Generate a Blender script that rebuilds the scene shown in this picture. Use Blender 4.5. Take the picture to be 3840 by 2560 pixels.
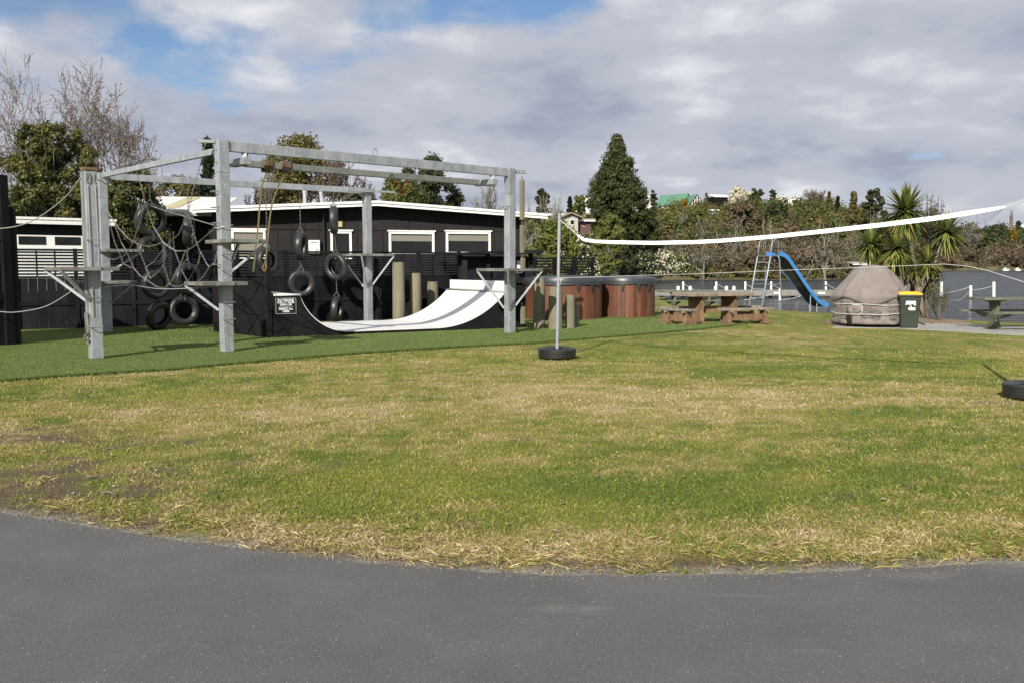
import bpy, math, random
import numpy as np
from mathutils import Vector, Matrix

for o in list(bpy.data.objects):
    bpy.data.objects.remove(o)
scene = bpy.context.scene
COL = scene.collection

# ------------------------------------------------------------------ camera
FPX, HOR, CAMH = 3300.0, 1003.0, 1.6          # focal length and horizon in photo pixels, eye height
PITCH = math.atan((1280 - HOR) / FPX)
cam_data = bpy.data.cameras.new('camera')
cam_data.sensor_width = 36.0
cam_data.lens = 36.0 * FPX / 3840.0
cam_data.clip_start = 0.05
cam_data.clip_end = 6000
cam = bpy.data.objects.new('camera', cam_data)
COL.objects.link(cam)
cam.location = (0, 0, CAMH)
cam.rotation_euler = (math.pi / 2 - PITCH, 0, 0)
scene.camera = cam

# ------------------------------------------------------------------ light
SUN_ELEV = math.radians(31)
SH = Vector((0.335, 0.942, 0)).normalized()      # direction in which shadows fall
sun_dir = Vector((-SH.x * math.cos(SUN_ELEV), -SH.y * math.cos(SUN_ELEV), math.sin(SUN_ELEV)))  # towards the sun
sl = bpy.data.lights.new('sun', 'SUN')
sl.energy = 5.0
sl.angle = math.radians(0.55)
sl.color = (1.0, 0.94, 0.84)
so = bpy.data.objects.new('sun', sl)
COL.objects.link(so)
so.rotation_euler = sun_dir.to_track_quat('Z', 'Y').to_euler()

world = bpy.data.worlds.new('World')
scene.world = world
world.use_nodes = True
wn, wl = world.node_tree.nodes, world.node_tree.links
wn.clear()
w_out = wn.new('ShaderNodeOutputWorld')
sky = wn.new('ShaderNodeTexSky')
sky.sky_type = 'NISHITA'
sky.sun_disc = False
sky.sun_elevation = SUN_ELEV
sky.altitude = 300
sky.sun_rotation = math.atan2(sun_dir.x, sun_dir.y)
sky.air_density = 1.0
sky.dust_density = 0.25
sky.ozone_density = 4.0
CLOUD_FLAT, CLOUD_OFF = 0.22, (77.9, 42.28, 0)
bg_sky = wn.new('ShaderNodeBackground'); bg_sky.inputs['Strength'].default_value = 0.085
bg_cl = wn.new('ShaderNodeBackground'); bg_cl.inputs['Strength'].default_value = 1.0
wl.new(sky.outputs[0], bg_sky.inputs['Color'])
tc = wn.new('ShaderNodeTexCoord')
sep = wn.new('ShaderNodeSeparateXYZ'); wl.new(tc.outputs['Generated'], sep.inputs[0])
def wmath(op, a, b=None, c=None, clamp=False):
    n = wn.new('ShaderNodeMath'); n.operation = op; n.use_clamp = clamp
    for i, v in enumerate((a, b, c)):
        if v is None: continue
        if isinstance(v, (int, float)): n.inputs[i].default_value = v
        else: wl.new(v, n.inputs[i])
    return n.outputs[0]
zc = wmath('ADD', wmath('MAXIMUM', sep.outputs['Z'], 0.0), CLOUD_FLAT)
cu = wmath('DIVIDE', sep.outputs['X'], zc)
cv = wmath('DIVIDE', sep.outputs['Y'], zc)
comb = wn.new('ShaderNodeCombineXYZ'); wl.new(cu, comb.inputs[0]); wl.new(cv, comb.inputs[1])
def wnoise(scale, detail, off, rough=0.55, dist=0.0):
    m = wn.new('ShaderNodeMapping'); m.inputs['Location'].default_value = off
    wl.new(comb.outputs[0], m.inputs['Vector'])
    n = wn.new('ShaderNodeTexNoise'); n.inputs['Scale'].default_value = scale
    n.inputs['Detail'].default_value = detail; n.inputs['Roughness'].default_value = rough
    n.inputs['Distortion'].default_value = dist
    wl.new(m.outputs[0], n.inputs['Vector'])
    return n.outputs['Fac']
big = wnoise(0.85, 5, CLOUD_OFF, 0.5, 0.2)
fine = wnoise(3.2, 7, (11.3, 2.1, 4.0), 0.55, 0.1)
shade = wnoise(1.7, 5, (CLOUD_OFF[0] + 0.35, CLOUD_OFF[1] + 0.1, 9.0), 0.5, 0.15)
cover = wmath('ADD', big, wmath('MULTIPLY', wmath('SUBTRACT', fine, 0.5), 0.40))
ramp = wn.new('ShaderNodeMapRange'); ramp.interpolation_type = 'SMOOTHSTEP'
wl.new(cover, ramp.inputs[0])
ramp.inputs[1].default_value = 0.295; ramp.inputs[2].default_value = 0.425
horizon_fill = wn.new('ShaderNodeMapRange'); wl.new(sep.outputs['Z'], horizon_fill.inputs[0])
horizon_fill.inputs[1].default_value = 0.19; horizon_fill.inputs[2].default_value = 0.07
cmask = wmath('MAXIMUM', wmath('MULTIPLY', ramp.outputs[0], 0.97), wmath('MULTIPLY', horizon_fill.outputs[0], 0.93))
crmp = wn.new('ShaderNodeValToRGB')
wl.new(wmath('ADD', wmath('MULTIPLY', shade, 0.62), wmath('MULTIPLY', fine, 0.38)), crmp.inputs[0])
crmp.color_ramp.interpolation = 'EASE'
crmp.color_ramp.elements[0].position = 0.34; crmp.color_ramp.elements[0].color = (0.27, 0.29, 0.37, 1)
crmp.color_ramp.elements[1].position = 0.66; crmp.color_ramp.elements[1].color = (0.70, 0.705, 0.725, 1)
e = crmp.color_ramp.elements.new(0.49); e.color = (0.405, 0.422, 0.478, 1)
wl.new(crmp.outputs[0], bg_cl.inputs['Color'])
wmix = wn.new('ShaderNodeMixShader')
wl.new(cmask, wmix.inputs[0]); wl.new(bg_sky.outputs[0], wmix.inputs[1]); wl.new(bg_cl.outputs[0], wmix.inputs[2])
wl.new(wmix.outputs[0], w_out.inputs['Surface'])

scene.view_settings.view_transform = 'Standard'
scene.view_settings.look = 'None'
scene.view_settings.exposure = 0.36
scene.view_settings.gamma = 1.0
scene.view_settings.use_curve_mapping = False
scene.render.engine = 'CYCLES'

# ------------------------------------------------------------------ pixel -> place
CP, SP = math.cos(PITCH), math.sin(PITCH)
def ray(x, y):
    cx = (x - 1920) / FPX; cy = (1280 - y) / FPX
    return Vector((cx, cy * SP + CP, cy * CP - SP))
def G(x, y, z=0.0):
    d = ray(x, y); t = (z - CAMH) / d.z
    return Vector((d.x * t, d.y * t, z))
def AT(x, y, Y):
    d = ray(x, y); t = Y / d.y
    return Vector((d.x * t, Y, CAMH + d.z * t))
def PL(x, y, P, Q):
    """point seen at pixel (x, y) on the upright plane through ground points P, Q"""
    d = ray(x, y); n = Vector((-(Q.y - P.y), Q.x - P.x))
    t = (n.x * P.x + n.y * P.y) / (n.x * d.x + n.y * d.y)
    return Vector((d.x * t, d.y * t, CAMH + d.z * t))

# ------------------------------------------------------------------ objects
def props(o, label=None, cat=None, group=None, kind=None):
    if label: o['label'] = label
    if cat: o['category'] = cat
    if group: o['group'] = group
    if kind: o['kind'] = kind
    return o
def thing(name, label, cat, loc=(0, 0, 0), group=None):
    o = bpy.data.objects.new(name, None); o.empty_display_size = 0.1
    COL.objects.link(o); o.location = loc
    return props(o, label, cat, group)
def wloc(o):
    v = Vector((0, 0, 0))
    while o is not None:
        v = v + o.location; o = o.parent
    return v
def link_mesh(name, me, parent=None, loc=(0, 0, 0)):
    o = bpy.data.objects.new(name, me); COL.objects.link(o)
    if parent is not None:
        o.parent = parent; o.location = Vector(loc) - wloc(parent)
    else:
        o.location = loc
    return o
def np_mesh(name, V, Fc, mat, parent=None, attr=None, col=None, smooth=False):
    """V (n,3) world coordinates, Fc (m,k) equal-sized faces"""
    V = np.asarray(V, dtype=np.float64); Fc = np.asarray(Fc, dtype=np.int32)
    if parent is not None:
        V = V - np.array(wloc(parent))
    me = bpy.data.meshes.new(name)
    n, m, k = len(V), len(Fc), Fc.shape[1]
    me.vertices.add(n); me.vertices.foreach_set('co', V.astype(np.float32).ravel())
    me.loops.add(m * k); me.loops.foreach_set('vertex_index', Fc.ravel())
    me.polygons.add(m)
    me.polygons.foreach_set('loop_start', np.arange(0, m * k, k, dtype=np.int32))
    me.polygons.foreach_set('loop_total', np.full(m, k, dtype=np.int32))
    if smooth: me.polygons.foreach_set('use_smooth', np.ones(m, dtype=bool))
    me.update(calc_edges=True)
    if attr is not None:
        a = me.attributes.new('v', 'FLOAT', 'POINT'); a.data.foreach_set('value', np.asarray(attr, dtype=np.float32))
    if col is not None:
        c = np.ones((n, 4), dtype=np.float32); c[:, :3] = col
        a = me.attributes.new('col', 'FLOAT_COLOR', 'POINT'); a.data.foreach_set('color', c.ravel())
    me.materials.append(mat)
    o = bpy.data.objects.new(name, me); COL.objects.link(o)
    if parent is not None: o.parent = parent
    return o

class MB:
    def __init__(s): s.v = []; s.f = []
    def add(s, vs, fs):
        o = len(s.v); s.v += [Vector(v) for v in vs]; s.f += [[i + o for i in f] for f in fs]
        return s
    def obox(s, P, a, b, c):
        P, a, b, c = Vector(P), Vector(a), Vector(b), Vector(c)
        vs = [P, P + a, P + a + b, P + b, P + c, P + a + c, P + a + b + c, P + b + c]
        fs = [(0, 3, 2, 1), (4, 5, 6, 7), (0, 1, 5, 4), (1, 2, 6, 5), (2, 3, 7, 6), (3, 0, 4, 7)]
        if a.cross(b).dot(c) < 0: fs = [f[::-1] for f in fs]
        return s.add(vs, fs)
    def box(s, c, size, ang=0.0):
        ca, sa = math.cos(ang), math.sin(ang)
        u = Vector((ca, sa, 0)) * size[0]; v = Vector((-sa, ca, 0)) * size[1]; w = Vector((0, 0, size[2]))
        return s.obox(Vector(c) - (u + v + w) / 2, u, v, w)
    def beam(s, p, q, w, h, up=(0, 0, 1)):
        p, q = Vector(p), Vector(q); d = q - p
        side = d.cross(Vector(up))
        if side.length < 1e-6: side = d.cross(Vector((1, 0, 0)))
        side.normalize(); upv = side.cross(d).normalized()
        return s.obox(p - side * w / 2 - upv * h / 2, d, side * w, upv * h)
    def tube(s, pts, r, n=8, r2=None, caps=True):
        pts = [Vector(p) for p in pts]
        N = len(pts); rings = []
        t0 = (pts[1] - pts[0]).normalized()
        a = t0.orthogonal().normalized()
        for i, p in enumerate(pts):
            t = (pts[min(i + 1, N - 1)] - pts[max(i - 1, 0)]).normalized()
            a = (a - t * a.dot(t))
            if a.length < 1e-6: a = t.orthogonal()
            a.normalize(); b = t.cross(a)
            rr = r if r2 is None else r + (r2 - r) * i / (N - 1)
            rings.append([p + (a * math.cos(2 * math.pi * k / n) + b * math.sin(2 * math.pi * k / n)) * rr for k in range(n)])
        o = len(s.v)
        for rg in rings: s.v += rg
        for i in range(N - 1):
            for k in range(n):
                k2 = (k + 1) % n
                s.f.append([o + i * n + k, o + i * n + k2, o + (i + 1) * n + k2, o + (i + 1) * n + k])
        if caps:
            s.f.append([o + k for k in range(n)][::-1]); s.f.append([o + (N - 1) * n + k for k in range(n)])
        return s
    def prism(s, poly, vec):
        poly = [Vector(p) for p in poly]; vec = Vector(vec); n = len(poly)
        nrm = Vector((0, 0, 0))
        for i in range(n): nrm += poly[i].cross(poly[(i + 1) % n])
        if nrm.dot(vec) > 0: poly = poly[::-1]
        vs = poly + [p + vec for p in poly]
        fs = [list(range(n)), [n + i for i in range(n)][::-1]]
        for i in range(n):
            j = (i + 1) % n; fs.append([j, i, n + i, n + j])
        return s.add(vs, fs)
    def lathe(s, c, prof, n=24, closed=False, axis='z'):
        c = Vector(c); o = len(s.v); m = len(prof)
        for k in range(n):
            a = 2 * math.pi * k / n
            for (r, h) in prof:
                if axis == 'z': s.v.append(c + Vector((r * math.cos(a), r * math.sin(a), h)))
                else: s.v.append(c + Vector((r * math.cos(a), h, r * math.sin(a))))
        for k in range(n):
            k2 = (k + 1) % n
            for i in range(m if closed else m - 1):
                j = (i + 1) % m
                f = [o + k * m + i, o + k2 * m + i, o + k2 * m + j, o + k * m + j]
                s.f.append(f if axis == 'z' else f[::-1])
        return s
    def mesh(s, name, mat, off=(0, 0, 0), smooth=False):
        me = bpy.data.meshes.new(name); off = Vector(off)
        me.from_pydata([tuple(v - off) for v in s.v], [], s.f); me.update()
        me.materials.append(mat)
        if smooth:
            me.polygons.foreach_set('use_smooth', [True] * len(me.polygons))
        return me
    def build(s, name, mat, parent=None, bevel=0.0, smooth=False, angle=None):
        L = wloc(parent) if parent is not None else Vector((0, 0, 0))
        o = bpy.data.objects.new(name, s.mesh(name, mat, L, smooth or angle is not None)); COL.objects.link(o)
        if parent is not None: o.parent = parent
        if angle is not None:
            o.data.set_sharp_from_angle(angle=math.radians(angle))
        if bevel > 0:
            b = o.modifiers.new('bevel', 'BEVEL'); b.width = bevel; b.segments = 2; b.limit_method = 'ANGLE'
        return o

_unit = {}
def piece(name, c, size, ang, mat, parent, tilt=0.0, bev=0.0):
    """one board / slat / batten: shares the mesh of every alike piece"""
    key = (mat.name, round(size[0], 3), round(size[1], 3), round(size[2], 3))
    if key not in _unit:
        _unit[key] = MB().box((0, 0, 0), size).mesh(name, mat)
    o = link_mesh(name, _unit[key], parent, c)
    o.rotation_euler = (0, tilt, ang)
    return o

class Wall2:
    """upright plane with its own coordinates: s along it, z up, n towards the camera"""
    def __init__(s, P, Q):
        s.P, s.Q = Vector((P.x, P.y)), Vector((Q.x, Q.y))
        s.u = (s.Q - s.P).normalized(); s.n = Vector((s.u.y, -s.u.x))
        s.len = (s.Q - s.P).length; s.ang = math.atan2(s.u.y, s.u.x)
    def pt(s, a, z, n=0.0):
        p = s.P + s.u * a + s.n * n
        return Vector((p.x, p.y, z))
    def px(s, x, y, n=0.0):
        A = s.pt(0, 0, n); B = s.pt(1, 0, n); p = PL(x, y, A, B)
        return (Vector((p.x, p.y)) - Vector((A.x, A.y))).dot(s.u), p.z
    def box(s, mb, a0, a1, z0, z1, n0, n1):
        return mb.obox(s.pt(a0, z0, n0), s.pt(a1, z0, n0) - s.pt(a0, z0, n0), s.pt(a0, z0, n1) - s.pt(a0, z0, n0), Vector((0, 0, z1 - z0)))
    def piece(s, name, a0, a1, z0, z1, n0, n1, mat, parent):
        return piece(name, s.pt((a0 + a1) / 2, (z0 + z1) / 2, (n0 + n1) / 2), (a1 - a0, abs(n1 - n0), z1 - z0), s.ang, mat, parent)

# ------------------------------------------------------------------ materials
def new_mat(name):
    m = bpy.data.materials.new(name); m.use_nodes = True
    return m, m.node_tree.nodes, m.node_tree.links, m.node_tree.nodes['Principled BSDF']
def surf(name, c, rough=0.6, c2=None, scale=6.0, stretch=(1, 1, 1), detail=6, lo=0.35, hi=0.65, metal=0.0,
         bump=0.0, bscale=None, rnd=0.0, spec=0.5, speck=None, trans=0.0, sheen=0.0):
    """colour c .. c2 by position noise, per-object brightness rnd, bump"""
    m, N, L, P = new_mat(name)
    geo = N.new('ShaderNodeNewGeometry')
    mp = N.new('ShaderNodeMapping'); mp.inputs['Scale'].default_value = stretch
    L.new(geo.outputs['Position'], mp.inputs['Vector'])
    nz = N.new('ShaderNodeTexNoise'); nz.inputs['Scale'].default_value = scale; nz.inputs['Detail'].default_value = detail
    nz.inputs['Roughness'].default_value = 0.62
    L.new(mp.outputs[0], nz.inputs['Vector'])
    rp = N.new('ShaderNodeMapRange'); L.new(nz.outputs['Fac'], rp.inputs[0])
    rp.inputs[1].default_value = lo; rp.inputs[2].default_value = hi
    mx = N.new('ShaderNodeMix'); mx.data_type = 'RGBA'
    L.new(rp.outputs[0], mx.inputs[0])
    mx.inputs[6].default_value = (*c, 1); mx.inputs[7].default_value = (*(c2 or c), 1)
    out = mx.outputs[2]
    if rnd > 0:
        oi = N.new('ShaderNodeObjectInfo')
        mr = N.new('ShaderNodeMapRange'); L.new(oi.outputs['Random'], mr.inputs[0])
        mr.inputs[3].default_value = 1 - rnd; mr.inputs[4].default_value = 1 + rnd
        vm = N.new('ShaderNodeVectorMath'); vm.operation = 'SCALE'
        L.new(out, vm.inputs[0]); L.new(mr.outputs[0], vm.inputs['Scale']); out = vm.outputs[0]
    if speck:
        n2 = N.new('ShaderNodeTexNoise'); n2.inputs['Scale'].default_value = speck[0]; n2.inputs['Detail'].default_value = 2
        L.new(geo.outputs['Position'], n2.inputs['Vector'])
        r2 = N.new('ShaderNodeMapRange'); L.new(n2.outputs['Fac'], r2.inputs[0])
        r2.inputs[1].default_value = speck[1]; r2.inputs[2].default_value = speck[1] + speck[3]
        m2 = N.new('ShaderNodeMix'); m2.data_type = 'RGBA'; L.new(r2.outputs[0], m2.inputs[0]); L.new(out, m2.inputs[6])
        m2.inputs[7].default_value = (*speck[2], 1); out = m2.outputs[2]
    L.new(out, P.inputs['Base Color'])
    P.inputs['Roughness'].default_value = rough; P.inputs['Metallic'].default_value = metal
    P.inputs['Specular IOR Level'].default_value = spec
    if bump > 0:
        b = N.new('ShaderNodeBump'); b.inputs['Strength'].default_value = bump; b.inputs['Distance'].default_value = 0.02
        if bscale:
            n3 = N.new('ShaderNodeTexNoise'); n3.inputs['Scale'].default_value = bscale; n3.inputs['Detail'].default_value = 4
            L.new(mp.outputs[0], n3.inputs['Vector']); L.new(n3.outputs['Fac'], b.inputs['Height'])
        else: L.new(nz.outputs['Fac'], b.inputs['Height'])
        L.new(b.outputs[0], P.inputs['Normal'])
    return m
def leaf_mat(name, c0, c1, c2=None, rough=0.55, rnd=0.12, trans=0.25):
    """leaf colour by the leaf's own value v: c0 .. c1 (.. c2)"""
    m, N, L, P = new_mat(name)
    at = N.new('ShaderNodeAttribute'); at.attribute_name = 'v'
    cr = N.new('ShaderNodeValToRGB'); L.new(at.outputs['Fac'], cr.inputs[0])
    cr.color_ramp.elements[0].color = (*c0, 1); cr.color_ramp.elements[1].color = (*c1, 1)
    if c2:
        cr.color_ramp.elements[1].position = 0.78
        e = cr.color_ramp.elements.new(1.0); e.color = (*c2, 1)
    oi = N.new('ShaderNodeObjectInfo'); mr = N.new('ShaderNodeMapRange'); L.new(oi.outputs['Random'], mr.inputs[0])
    mr.inputs[3].default_value = 1 - rnd; mr.inputs[4].default_value = 1 + rnd
    vm = N.new('ShaderNodeVectorMath'); vm.operation = 'SCALE'; L.new(cr.outputs[0], vm.inputs[0]); L.new(mr.outputs[0], vm.inputs['Scale'])
    L.new(vm.outputs[0], P.inputs['Base Color'])
    P.inputs['Roughness'].default_value = rough; P.inputs['Specular IOR Level'].default_value = 0.25
    if trans > 0:
        tr = N.new('ShaderNodeBsdfTranslucent'); L.new(vm.outputs[0], tr.inputs['Color'])
        ms = N.new('ShaderNodeMixShader'); ms.inputs[0].default_value = trans
        L.new(P.outputs[0], ms.inputs[1]); L.new(tr.outputs[0], ms.inputs[2])
        L.new(ms.outputs[0], N['Material Output'].inputs['Surface'])
    return m
def col_mat(name, rough=0.8, noise=0.0, nscale=30.0, bump=0.0):
    m, N, L, P = new_mat(name)
    at = N.new('ShaderNodeAttribute'); at.attribute_name = 'col'
    out = at.outputs['Color']
    if noise > 0:
        geo = N.new('ShaderNodeNewGeometry')
        nz = N.new('ShaderNodeTexNoise'); nz.inputs['Scale'].default_value = nscale; nz.inputs['Detail'].default_value = 7
        nz.inputs['Roughness'].default_value = 0.7
        L.new(geo.outputs['Position'], nz.inputs['Vector'])
        mr = N.new('ShaderNodeMapRange'); L.new(nz.outputs['Fac'], mr.inputs[0]); mr.clamp = False
        mr.inputs[1].default_value = 0.3; mr.inputs[2].default_value = 0.7
        mr.inputs[3].default_value = 1 - noise; mr.inputs[4].default_value = 1 + noise
        vm = N.new('ShaderNodeVectorMath'); vm.operation = 'SCALE'; L.new(out, vm.inputs[0]); L.new(mr.outputs[0], vm.inputs['Scale'])
        out = vm.outputs[0]
        if bump > 0:
            b = N.new('ShaderNodeBump'); b.inputs['Strength'].default_value = bump; b.inputs['Distance'].default_value = 0.03
            L.new(nz.outputs['Fac'], b.inputs['Height']); L.new(b.outputs[0], P.inputs['Normal'])
    L.new(out, P.inputs['Base Color'])
    P.inputs['Roughness'].default_value = rough; P.inputs['Specular IOR Level'].default_value = 0.15
    return m

M = {}
M['asphalt'] = surf('asphalt', (0.109, 0.107, 0.105), 0.85, (0.143, 0.140, 0.137), 1.3, lo=0.3, hi=0.7, bump=0.5, bscale=220, spec=0.3,
                    speck=(105, 0.69, (0.42, 0.41, 0.39), 0.05))
M['turf'] = surf('turf', (0.085, 0.125, 0.030), 0.9, (0.125, 0.165, 0.045), 2.2, lo=0.25, hi=0.75, bump=0.9, bscale=95, spec=0.15,
                 speck=(46, 0.60, (0.15, 0.19, 0.06), 0.12))
M['concrete'] = surf('concrete', (0.26, 0.25, 0.235), 0.85, (0.34, 0.33, 0.31), 3, bump=0.2, bscale=60)
M['mulch'] = surf('mulch', (0.10, 0.065, 0.04), 0.9, (0.34, 0.25, 0.18), 16, lo=0.4, hi=0.62, bump=1.0, bscale=40)
M['galv'] = surf('galvanised_steel', (0.375, 0.40, 0.415), 0.50, (0.24, 0.262, 0.275), 5.0, stretch=(1, 1, 0.45), metal=0.30, rnd=0.04, spec=0.5, bump=0.03, bscale=60,
                 speck=(34, 0.58, (0.52, 0.54, 0.55), 0.15))
M['galv_dull'] = surf('dull_galvanised_steel', (0.27, 0.29, 0.27), 0.55, (0.18, 0.19, 0.17), 4, metal=0.25)
M['rust'] = surf('rusty_steel', (0.11, 0.055, 0.03), 0.85, (0.20, 0.15, 0.11), 12, lo=0.35, hi=0.65, spec=0.2)
M['chain'] = surf('chain_steel', (0.22, 0.22, 0.21), 0.45, (0.17, 0.10, 0.065), 1.7, lo=0.48, hi=0.68, metal=0.55)
M['weathered'] = surf('weathered_timber', (0.105, 0.10, 0.088), 0.85, (0.19, 0.18, 0.16), 9, stretch=(1, 1, 1), bump=0.3, bscale=50, rnd=0.12)
M['rubber'] = surf('tyre_rubber', (0.016, 0.016, 0.017), 0.42, (0.030, 0.029, 0.028), 9, rnd=0.15, bump=0.06, bscale=40)
M['black_wood'] = surf('black_stained_timber', (0.0085, 0.0083, 0.0087), 0.8, (0.0165, 0.016, 0.016), 5, stretch=(1, 1, 0.25), rnd=0.25, bump=0.15, bscale=30, spec=0.12)
M['black_ply'] = surf('black_painted_plywood', (0.0068, 0.0068, 0.0072), 0.8, (0.0135, 0.013, 0.013), 2.6, spec=0.12, rnd=0.10, bump=0.1, bscale=90, speck=(50, 0.72, (0.10, 0.095, 0.09), 0.04))
M['fence'] = surf('dark_blue_grey_fence_stain', (0.0065, 0.0075, 0.0095), 0.8, (0.0135, 0.015, 0.018), 4, spec=0.12, stretch=(1, 1, 0.3), rnd=0.28, bump=0.1, bscale=40)
M['house_wall'] = surf('charcoal_wall', (0.0175, 0.0160, 0.0162), 0.85, (0.0250, 0.0232, 0.0232), 1.4, spec=0.25, rnd=0.06, bump=0.08, bscale=60)
M['white'] = surf('white_paint', (0.80, 0.79, 0.765), 0.5, (0.74, 0.735, 0.71), 2.0)
M['ramp_white'] = surf('white_ramp_paint', (0.76, 0.76, 0.755), 0.42, (0.66, 0.65, 0.63), 1.7, lo=0.45, hi=0.8, stretch=(0.5, 2.2, 1), speck=(17, 0.665, (0.36, 0.34, 0.30), 0.09))
M['roof_iron'] = surf('cream_corrugated_iron', (0.76, 0.74, 0.67), 0.45, (0.68, 0.66, 0.60), 1.0)
M['skylight'] = surf('yellowed_skylight_sheet', (0.50, 0.45, 0.22), 0.4, (0.42, 0.38, 0.18), 3)
M['glass'] = surf('dark_window_glass', (0.012, 0.013, 0.014), 0.08, (0.02, 0.02, 0.02), 1.5, spec=0.22)
M['blind'] = surf('beige_roller_blind', (0.20, 0.185, 0.155), 0.8)
M['plastic_black'] = surf('black_plastic', (0.016, 0.016, 0.017), 0.4)
M['flue'] = surf('flue_steel', (0.50, 0.51, 0.52), 0.35, (0.40, 0.41, 0.42), 6, metal=0.5)
M['log'] = surf('treated_pine_log', (0.125, 0.115, 0.075), 0.85, (0.22, 0.196, 0.13), 7, stretch=(3.0, 3.0, 0.22), lo=0.3, hi=0.7, bump=0.55, bscale=14, rnd=0.10,
                speck=(2.2, 0.55, (0.13, 0.13, 0.075), 0.2))
M['stave'] = surf('cedar_stave', (0.080, 0.028, 0.016), 0.5, (0.165, 0.066, 0.033), 5, stretch=(3, 3, 0.35), lo=0.3, hi=0.7, rnd=0.30, bump=0.12, bscale=20)
M['lid'] = surf('charcoal_vinyl', (0.030, 0.032, 0.036), 0.38, (0.042, 0.045, 0.050), 5, bump=0.25, bscale=9)
M['rustic'] = surf('rustic_macrocarpa', (0.125, 0.070, 0.036), 0.8, (0.245, 0.155, 0.086), 5, stretch=(1.6, 1.6, 0.8), lo=0.3, hi=0.7, bump=0.5, bscale=22, rnd=0.14,
                   speck=(9, 0.62, (0.14, 0.07, 0.035), 0.12))
M['rustic_grey'] = surf('greyed_macrocarpa', (0.15, 0.118, 0.088), 0.85, (0.29, 0.245, 0.20), 8, lo=0.3, hi=0.7, bump=0.6, bscale=26, rnd=0.12,
                        speck=(11, 0.60, (0.11, 0.075, 0.05), 0.12))
M['green_timber'] = surf('mossy_green_timber', (0.075, 0.088, 0.055), 0.85, (0.165, 0.175, 0.115), 5, lo=0.3, hi=0.7, bump=0.4, bscale=25, rnd=0.12)
M['tarp'] = surf('taupe_cover_cloth', (0.165, 0.140, 0.127), 0.9, (0.245, 0.212, 0.195), 2.2, lo=0.3, hi=0.75, bump=0.5, bscale=18)
M['rope'] = surf('white_rope', (0.62, 0.61, 0.57), 0.8, (0.50, 0.49, 0.45), 30)
M['rope_yellow'] = surf('yellow_rope', (0.88, 0.68, 0.33), 0.8, (0.76, 0.57, 0.27), 20)
M['rope_grey'] = surf('grey_wire_rope', (0.36, 0.37, 0.36), 0.5, metal=0.3)
M['net_cord'] = surf('black_net_cord', (0.02, 0.02, 0.022), 0.8)
M['tape'] = surf('white_vinyl_tape', (0.84, 0.84, 0.83), 0.45, (0.78, 0.78, 0.77), 3)
M['pole'] = surf('grey_pole', (0.33, 0.36, 0.39), 0.45, (0.27, 0.29, 0.31), 5, metal=0.25)
M['bin'] = surf('dark_green_bin_plastic', (0.020, 0.030, 0.018), 0.5, (0.028, 0.038, 0.025), 5)
M['bin_lid'] = surf('yellow_bin_plastic', (0.80, 0.47, 0.01), 0.45, (0.74, 0.42, 0.01), 4)
M['slide_blue'] = surf('blue_slide_paint', (0.075, 0.33, 0.72), 0.4, (0.06, 0.28, 0.64), 4)
M['slide_under'] = surf('dark_slide_underside', (0.085, 0.082, 0.065), 0.7, (0.16, 0.15, 0.115), 3)  # dark grey-brown varied by noise, on chute underside and platform
M['slide_tube'] = surf('pale_blue_steel_tube', (0.36, 0.42, 0.47), 0.45, (0.27, 0.30, 0.33), 5, metal=0.3)
M['jetty'] = surf('jetty_timber', (0.17, 0.17, 0.15), 0.85, (0.26, 0.26, 0.235), 5, rnd=0.12, bump=0.3, bscale=18)
M['bark'] = surf('grey_brown_bark', (0.075, 0.058, 0.045), 0.9, (0.16, 0.132, 0.11), 7, bump=0.4, bscale=20, rnd=0.1)
M['bark_grey'] = surf('silver_grey_bark', (0.13, 0.105, 0.092), 0.9, (0.22, 0.19, 0.17), 5, rnd=0.08)
M['lichen'] = surf('lichen_covered_bark', (0.105, 0.098, 0.078), 0.9, (0.25, 0.245, 0.195), 3, lo=0.35, hi=0.65, rnd=0.10)
M['palm_trunk'] = surf('cabbage_tree_trunk', (0.16, 0.12, 0.085), 0.9, (0.29, 0.24, 0.18), 14, bump=0.6, bscale=22)
M['earth'] = surf('bank_earth', (0.10, 0.075, 0.045), 0.95, (0.13, 0.12, 0.05), 0.5)
M['terrain'] = surf('hill_ground', (0.060, 0.068, 0.026), 0.95, (0.135, 0.105, 0.052), 0.09, lo=0.35, hi=0.65, bump=0.3, bscale=2)
M['sign_black'] = surf('black_sign_face', (0.010, 0.010, 0.011), 0.4)
M['sign_white'] = surf('white_sign_print', (0.82, 0.82, 0.82), 0.5)
M['green_post'] = surf('dark_green_post_paint', (0.02, 0.13, 0.10), 0.6, (0.03, 0.16, 0.12), 4)
M['lawn'] = col_mat('lawn_ground', 0.95, 0.45, 26.0, 0.8)
M['blade'] = col_mat('grass_blade', 0.6)

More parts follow.
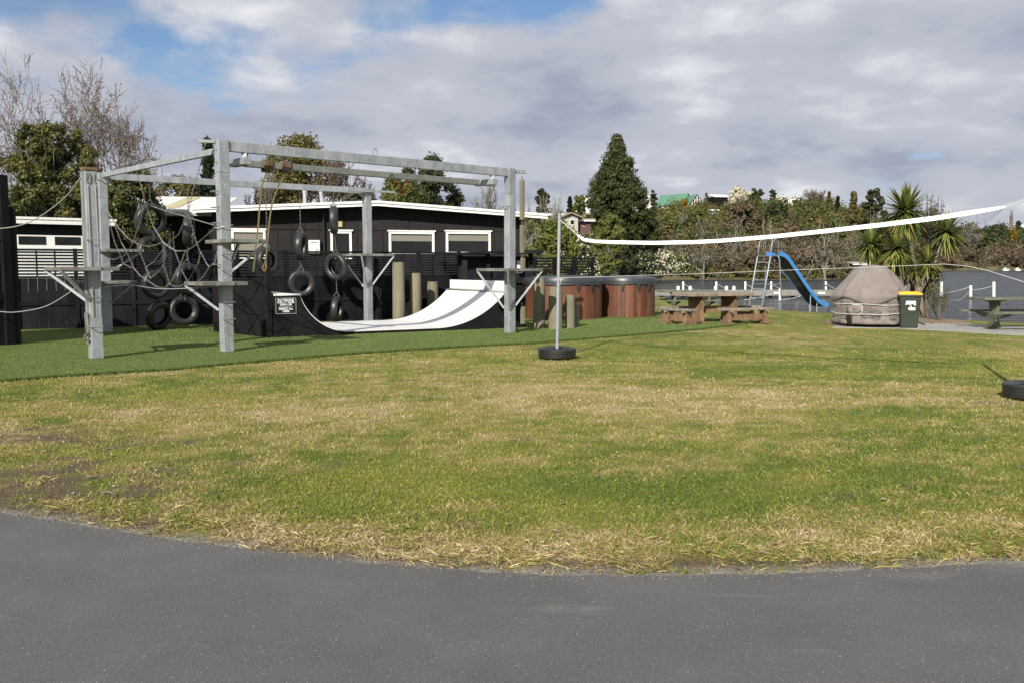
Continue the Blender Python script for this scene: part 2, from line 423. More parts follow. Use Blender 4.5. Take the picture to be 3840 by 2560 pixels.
# scuffs and mottling on the asphalt
N, L = M['asphalt'].node_tree.nodes, M['asphalt'].node_tree.links; P = N['Principled BSDF']
geo = N.new('ShaderNodeNewGeometry'); src = P.inputs['Base Color'].links[0].from_socket
mp = N.new('ShaderNodeMapping'); mp.inputs['Scale'].default_value = (0.55, 1.6, 1); mp.inputs['Location'].default_value = (2.2, 5.1, 0); L.new(geo.outputs['Position'], mp.inputs['Vector'])
n1 = N.new('ShaderNodeTexNoise'); n1.inputs['Scale'].default_value = 1.5; n1.inputs['Detail'].default_value = 5; n1.inputs['Roughness'].default_value = 0.6; L.new(mp.outputs[0], n1.inputs['Vector'])
r1 = N.new('ShaderNodeMapRange'); L.new(n1.outputs['Fac'], r1.inputs[0]); r1.inputs[1].default_value = 0.60; r1.inputs[2].default_value = 0.72; r1.inputs[4].default_value = 0.50
x1 = N.new('ShaderNodeMix'); x1.data_type = 'RGBA'; L.new(r1.outputs[0], x1.inputs[0]); L.new(src, x1.inputs[6]); x1.inputs[7].default_value = (0.24, 0.23, 0.215, 1)
n2 = N.new('ShaderNodeTexVoronoi'); n2.inputs['Scale'].default_value = 150; L.new(geo.outputs['Position'], n2.inputs['Vector'])
r2 = N.new('ShaderNodeMapRange'); L.new(n2.outputs['Distance'], r2.inputs[0]); r2.inputs[1].default_value = 0.1; r2.inputs[2].default_value = 0.75; r2.inputs[3].default_value = 1.22; r2.inputs[4].default_value = 0.72
v2 = N.new('ShaderNodeVectorMath'); v2.operation = 'SCALE'; L.new(x1.outputs[2], v2.inputs[0]); L.new(r2.outputs[0], v2.inputs['Scale']); L.new(v2.outputs[0], P.inputs['Base Color'])

# water
m, N, L, P = new_mat('lake_water'); M['water'] = m
geo = N.new('ShaderNodeNewGeometry')
def wavebump(scale, st, stretch, prev=None, dist=0.3):
    mp = N.new('ShaderNodeMapping'); mp.inputs['Scale'].default_value = stretch; mp.inputs['Rotation'].default_value = (0, 0, 0.35)
    L.new(geo.outputs['Position'], mp.inputs['Vector'])
    nz = N.new('ShaderNodeTexNoise'); nz.inputs['Scale'].default_value = scale; nz.inputs['Detail'].default_value = 5; nz.inputs['Distortion'].default_value = 0.4
    L.new(mp.outputs[0], nz.inputs['Vector'])
    b = N.new('ShaderNodeBump'); b.inputs['Strength'].default_value = st; b.inputs['Distance'].default_value = dist
    L.new(nz.outputs['Fac'], b.inputs['Height'])
    if prev: L.new(prev.outputs[0], b.inputs['Normal'])
    return b
b1 = wavebump(0.55, 1.0, (0.55, 1.3, 1), None, 1.6)
b2 = wavebump(2.3, 1.0, (0.6, 1.2, 1), b1, 0.45)
L.new(b2.outputs[0], P.inputs['Normal'])
P.inputs['Base Color'].default_value = (0.012, 0.019, 0.026, 1)
P.inputs['Roughness'].default_value = 0.16
P.inputs['IOR'].default_value = 1.33

# ================================================================== THE SETTING
def _h(ix, iy, seed):
    n = (ix.astype(np.int64) * 374761393 + iy.astype(np.int64) * 668265263 + seed * 974711) & 0x7fffffff
    n = ((n ^ (n >> 13)) * 1274126177) & 0x7fffffff
    n = n ^ (n >> 16)
    return (n & 0xffff) / 65535.0
def vnoise(x, y, seed):
    x = np.asarray(x, float); y = np.asarray(y, float)
    ix, iy = np.floor(x), np.floor(y); fx, fy = x - ix, y - iy
    fx = fx * fx * (3 - 2 * fx); fy = fy * fy * (3 - 2 * fy)
    a = _h(ix, iy, seed); b = _h(ix + 1, iy, seed); c = _h(ix, iy + 1, seed); d = _h(ix + 1, iy + 1, seed)
    return (a * (1 - fx) + b * fx) * (1 - fy) + (c * (1 - fx) + d * fx) * fy
def fbm(x, y, seed, o=4):
    s = 0; a = 0.5; t = 0
    for i in range(o):
        s = s + a * vnoise(x * 2 ** i, y * 2 ** i, seed + i * 7); t += a; a *= 0.55
    return s / t

# the asphalt edge, as ground y over ground x
_ep = [(-900, 1800), (-400, 1868), (0, 1922), (250, 1960), (600, 2015), (1000, 2072), (1400, 2112), (1800, 2143), (2100, 2154), (2400, 2158), (2800, 2153),
       (3200, 2140), (3500, 2128), (3840, 2112), (4300, 2080), (4900, 2020)]
_eg = [G(*p) for p in _ep]
EX = np.array([p.x for p in _eg]); EY = np.array([p.y for p in _eg])
def road_y(x):
    x = np.asarray(x, float)
    return np.interp(x, EX, EY) + 0.07 * (fbm(x * 1.7, x * 0 + 3.3, 5) - 0.5) + 0.06 * (fbm(x * 9, x * 0 + 1.3, 9) - 0.5)
# lake edge of the lawn
LX = np.array([-400, 7.2, 7.7, 8.1, 8.9, 9.6, 11.3, 13.1, 14.8, 25, 60, 140.0])
LY = np.array([150, 150, 62, 45, 37.5, 33.6, 30.9, 27.9, 25.4, 19, 4, -20.0])
def lake_y(x): return np.interp(x, LX, LY)
# front edge of the artificial turf
_tp = [(-700, 1492), (-300, 1458), (0, 1432), (300, 1409), (620, 1391), (1000, 1356), (1350, 1327), (1700, 1305), (2000, 1290), (2300, 1265), (2600, 1240), (2720, 1226), (2860, 1210)]
_tg = [G(*p) for p in _tp]
TX = np.array([p.x for p in _tg]); TY = np.array([p.y for p in _tg])

GREEN = np.array([0.118, 0.162, 0.028]); GREEN2 = np.array([0.205, 0.218, 0.040]); OLIVE = np.array([0.255, 0.236, 0.066])
STRAW = np.array([0.36, 0.292, 0.132]); PALE = np.array([0.48, 0.40, 0.235]); SOIL = np.array([0.115, 0.085, 0.060]); DUST = np.array([0.25, 0.235, 0.21])
# dry and green patches the lawn really has: (photo x, y, radius in metres across, along, strength)
_patch = [(1500, 1470, 2.2, 1.6, .38), (2200, 1450, 2.0, 1.2, .30), (1900, 1530, 2.4, 1.0, .34), (3150, 1480, 2.6, 1.1, .36), (900, 1560, 2.2, 0.9, .30), (1000, 1620, 1.4, .6, .22),
          (950, 1985, .6, .3, .30), (1350, 2035, .7, .25, .32), (1900, 2030, .5, .20, .22), (2600, 2040, .8, .22, .26), (3300, 2020, 1.2, .35, .30), (500, 1880, .7, .3, .28),
          (1350, 1790, 1.1, .8, -.38), (1800, 1850, 1.5, .55, -.40), (2350, 1880, 1.3, .45, -.34), (3050, 1840, 1.5, .6, -.32), (200, 1480, 2.0, .9, -.36), (3500, 1557, .55, .3, -.75),
          (3650, 1750, 1.2, .7, -.28), (2900, 1330, 3.5, 2.0, -.22), (3400, 1380, 3.0, 1.8, -.22), (1100, 1480, 1.6, .6, -.15), (2150, 1690, 1.3, .6, -.22), (3200, 1960, 1.0, .3, .22), (3760, 1930, .9, .4, .25),
          (2050, 1358, .8, .35, .5), (3720, 1508, .7, .25, .6), (2800, 1250, 2.0, .8, .2)]
_pg = [(G(a, b), c, d, e) for a, b, c, d, e in _patch]
_soilp = [(G(a, b), c, d, e) for a, b, c, d, e in [(250, 1760, 1.1, .5, .55), (60, 1850, .9, .5, .6), (420, 1850, .6, .25, .45), (300, 1640, 1.2, .4, .3), (60, 1640, .8, .6, .4), (560, 1660, .6, .2, .35), (1100, 1730, .6, .15, .25),
                                                   (3300, 2080, .9, .2, .35), (2300, 2110, .8, .12, .3), (3690, 1507, .5, .15, .6), (2160, 1455, .25, .12, .4)]]
def lawn_fields(x, y):
    x = np.asarray(x, float); y = np.asarray(y, float)
    d = 0.45 + 0.62 * (fbm(x * 0.55, y * 0.75, 11) - 0.5) + 0.85 * (fbm(x * 1.9, y * 2.6, 23) - 0.5) + 1.0 * (fbm(x * 7, y * 9, 29, 3) - 0.5)
    for p, rx, ry, s in _pg: d = d + 0.62 * s * np.exp(-(((x - p.x) / rx) ** 2 + ((y - p.y) / ry) ** 2))
    e = y - road_y(x)                      # distance behind the asphalt edge
    d = d + (-0.42 + 1.05 * fbm(x * 1.5, y * 2.6, 63)) * np.exp(-(e / 0.42) ** 2)
    t = np.interp(x, TX, TY, left=99, right=99) - y
    d = d + 0.25 * np.exp(-(t / 0.10) ** 2)
    so = -0.34 + 0.8 * (fbm(x * 3.1, y * 4.3, 41) - 0.5) + 1.7 * (fbm(x * 9, y * 12, 43, 3) - 0.5)
    for p, rx, ry, s in _soilp: so = so + 1.15 * s * np.exp(-(((x - p.x) / rx) ** 2 + ((y - p.y) / ry) ** 2))
    so = so + 0.95 * np.exp(-(np.maximum(e, 0) / (0.05 + 0.70 * fbm(x * 0.9, y * 0 + 8.8, 47) ** 2)) ** 2)
    return np.clip(d, 0, 1), np.clip(so * 2.0, 0, 1), e
def lawn_col(x, y, jit=0.0, rng=None):
    d, so, e = lawn_fields(x, y)
    if rng is not None: d = np.clip(d + rng.normal(0, jit, len(d)), 0, 1)
    g2 = fbm(np.asarray(x) * 0.9 + 7, np.asarray(y) * 1.2, 77)[:, None]
    yel = np.clip((g2 - 0.42) * 3.2, 0, 1)
    green = GREEN * (1 - yel) + GREEN2 * yel
    def st(a, b): return np.clip((d - a) / (b - a), 0, 1)[:, None]
    c = green + (OLIVE - green) * st(0.30, 0.50)
    c = c + (STRAW - c) * st(0.52, 0.86)
    c = c + (PALE - c) * st(0.85, 1.0) * 0.7
    return c, d, so, e

# lawn: columns over x, rows warped to the lake edge
def axis(stops):
    out = []
    for a, b, st in stops: out += list(np.arange(a, b, st))
    return np.array(out + [stops[-1][1]])
gx = axis([(-400, -60, 34), (-60, -20, 5), (-20, -9, 0.5), (-9, 9, 0.14), (9, 20, 0.4), (20, 140, 12)])
ty = axis([(-25, 2, 9), (2, 16, 0.14), (16, 25, 0.4), (25, 34, 1.0), (34, 150, 20)])
Xg, Tg = np.meshgrid(gx, ty, indexing='ij')
Lk = lake_y(Xg)
Yg = np.where(Lk > 60, Tg, np.where(Tg < 17, np.minimum(Tg, Lk - 0.02 * (17 - Tg) / 17), 0))
lowk = Lk <= 60
f17 = np.clip((Tg - 17) / (150 - 17), 0, 1) ** 0.35
Y17 = np.minimum(17, Lk - 0.2)
Yg = np.where(lowk & (Tg >= 17), Y17 + (Lk - Y17) * f17, Yg)
Yg = np.where(lowk & (Lk < 17), -25 + (Tg + 25) / 175.0 * (Lk + 25), Yg)
nx, ny = Xg.shape
V = np.stack([Xg.ravel(), Yg.ravel(), np.zeros(nx * ny)], 1)
# a last row falls away as the bank
bank = np.stack([Xg[:, -1] + 0.10, Yg[:, -1] + 0.35, np.full(nx, -1.6)], 1)
ii, jj = np.meshgrid(np.arange(nx - 1), np.arange(ny - 1), indexing='ij')
a = (ii * ny + jj).ravel()
Fq = np.stack([a, a + ny, a + ny + 1, a + 1], 1)
bi = np.arange(nx - 1)
Fb = np.stack([bi * ny + ny - 1, (bi + 1) * ny + ny - 1, nx * ny + bi + 1, nx * ny + bi], 1)
V = np.concatenate([V, bank]); Fq = np.concatenate([Fq, Fb])
c, d, so, e = lawn_col(V[:, 0], V[:, 1])
c = c * 0.80
c = c + (SOIL - c) * so[:, None]
du = np.exp(-(np.maximum(e, 0) / 0.07) ** 2)[:, None] * np.clip(fbm(V[:, 0] * 1.1, V[:, 1] * 0, 91) * 3 - 1.0, 0, 1)[:, None]
c = c + (DUST * 1.25 - c) * du
lawn = np_mesh('lawn', V, Fq, M['lawn'], col=c); lawn['kind'] = 'structure'

# asphalt in front
xs = np.arange(-16, 16.01, 0.025)
Vn = np.stack([xs, np.full(len(xs), -22.0), np.full(len(xs), 0.004)], 1); Vf = np.stack([xs, road_y(xs), np.full(len(xs), 0.004)], 1)
V = np.concatenate([Vn, Vf]); n = len(xs); i = np.arange(n - 1)
road = np_mesh('asphalt_road', V, np.stack([i, i + 1, n + i + 1, n + i], 1), M['asphalt']); road['kind'] = 'structure'

# artificial turf: a 25 mm sheet with its own edge
mb = MB()
front = [Vector((p.x, p.y, 0)) for p in _tg]
fine_front = []
for i in range(len(front) - 1):
    for k in range(6):
        p = front[i].lerp(front[i + 1], k / 6); p.y += 0.03 * (random.Random(i * 9 + k).random() - 0.5); fine_front.append(p)
fine_front.append(front[-1])
back = [Vector((7.0, 25.5, 0)), Vector((5.6, 28.3, 0)), Vector((4.5, 36, 0)), Vector((-22, 36, 0)), Vector((-22, 12, 0))]
mb.prism(fine_front + back, (0, 0, 0.025))
turf = mb.build('artificial_turf', M['turf']); turf['kind'] = 'structure'

# concrete pad and bark-chip bed at the lake side
mb = MB(); pad = [G(*p) for p in [(3120, 1229), (3370, 1233), (3600, 1245), (3840, 1259), (4300, 1290), (4300, 1240), (3840, 1226), (3640, 1218), (3450, 1215), (3150, 1216)]]
mb.prism(pad, (0, 0, 0.012)); o = mb.build('concrete_pad', M['concrete']); o['kind'] = 'structure'
mb = MB(); bed = [G(*p) for p in [(3090, 1214), (3170, 1228.5), (3180, 1215.5), (3452, 1214.5), (3640, 1217.5), (3630, 1207), (3560, 1201), (3470, 1196), (3300, 1192), (3130, 1200)]]
mb.prism(bed, (0, 0, 0.03)); o = mb.build('bark_chip_bed', M['mulch']); o['kind'] = 'structure'

# lake
WZ = -0.55
mb = MB(); mb.add([(-900, 20, WZ), (3500, -400, WZ), (3500, 2600, WZ), (-900, 2600, WZ)], [(0, 1, 2, 3)])
# hide nothing: the sheet runs under the land
lake = mb.build('lake_water', M['water']); lake['kind'] = 'structure'

# headland and far shore: one terrain sheet
_sp = np.array([-4000, 1500, 2000, 2200, 2300, 2450, 2700, 3000, 3150, 3300, 3420, 3480, 3560, 9000.0])
_sd = np.array([40, 46, 60, 100, 140, 150, 150, 146, 150, 165, 190, 230, 330, 330.0])
_hp = np.array([-4000, 0, 900, 1500, 1900, 2100, 2250, 2450, 2700, 3000, 3200, 3330, 3450, 3560, 9000.0])
_hh = np.array([1.5, 1.5, 2.0, 2.5, 4.5, 7.0, 10.5, 13.5, 15.0, 15.5, 14.5, 11.0, 4.0, -3, -3.0])
def px_of(x, y): return 1920 + FPX * x / np.maximum(y, 1)
def terrain_z(x, y):
    x = np.asarray(x, float); y = np.asarray(y, float)
    p = px_of(x, y); dist = y
    ds = np.interp(p, _sp, _sd); hh = np.interp(p, _hp, _hh)
    t = np.clip((dist - ds) / 95.0, 0, 1)
    rise = t * t * (3 - 2 * t)
    bank = np.clip((dist - ds) / 4.0, 0, 1)
    z1 = -2.2 + 2.5 * bank + hh * rise
    z1 = np.where(hh < 0, -2.2, z1)
    far0 = 560.0
    t2 = np.clip((dist - far0) / 190.0, 0, 1); b2 = np.clip((dist - far0) / 8.0, 0, 1)
    fh = np.interp(p, [3000, 3500, 3700, 3840, 9000], [22, 22, 24, 21, 18])
    z2 = -2.2 + 2.6 * b2 + fh * t2 * (2 - t2)
    return np.maximum(z1, np.where(p > 2500, z2, -2.2)) + 0.4 * (fbm(x * 0.08, y * 0.08, 3) - 0.5) * bank
pa = np.concatenate([np.linspace(-3800, 1700, 40), np.linspace(1740, 3900, 120), np.linspace(3950, 9000, 40)])
dd = np.concatenate([np.linspace(36, 260, 80), np.linspace(264, 540, 8), np.linspace(548, 800, 30), np.linspace(840, 2400, 10)])
Pm, Dm = np.meshgrid(pa, dd, indexing='ij')
Xm = (Pm - 1920) / FPX * Dm; Ym = Dm
Zm = terrain_z(Xm, Ym)
near_lawn = (Ym < lake_y(Xm) + 1.0)
Zm = np.where(near_lawn, np.minimum(Zm, -0.12), Zm)
Zm = np.where(near_lawn & (Ym > 52) & (Pm < 2200), terrain_z(Xm, Ym) + 0.25, Zm)
na, nd = Pm.shape
ii, jj = np.meshgrid(np.arange(na - 1), np.arange(nd - 1), indexing='ij'); a = (ii * nd + jj).ravel()
hills = np_mesh('hill_terrain', np.stack([Xm.ravel(), Ym.ravel(), Zm.ravel()], 1), np.stack([a, a + nd, a + nd + 1, a + 1], 1), M['terrain'], smooth=True)
hills['kind'] = 'structure'

# ------------------------------------------------------------------ grass blades (nobody could count them)
rng = np.random.default_rng(4)
def blades(n, d0, d1, power=1.0):
    u = rng.random(n); dist = d0 * (d1 / d0) ** (u ** power)
    lat = (rng.random(n) * 2 - 1) * 0.64
    x = lat * dist; y = dist
    return x, y
def grass_mesh(x, y, hmin, hmax, wk, lie=0.0, jit=0.20):
    c, d, so, e = lawn_col(x, y, jit, rng)
    tf = np.interp(x, TX, TY, left=TY[0], right=99.0)
    keep = (e > -0.03 - 0.0 * x) & (e > np.where(rng.random(len(x)) < 0.25, -0.03, 0.02)) & (y < tf - 0.02) & (y < lake_y(x) - 0.05) & (rng.random(len(x)) > so * 0.86)
    # keep clear of the pad and the bed
    keep &= ~((x > G(3090, 1215).x) & (y > 23.0 + 0 * x - np.clip((x - 10.0) * 0.14, 0, 2)) & (y < 26.8))
    x, y, c, d, e = x[keep], y[keep], c[keep], d[keep], e[keep]
    n = len(x); dist = np.hypot(x, y)
    w = wk * (0.6 + 0.8 * rng.random(n)) * np.maximum(1.0, dist / 6.5)
    h = (hmin + (hmax - hmin) * rng.random(n) ** 1.6) * (0.75 + 0.7 * fbm(x * 2.2, y * 2.2, 55))
    ang = rng.random(n) * 2 * np.pi
    lean = (0.25 + 0.9 * rng.random(n) + lie) * h
    la = rng.random(n) * 2 * np.pi
    bx, by = np.cos(ang) * w / 2, np.sin(ang) * w / 2
    z0 = np.zeros(n)
    v0 = np.stack([x - bx, y - by, z0], 1); v1 = np.stack([x + bx, y + by, z0], 1)
    mx_ = x + np.cos(la) * lean * 0.35; my_ = y + np.sin(la) * lean * 0.35
    hh = h / (1 + lie)
    v2 = np.stack([mx_ + bx * 0.7, my_ + by * 0.7, hh * 0.62], 1); v3 = np.stack([mx_ - bx * 0.7, my_ - by * 0.7, hh * 0.62], 1)
    v4 = np.stack([x + np.cos(la) * lean, y + np.sin(la) * lean, hh], 1)
    V = np.stack([v0, v1, v2, v4], 1).reshape(-1, 3)
    b = np.arange(n) * 4
    F = np.concatenate([np.stack([b, b + 1, b + 2], 1), np.stack([b, b + 2, b + 3], 1)])
    br = (0.66 + 0.70 * rng.random(n))[:, None]
    brown = (rng.random(n) < 0.10 + 0.16 * np.exp(-(e / 0.4) ** 2))[:, None]; c = np.where(brown, np.array([0.20, 0.135, 0.07]), c)
    C = np.repeat(c * br, 4, axis=0)
    return V, F, C
parts = [grass_mesh(*blades(305000, 4.2, 17.0), 0.008, 0.030, 0.0034),
         grass_mesh(*blades(64000, 15.0, 34.0), 0.008, 0.022, 0.0034)]
# scruffy longer growth along the asphalt
xe = rng.uniform(-5.2, 5.4, 26000); ye = road_y(xe) + np.abs(rng.normal(0, 0.30, 26000)) + 0.012
clump = fbm(xe * 5, ye * 5, 66) > 0.47
parts.append(grass_mesh(xe[clump], ye[clump], 0.014, 0.048, 0.0036, 0.9, 0.25))
# flattened dead straw in the dry places near the asphalt
xt = rng.uniform(-5.2, 5.6, 30000); yt = road_y(xt) + 0.08 + np.abs(rng.normal(0, 0.55, 30000)); dt = lawn_fields(xt, yt)[0]
kt = (dt > 0.60) & (fbm(xt * 3, yt * 4, 71) > 0.46); xt, yt = xt[kt][:6000], yt[kt][:6000]
tv, tf_, tcol = grass_mesh(xt, yt, 0.018, 0.040, 0.0036, 1.6, 0.05)
parts.append((tv, tf_, np.clip(tcol * 0.5 + np.array([0.34, 0.255, 0.15]) * 0.45, 0, 1)))
off = 0; VV, FF, CC = [], [], []
for v_, f_, c_ in parts:
    VV.append(v_); FF.append(f_ + off); CC.append(c_); off += len(v_)
o = np_mesh('lawn_grass', np.concatenate(VV), np.concatenate(FF), M['blade'], col=np.concatenate(CC))
props(o, 'patchy winter lawn grass between the asphalt and the artificial turf', 'grass', kind='stuff')
# fuzzy pile along the turf's cut edge
n = 16000
xe = rng.uniform(TX[1], TX[-1], n); ye = np.interp(xe, TX, TY) + rng.uniform(-0.02, 0.10, n)
h = rng.uniform(0.02, 0.045, n); w = 0.010; an = rng.random(n) * 6.28; la = rng.random(n) * 6.28
V = np.stack([np.stack([xe - np.cos(an) * w, ye - np.sin(an) * w, 0.004 + 0 * xe], 1), np.stack([xe + np.cos(an) * w, ye + np.sin(an) * w, 0.004 + 0 * xe], 1),
              np.stack([xe + np.cos(la) * 0.02, ye + np.sin(la) * 0.02 - 0.01, h + 0.012], 1)], 1).reshape(-1, 3)
cc = np.repeat(np.array([0.085, 0.13, 0.032]) * (0.6 + 0.7 * rng.random((n, 1))), 3, axis=0)
o = np_mesh('turf_edge_pile', V, np.arange(3 * n).reshape(-1, 3), M['blade'], col=cc)
props(o, 'fringe of green plastic pile along the cut edge of the turf', 'turf edge', kind='stuff')
# standing pile of the turf where it is near enough to show
n = 150000
xe = rng.uniform(-9.6, 7.0, n); ye = 12.2 + (27.0 - 12.2) * rng.random(n) ** 1.5
k_ = (ye > np.interp(xe, TX, TY) + 0.05) & (np.abs(xe) < ye * 0.64); xe, ye = xe[k_], ye[k_]; n = len(xe)
h = rng.uniform(0.008, 0.020, n); w = 0.0045 * ye / 14; an = rng.random(n) * 6.28; la = rng.normal(0.6, 0.7, n); z0 = np.full(n, 0.024)
V = np.stack([np.stack([xe - np.cos(an) * w, ye - np.sin(an) * w, z0], 1), np.stack([xe + np.cos(an) * w, ye + np.sin(an) * w, z0], 1),
              np.stack([xe + np.cos(la) * 0.014, ye + np.sin(la) * 0.014, z0 + h], 1)], 1).reshape(-1, 3)
tone = (0.70 + 0.75 * rng.random((n, 1))) * (0.80 + 0.4 * fbm(xe * 0.9, ye * 0.5, 15)[:, None])
cc = np.repeat(np.array([0.118, 0.162, 0.044]) * tone, 3, axis=0)
o = np_mesh('turf_pile', V, np.arange(3 * n).reshape(-1, 3), M['blade'], col=cc)
props(o, 'short green plastic pile of the artificial turf', 'turf pile', kind='stuff')
# grit and soil crumbs along the crumbling asphalt edge
n = 5200
xe = rng.uniform(-5.2, 5.4, n); ye = road_y(xe) + rng.normal(0.03, 0.075, n); r = rng.uniform(0.0022, 0.0075, n); tone = rng.random((n, 1))
base = np.stack([xe, ye, np.where(ye < road_y(xe), 0.005, 0.001)], 1); an = rng.random(n) * 6.28
cr_ = [base + np.stack([np.cos(an + k * 2.1) * r, np.sin(an + k * 2.1) * r, 0 * r], 1) for k in range(3)] + [base + np.stack([0.2 * r, 0 * r, r * 1.1], 1)]
V = np.stack(cr_, 1).reshape(-1, 3); b = np.arange(n) * 4
F = np.concatenate([np.stack([b, b + 1, b + 3], 1), np.stack([b + 1, b + 2, b + 3], 1), np.stack([b + 2, b, b + 3], 1)])
o = np_mesh('edge_grit', V, F, M['blade'], col=np.repeat((np.array([0.10, 0.085, 0.07]) * (1 - tone) + np.array([0.25, 0.235, 0.21]) * tone), 4, axis=0))
props(o, 'grit and soil crumbs scattered along the asphalt edge', 'grit', kind='stuff')
# small brown leaves and bits of straw dropped over the lawn
n = 420
xe, ye = blades(n, 4.6, 24.0); k_ = (ye > road_y(xe) + 0.05) & (ye < np.interp(xe, TX, TY, right=99.0) - 0.1) & (ye < lake_y(xe) - 0.3); xe, ye = xe[k_], ye[k_]; n = len(xe)
an = rng.random(n) * 6.28; l = rng.uniform(0.012, 0.035, n); w = l * rng.uniform(0.25, 0.6, n); ca, sa = np.cos(an), np.sin(an); z = rng.uniform(0.012, 0.026, n)
V = np.stack([np.stack([xe - ca * l, ye - sa * l, z], 1), np.stack([xe + sa * w, ye - ca * w, z + 0.006], 1), np.stack([xe + ca * l, ye + sa * l, z + 0.004], 1), np.stack([xe - sa * w, ye + ca * w, z + 0.008], 1)], 1).reshape(-1, 3)
tone = rng.random((n, 1))
o = np_mesh('fallen_leaves', V, np.arange(4 * n).reshape(-1, 4), M['blade'], col=np.repeat(np.array([0.16, 0.085, 0.045]) * (1 - tone) + np.array([0.46, 0.38, 0.27]) * tone, 4, axis=0))
props(o, 'small dry leaves and straw bits scattered over the lawn', 'leaf litter', kind='stuff')
# pale stones and crumbs lying on the bare soil and the asphalt edge
def pebble(name, label, x, y, r, mat, seed):
    rg = random.Random(seed); mb = MB(); prof = [(0.0, -0.3 * r), (0.8 * r, -0.1 * r), (r, 0.25 * r), (0.65 * r, 0.62 * r), (0.0, 0.72 * r)]
    mb.lathe((x, y, 0.012), prof, 7)
    for v in mb.v: v.x += rg.uniform(-.2, .2) * r; v.y += rg.uniform(-.2, .2) * r
    return props(mb.build(name, mat), label, 'stone', 'pale stones on the lawn')
stones = [(547, 1738, .014, 'pale stone lying apart on the grass between the steel posts and the asphalt'), (162, 1696, .012, 'pale stone highest of those on the worn soil at left'), (118, 1750, .013, 'pale stone on the worn soil close to the left edge'),
          (428, 1828, .015, 'pale stone just above the twig on the worn soil'), (505, 1778, .014, 'pale stone next to the two lying side by side, left of them'), (276, 1854, .013, 'pale stone in the middle of the lowest worn soil patch'),
          (118, 1876, .014, 'pale stone lowest at the left, near the asphalt edge'), (585, 1767, .012, 'small pale stone farthest right beside the worn soil'), (1370, 1614, .012, 'tiny pale crumb alone on the mid lawn'),
          (3645, 1507, .022, 'larger pale stone beside the half-seen tyre base'), (3290, 1542, .014, 'pale stone alone on the lawn left of the half-seen tyre base')]
for k, (px, py, r, lab) in enumerate(stones):
    p = G(px, py); pebble('stone', lab, p.x, p.y, r, M['concrete'], k)

# ================================================================== BUILDINGS
TZ = 0.025                                            # top of the turf
# ---- black gabled house (the plane measured is that of its white barge boards)
HP, HQ = AT(865, 780, 30.0), AT(2055, 805, 33.0)
hw = Wall2(HP, HQ)
house = thing('gabled_house', 'low charcoal board-and-batten house with white barge boards, behind the slatted fence', 'house', (HP.x, HP.y, 0))
sA, zA = hw.px(865, 773); sPk, zPk = hw.px(1415, 753); sB, zB = hw.px(2055, 803)
slopeL = (zPk - zA) / (sPk - sA); sL = sPk - (sB - sPk) * 0.98; zL = zPk - slopeL * (sPk - sL)
def roof_z(s_): return zPk - (zPk - zL) * (sPk - s_) / (sPk - sL) if s_ < sPk else zPk - (zPk - zB) * (s_ - sPk) / (sB - sPk)
wl0, wl1, WN = sL + 0.6, sB - 0.75, -0.62             # wall ends; wall face lies behind the barge boards
mb = MB()
poly = [hw.pt(wl0, 0, WN), hw.pt(wl1, 0, WN), hw.pt(wl1, roof_z(wl1) - 0.12, WN), hw.pt(sPk, zPk - 0.12, WN), hw.pt(wl0, roof_z(wl0) - 0.12, WN)]
mb.prism(poly, Vector((-hw.n.x, -hw.n.y, 0)) * 9.0)
mb.build('wall', M['house_wall'], house)
for (s0, s1) in ((sL, sPk), (sPk, sB)):
    mb = MB(); th = 0.09
    q = [hw.pt(s0, roof_z(s0) - th - 0.03, -0.04), hw.pt(s1, roof_z(s1) - th - 0.03, -0.04), hw.pt(s1, roof_z(s1) - 0.03, -0.04), hw.pt(s0, roof_z(s0) - 0.03, -0.04)]
    mb.prism(q, Vector((-hw.n.x, -hw.n.y, 0)) * 10.2); mb.build('roof', M['roof_iron'], house)
    mb = MB()
    q = [hw.pt(s0, roof_z(s0) - 0.185, -0.035), hw.pt(s1, roof_z(s1) - 0.185, -0.035), hw.pt(s1, roof_z(s1) - 0.07, -0.035), hw.pt(s0, roof_z(s0) - 0.07, -0.035)]
    mb.prism(q, Vector((hw.n.x, hw.n.y, 0)) * 0.035); mb.build('barge_board', M['white'], house)
    mb = MB()
    q = [hw.pt(s0, roof_z(s0) - 0.085, -0.035), hw.pt(s1, roof_z(s1) - 0.085, -0.035), hw.pt(s1, roof_z(s1), -0.035), hw.pt(s0, roof_z(s0), -0.035)]
    mb.prism(q, Vector((hw.n.x, hw.n.y, 0)) * 0.075); mb.build('barge_cap', M['white'], house)
def win_px(x0, x1, y0, y1):
    a, zt = hw.px(x0, y0, WN); b, _ = hw.px(x1, y0, WN); _, zb = hw.px((x0 + x1) / 2, y1, WN)
    return a, b, zb, zt
zrail = hw.px(1640, 863, WN)[1]
wins = [win_px(866, 995, 859, 975), win_px(1238, 1318, 864, 975), win_px(1457, 1628, 866, 953), win_px(1671, 1839, 866, 953)]
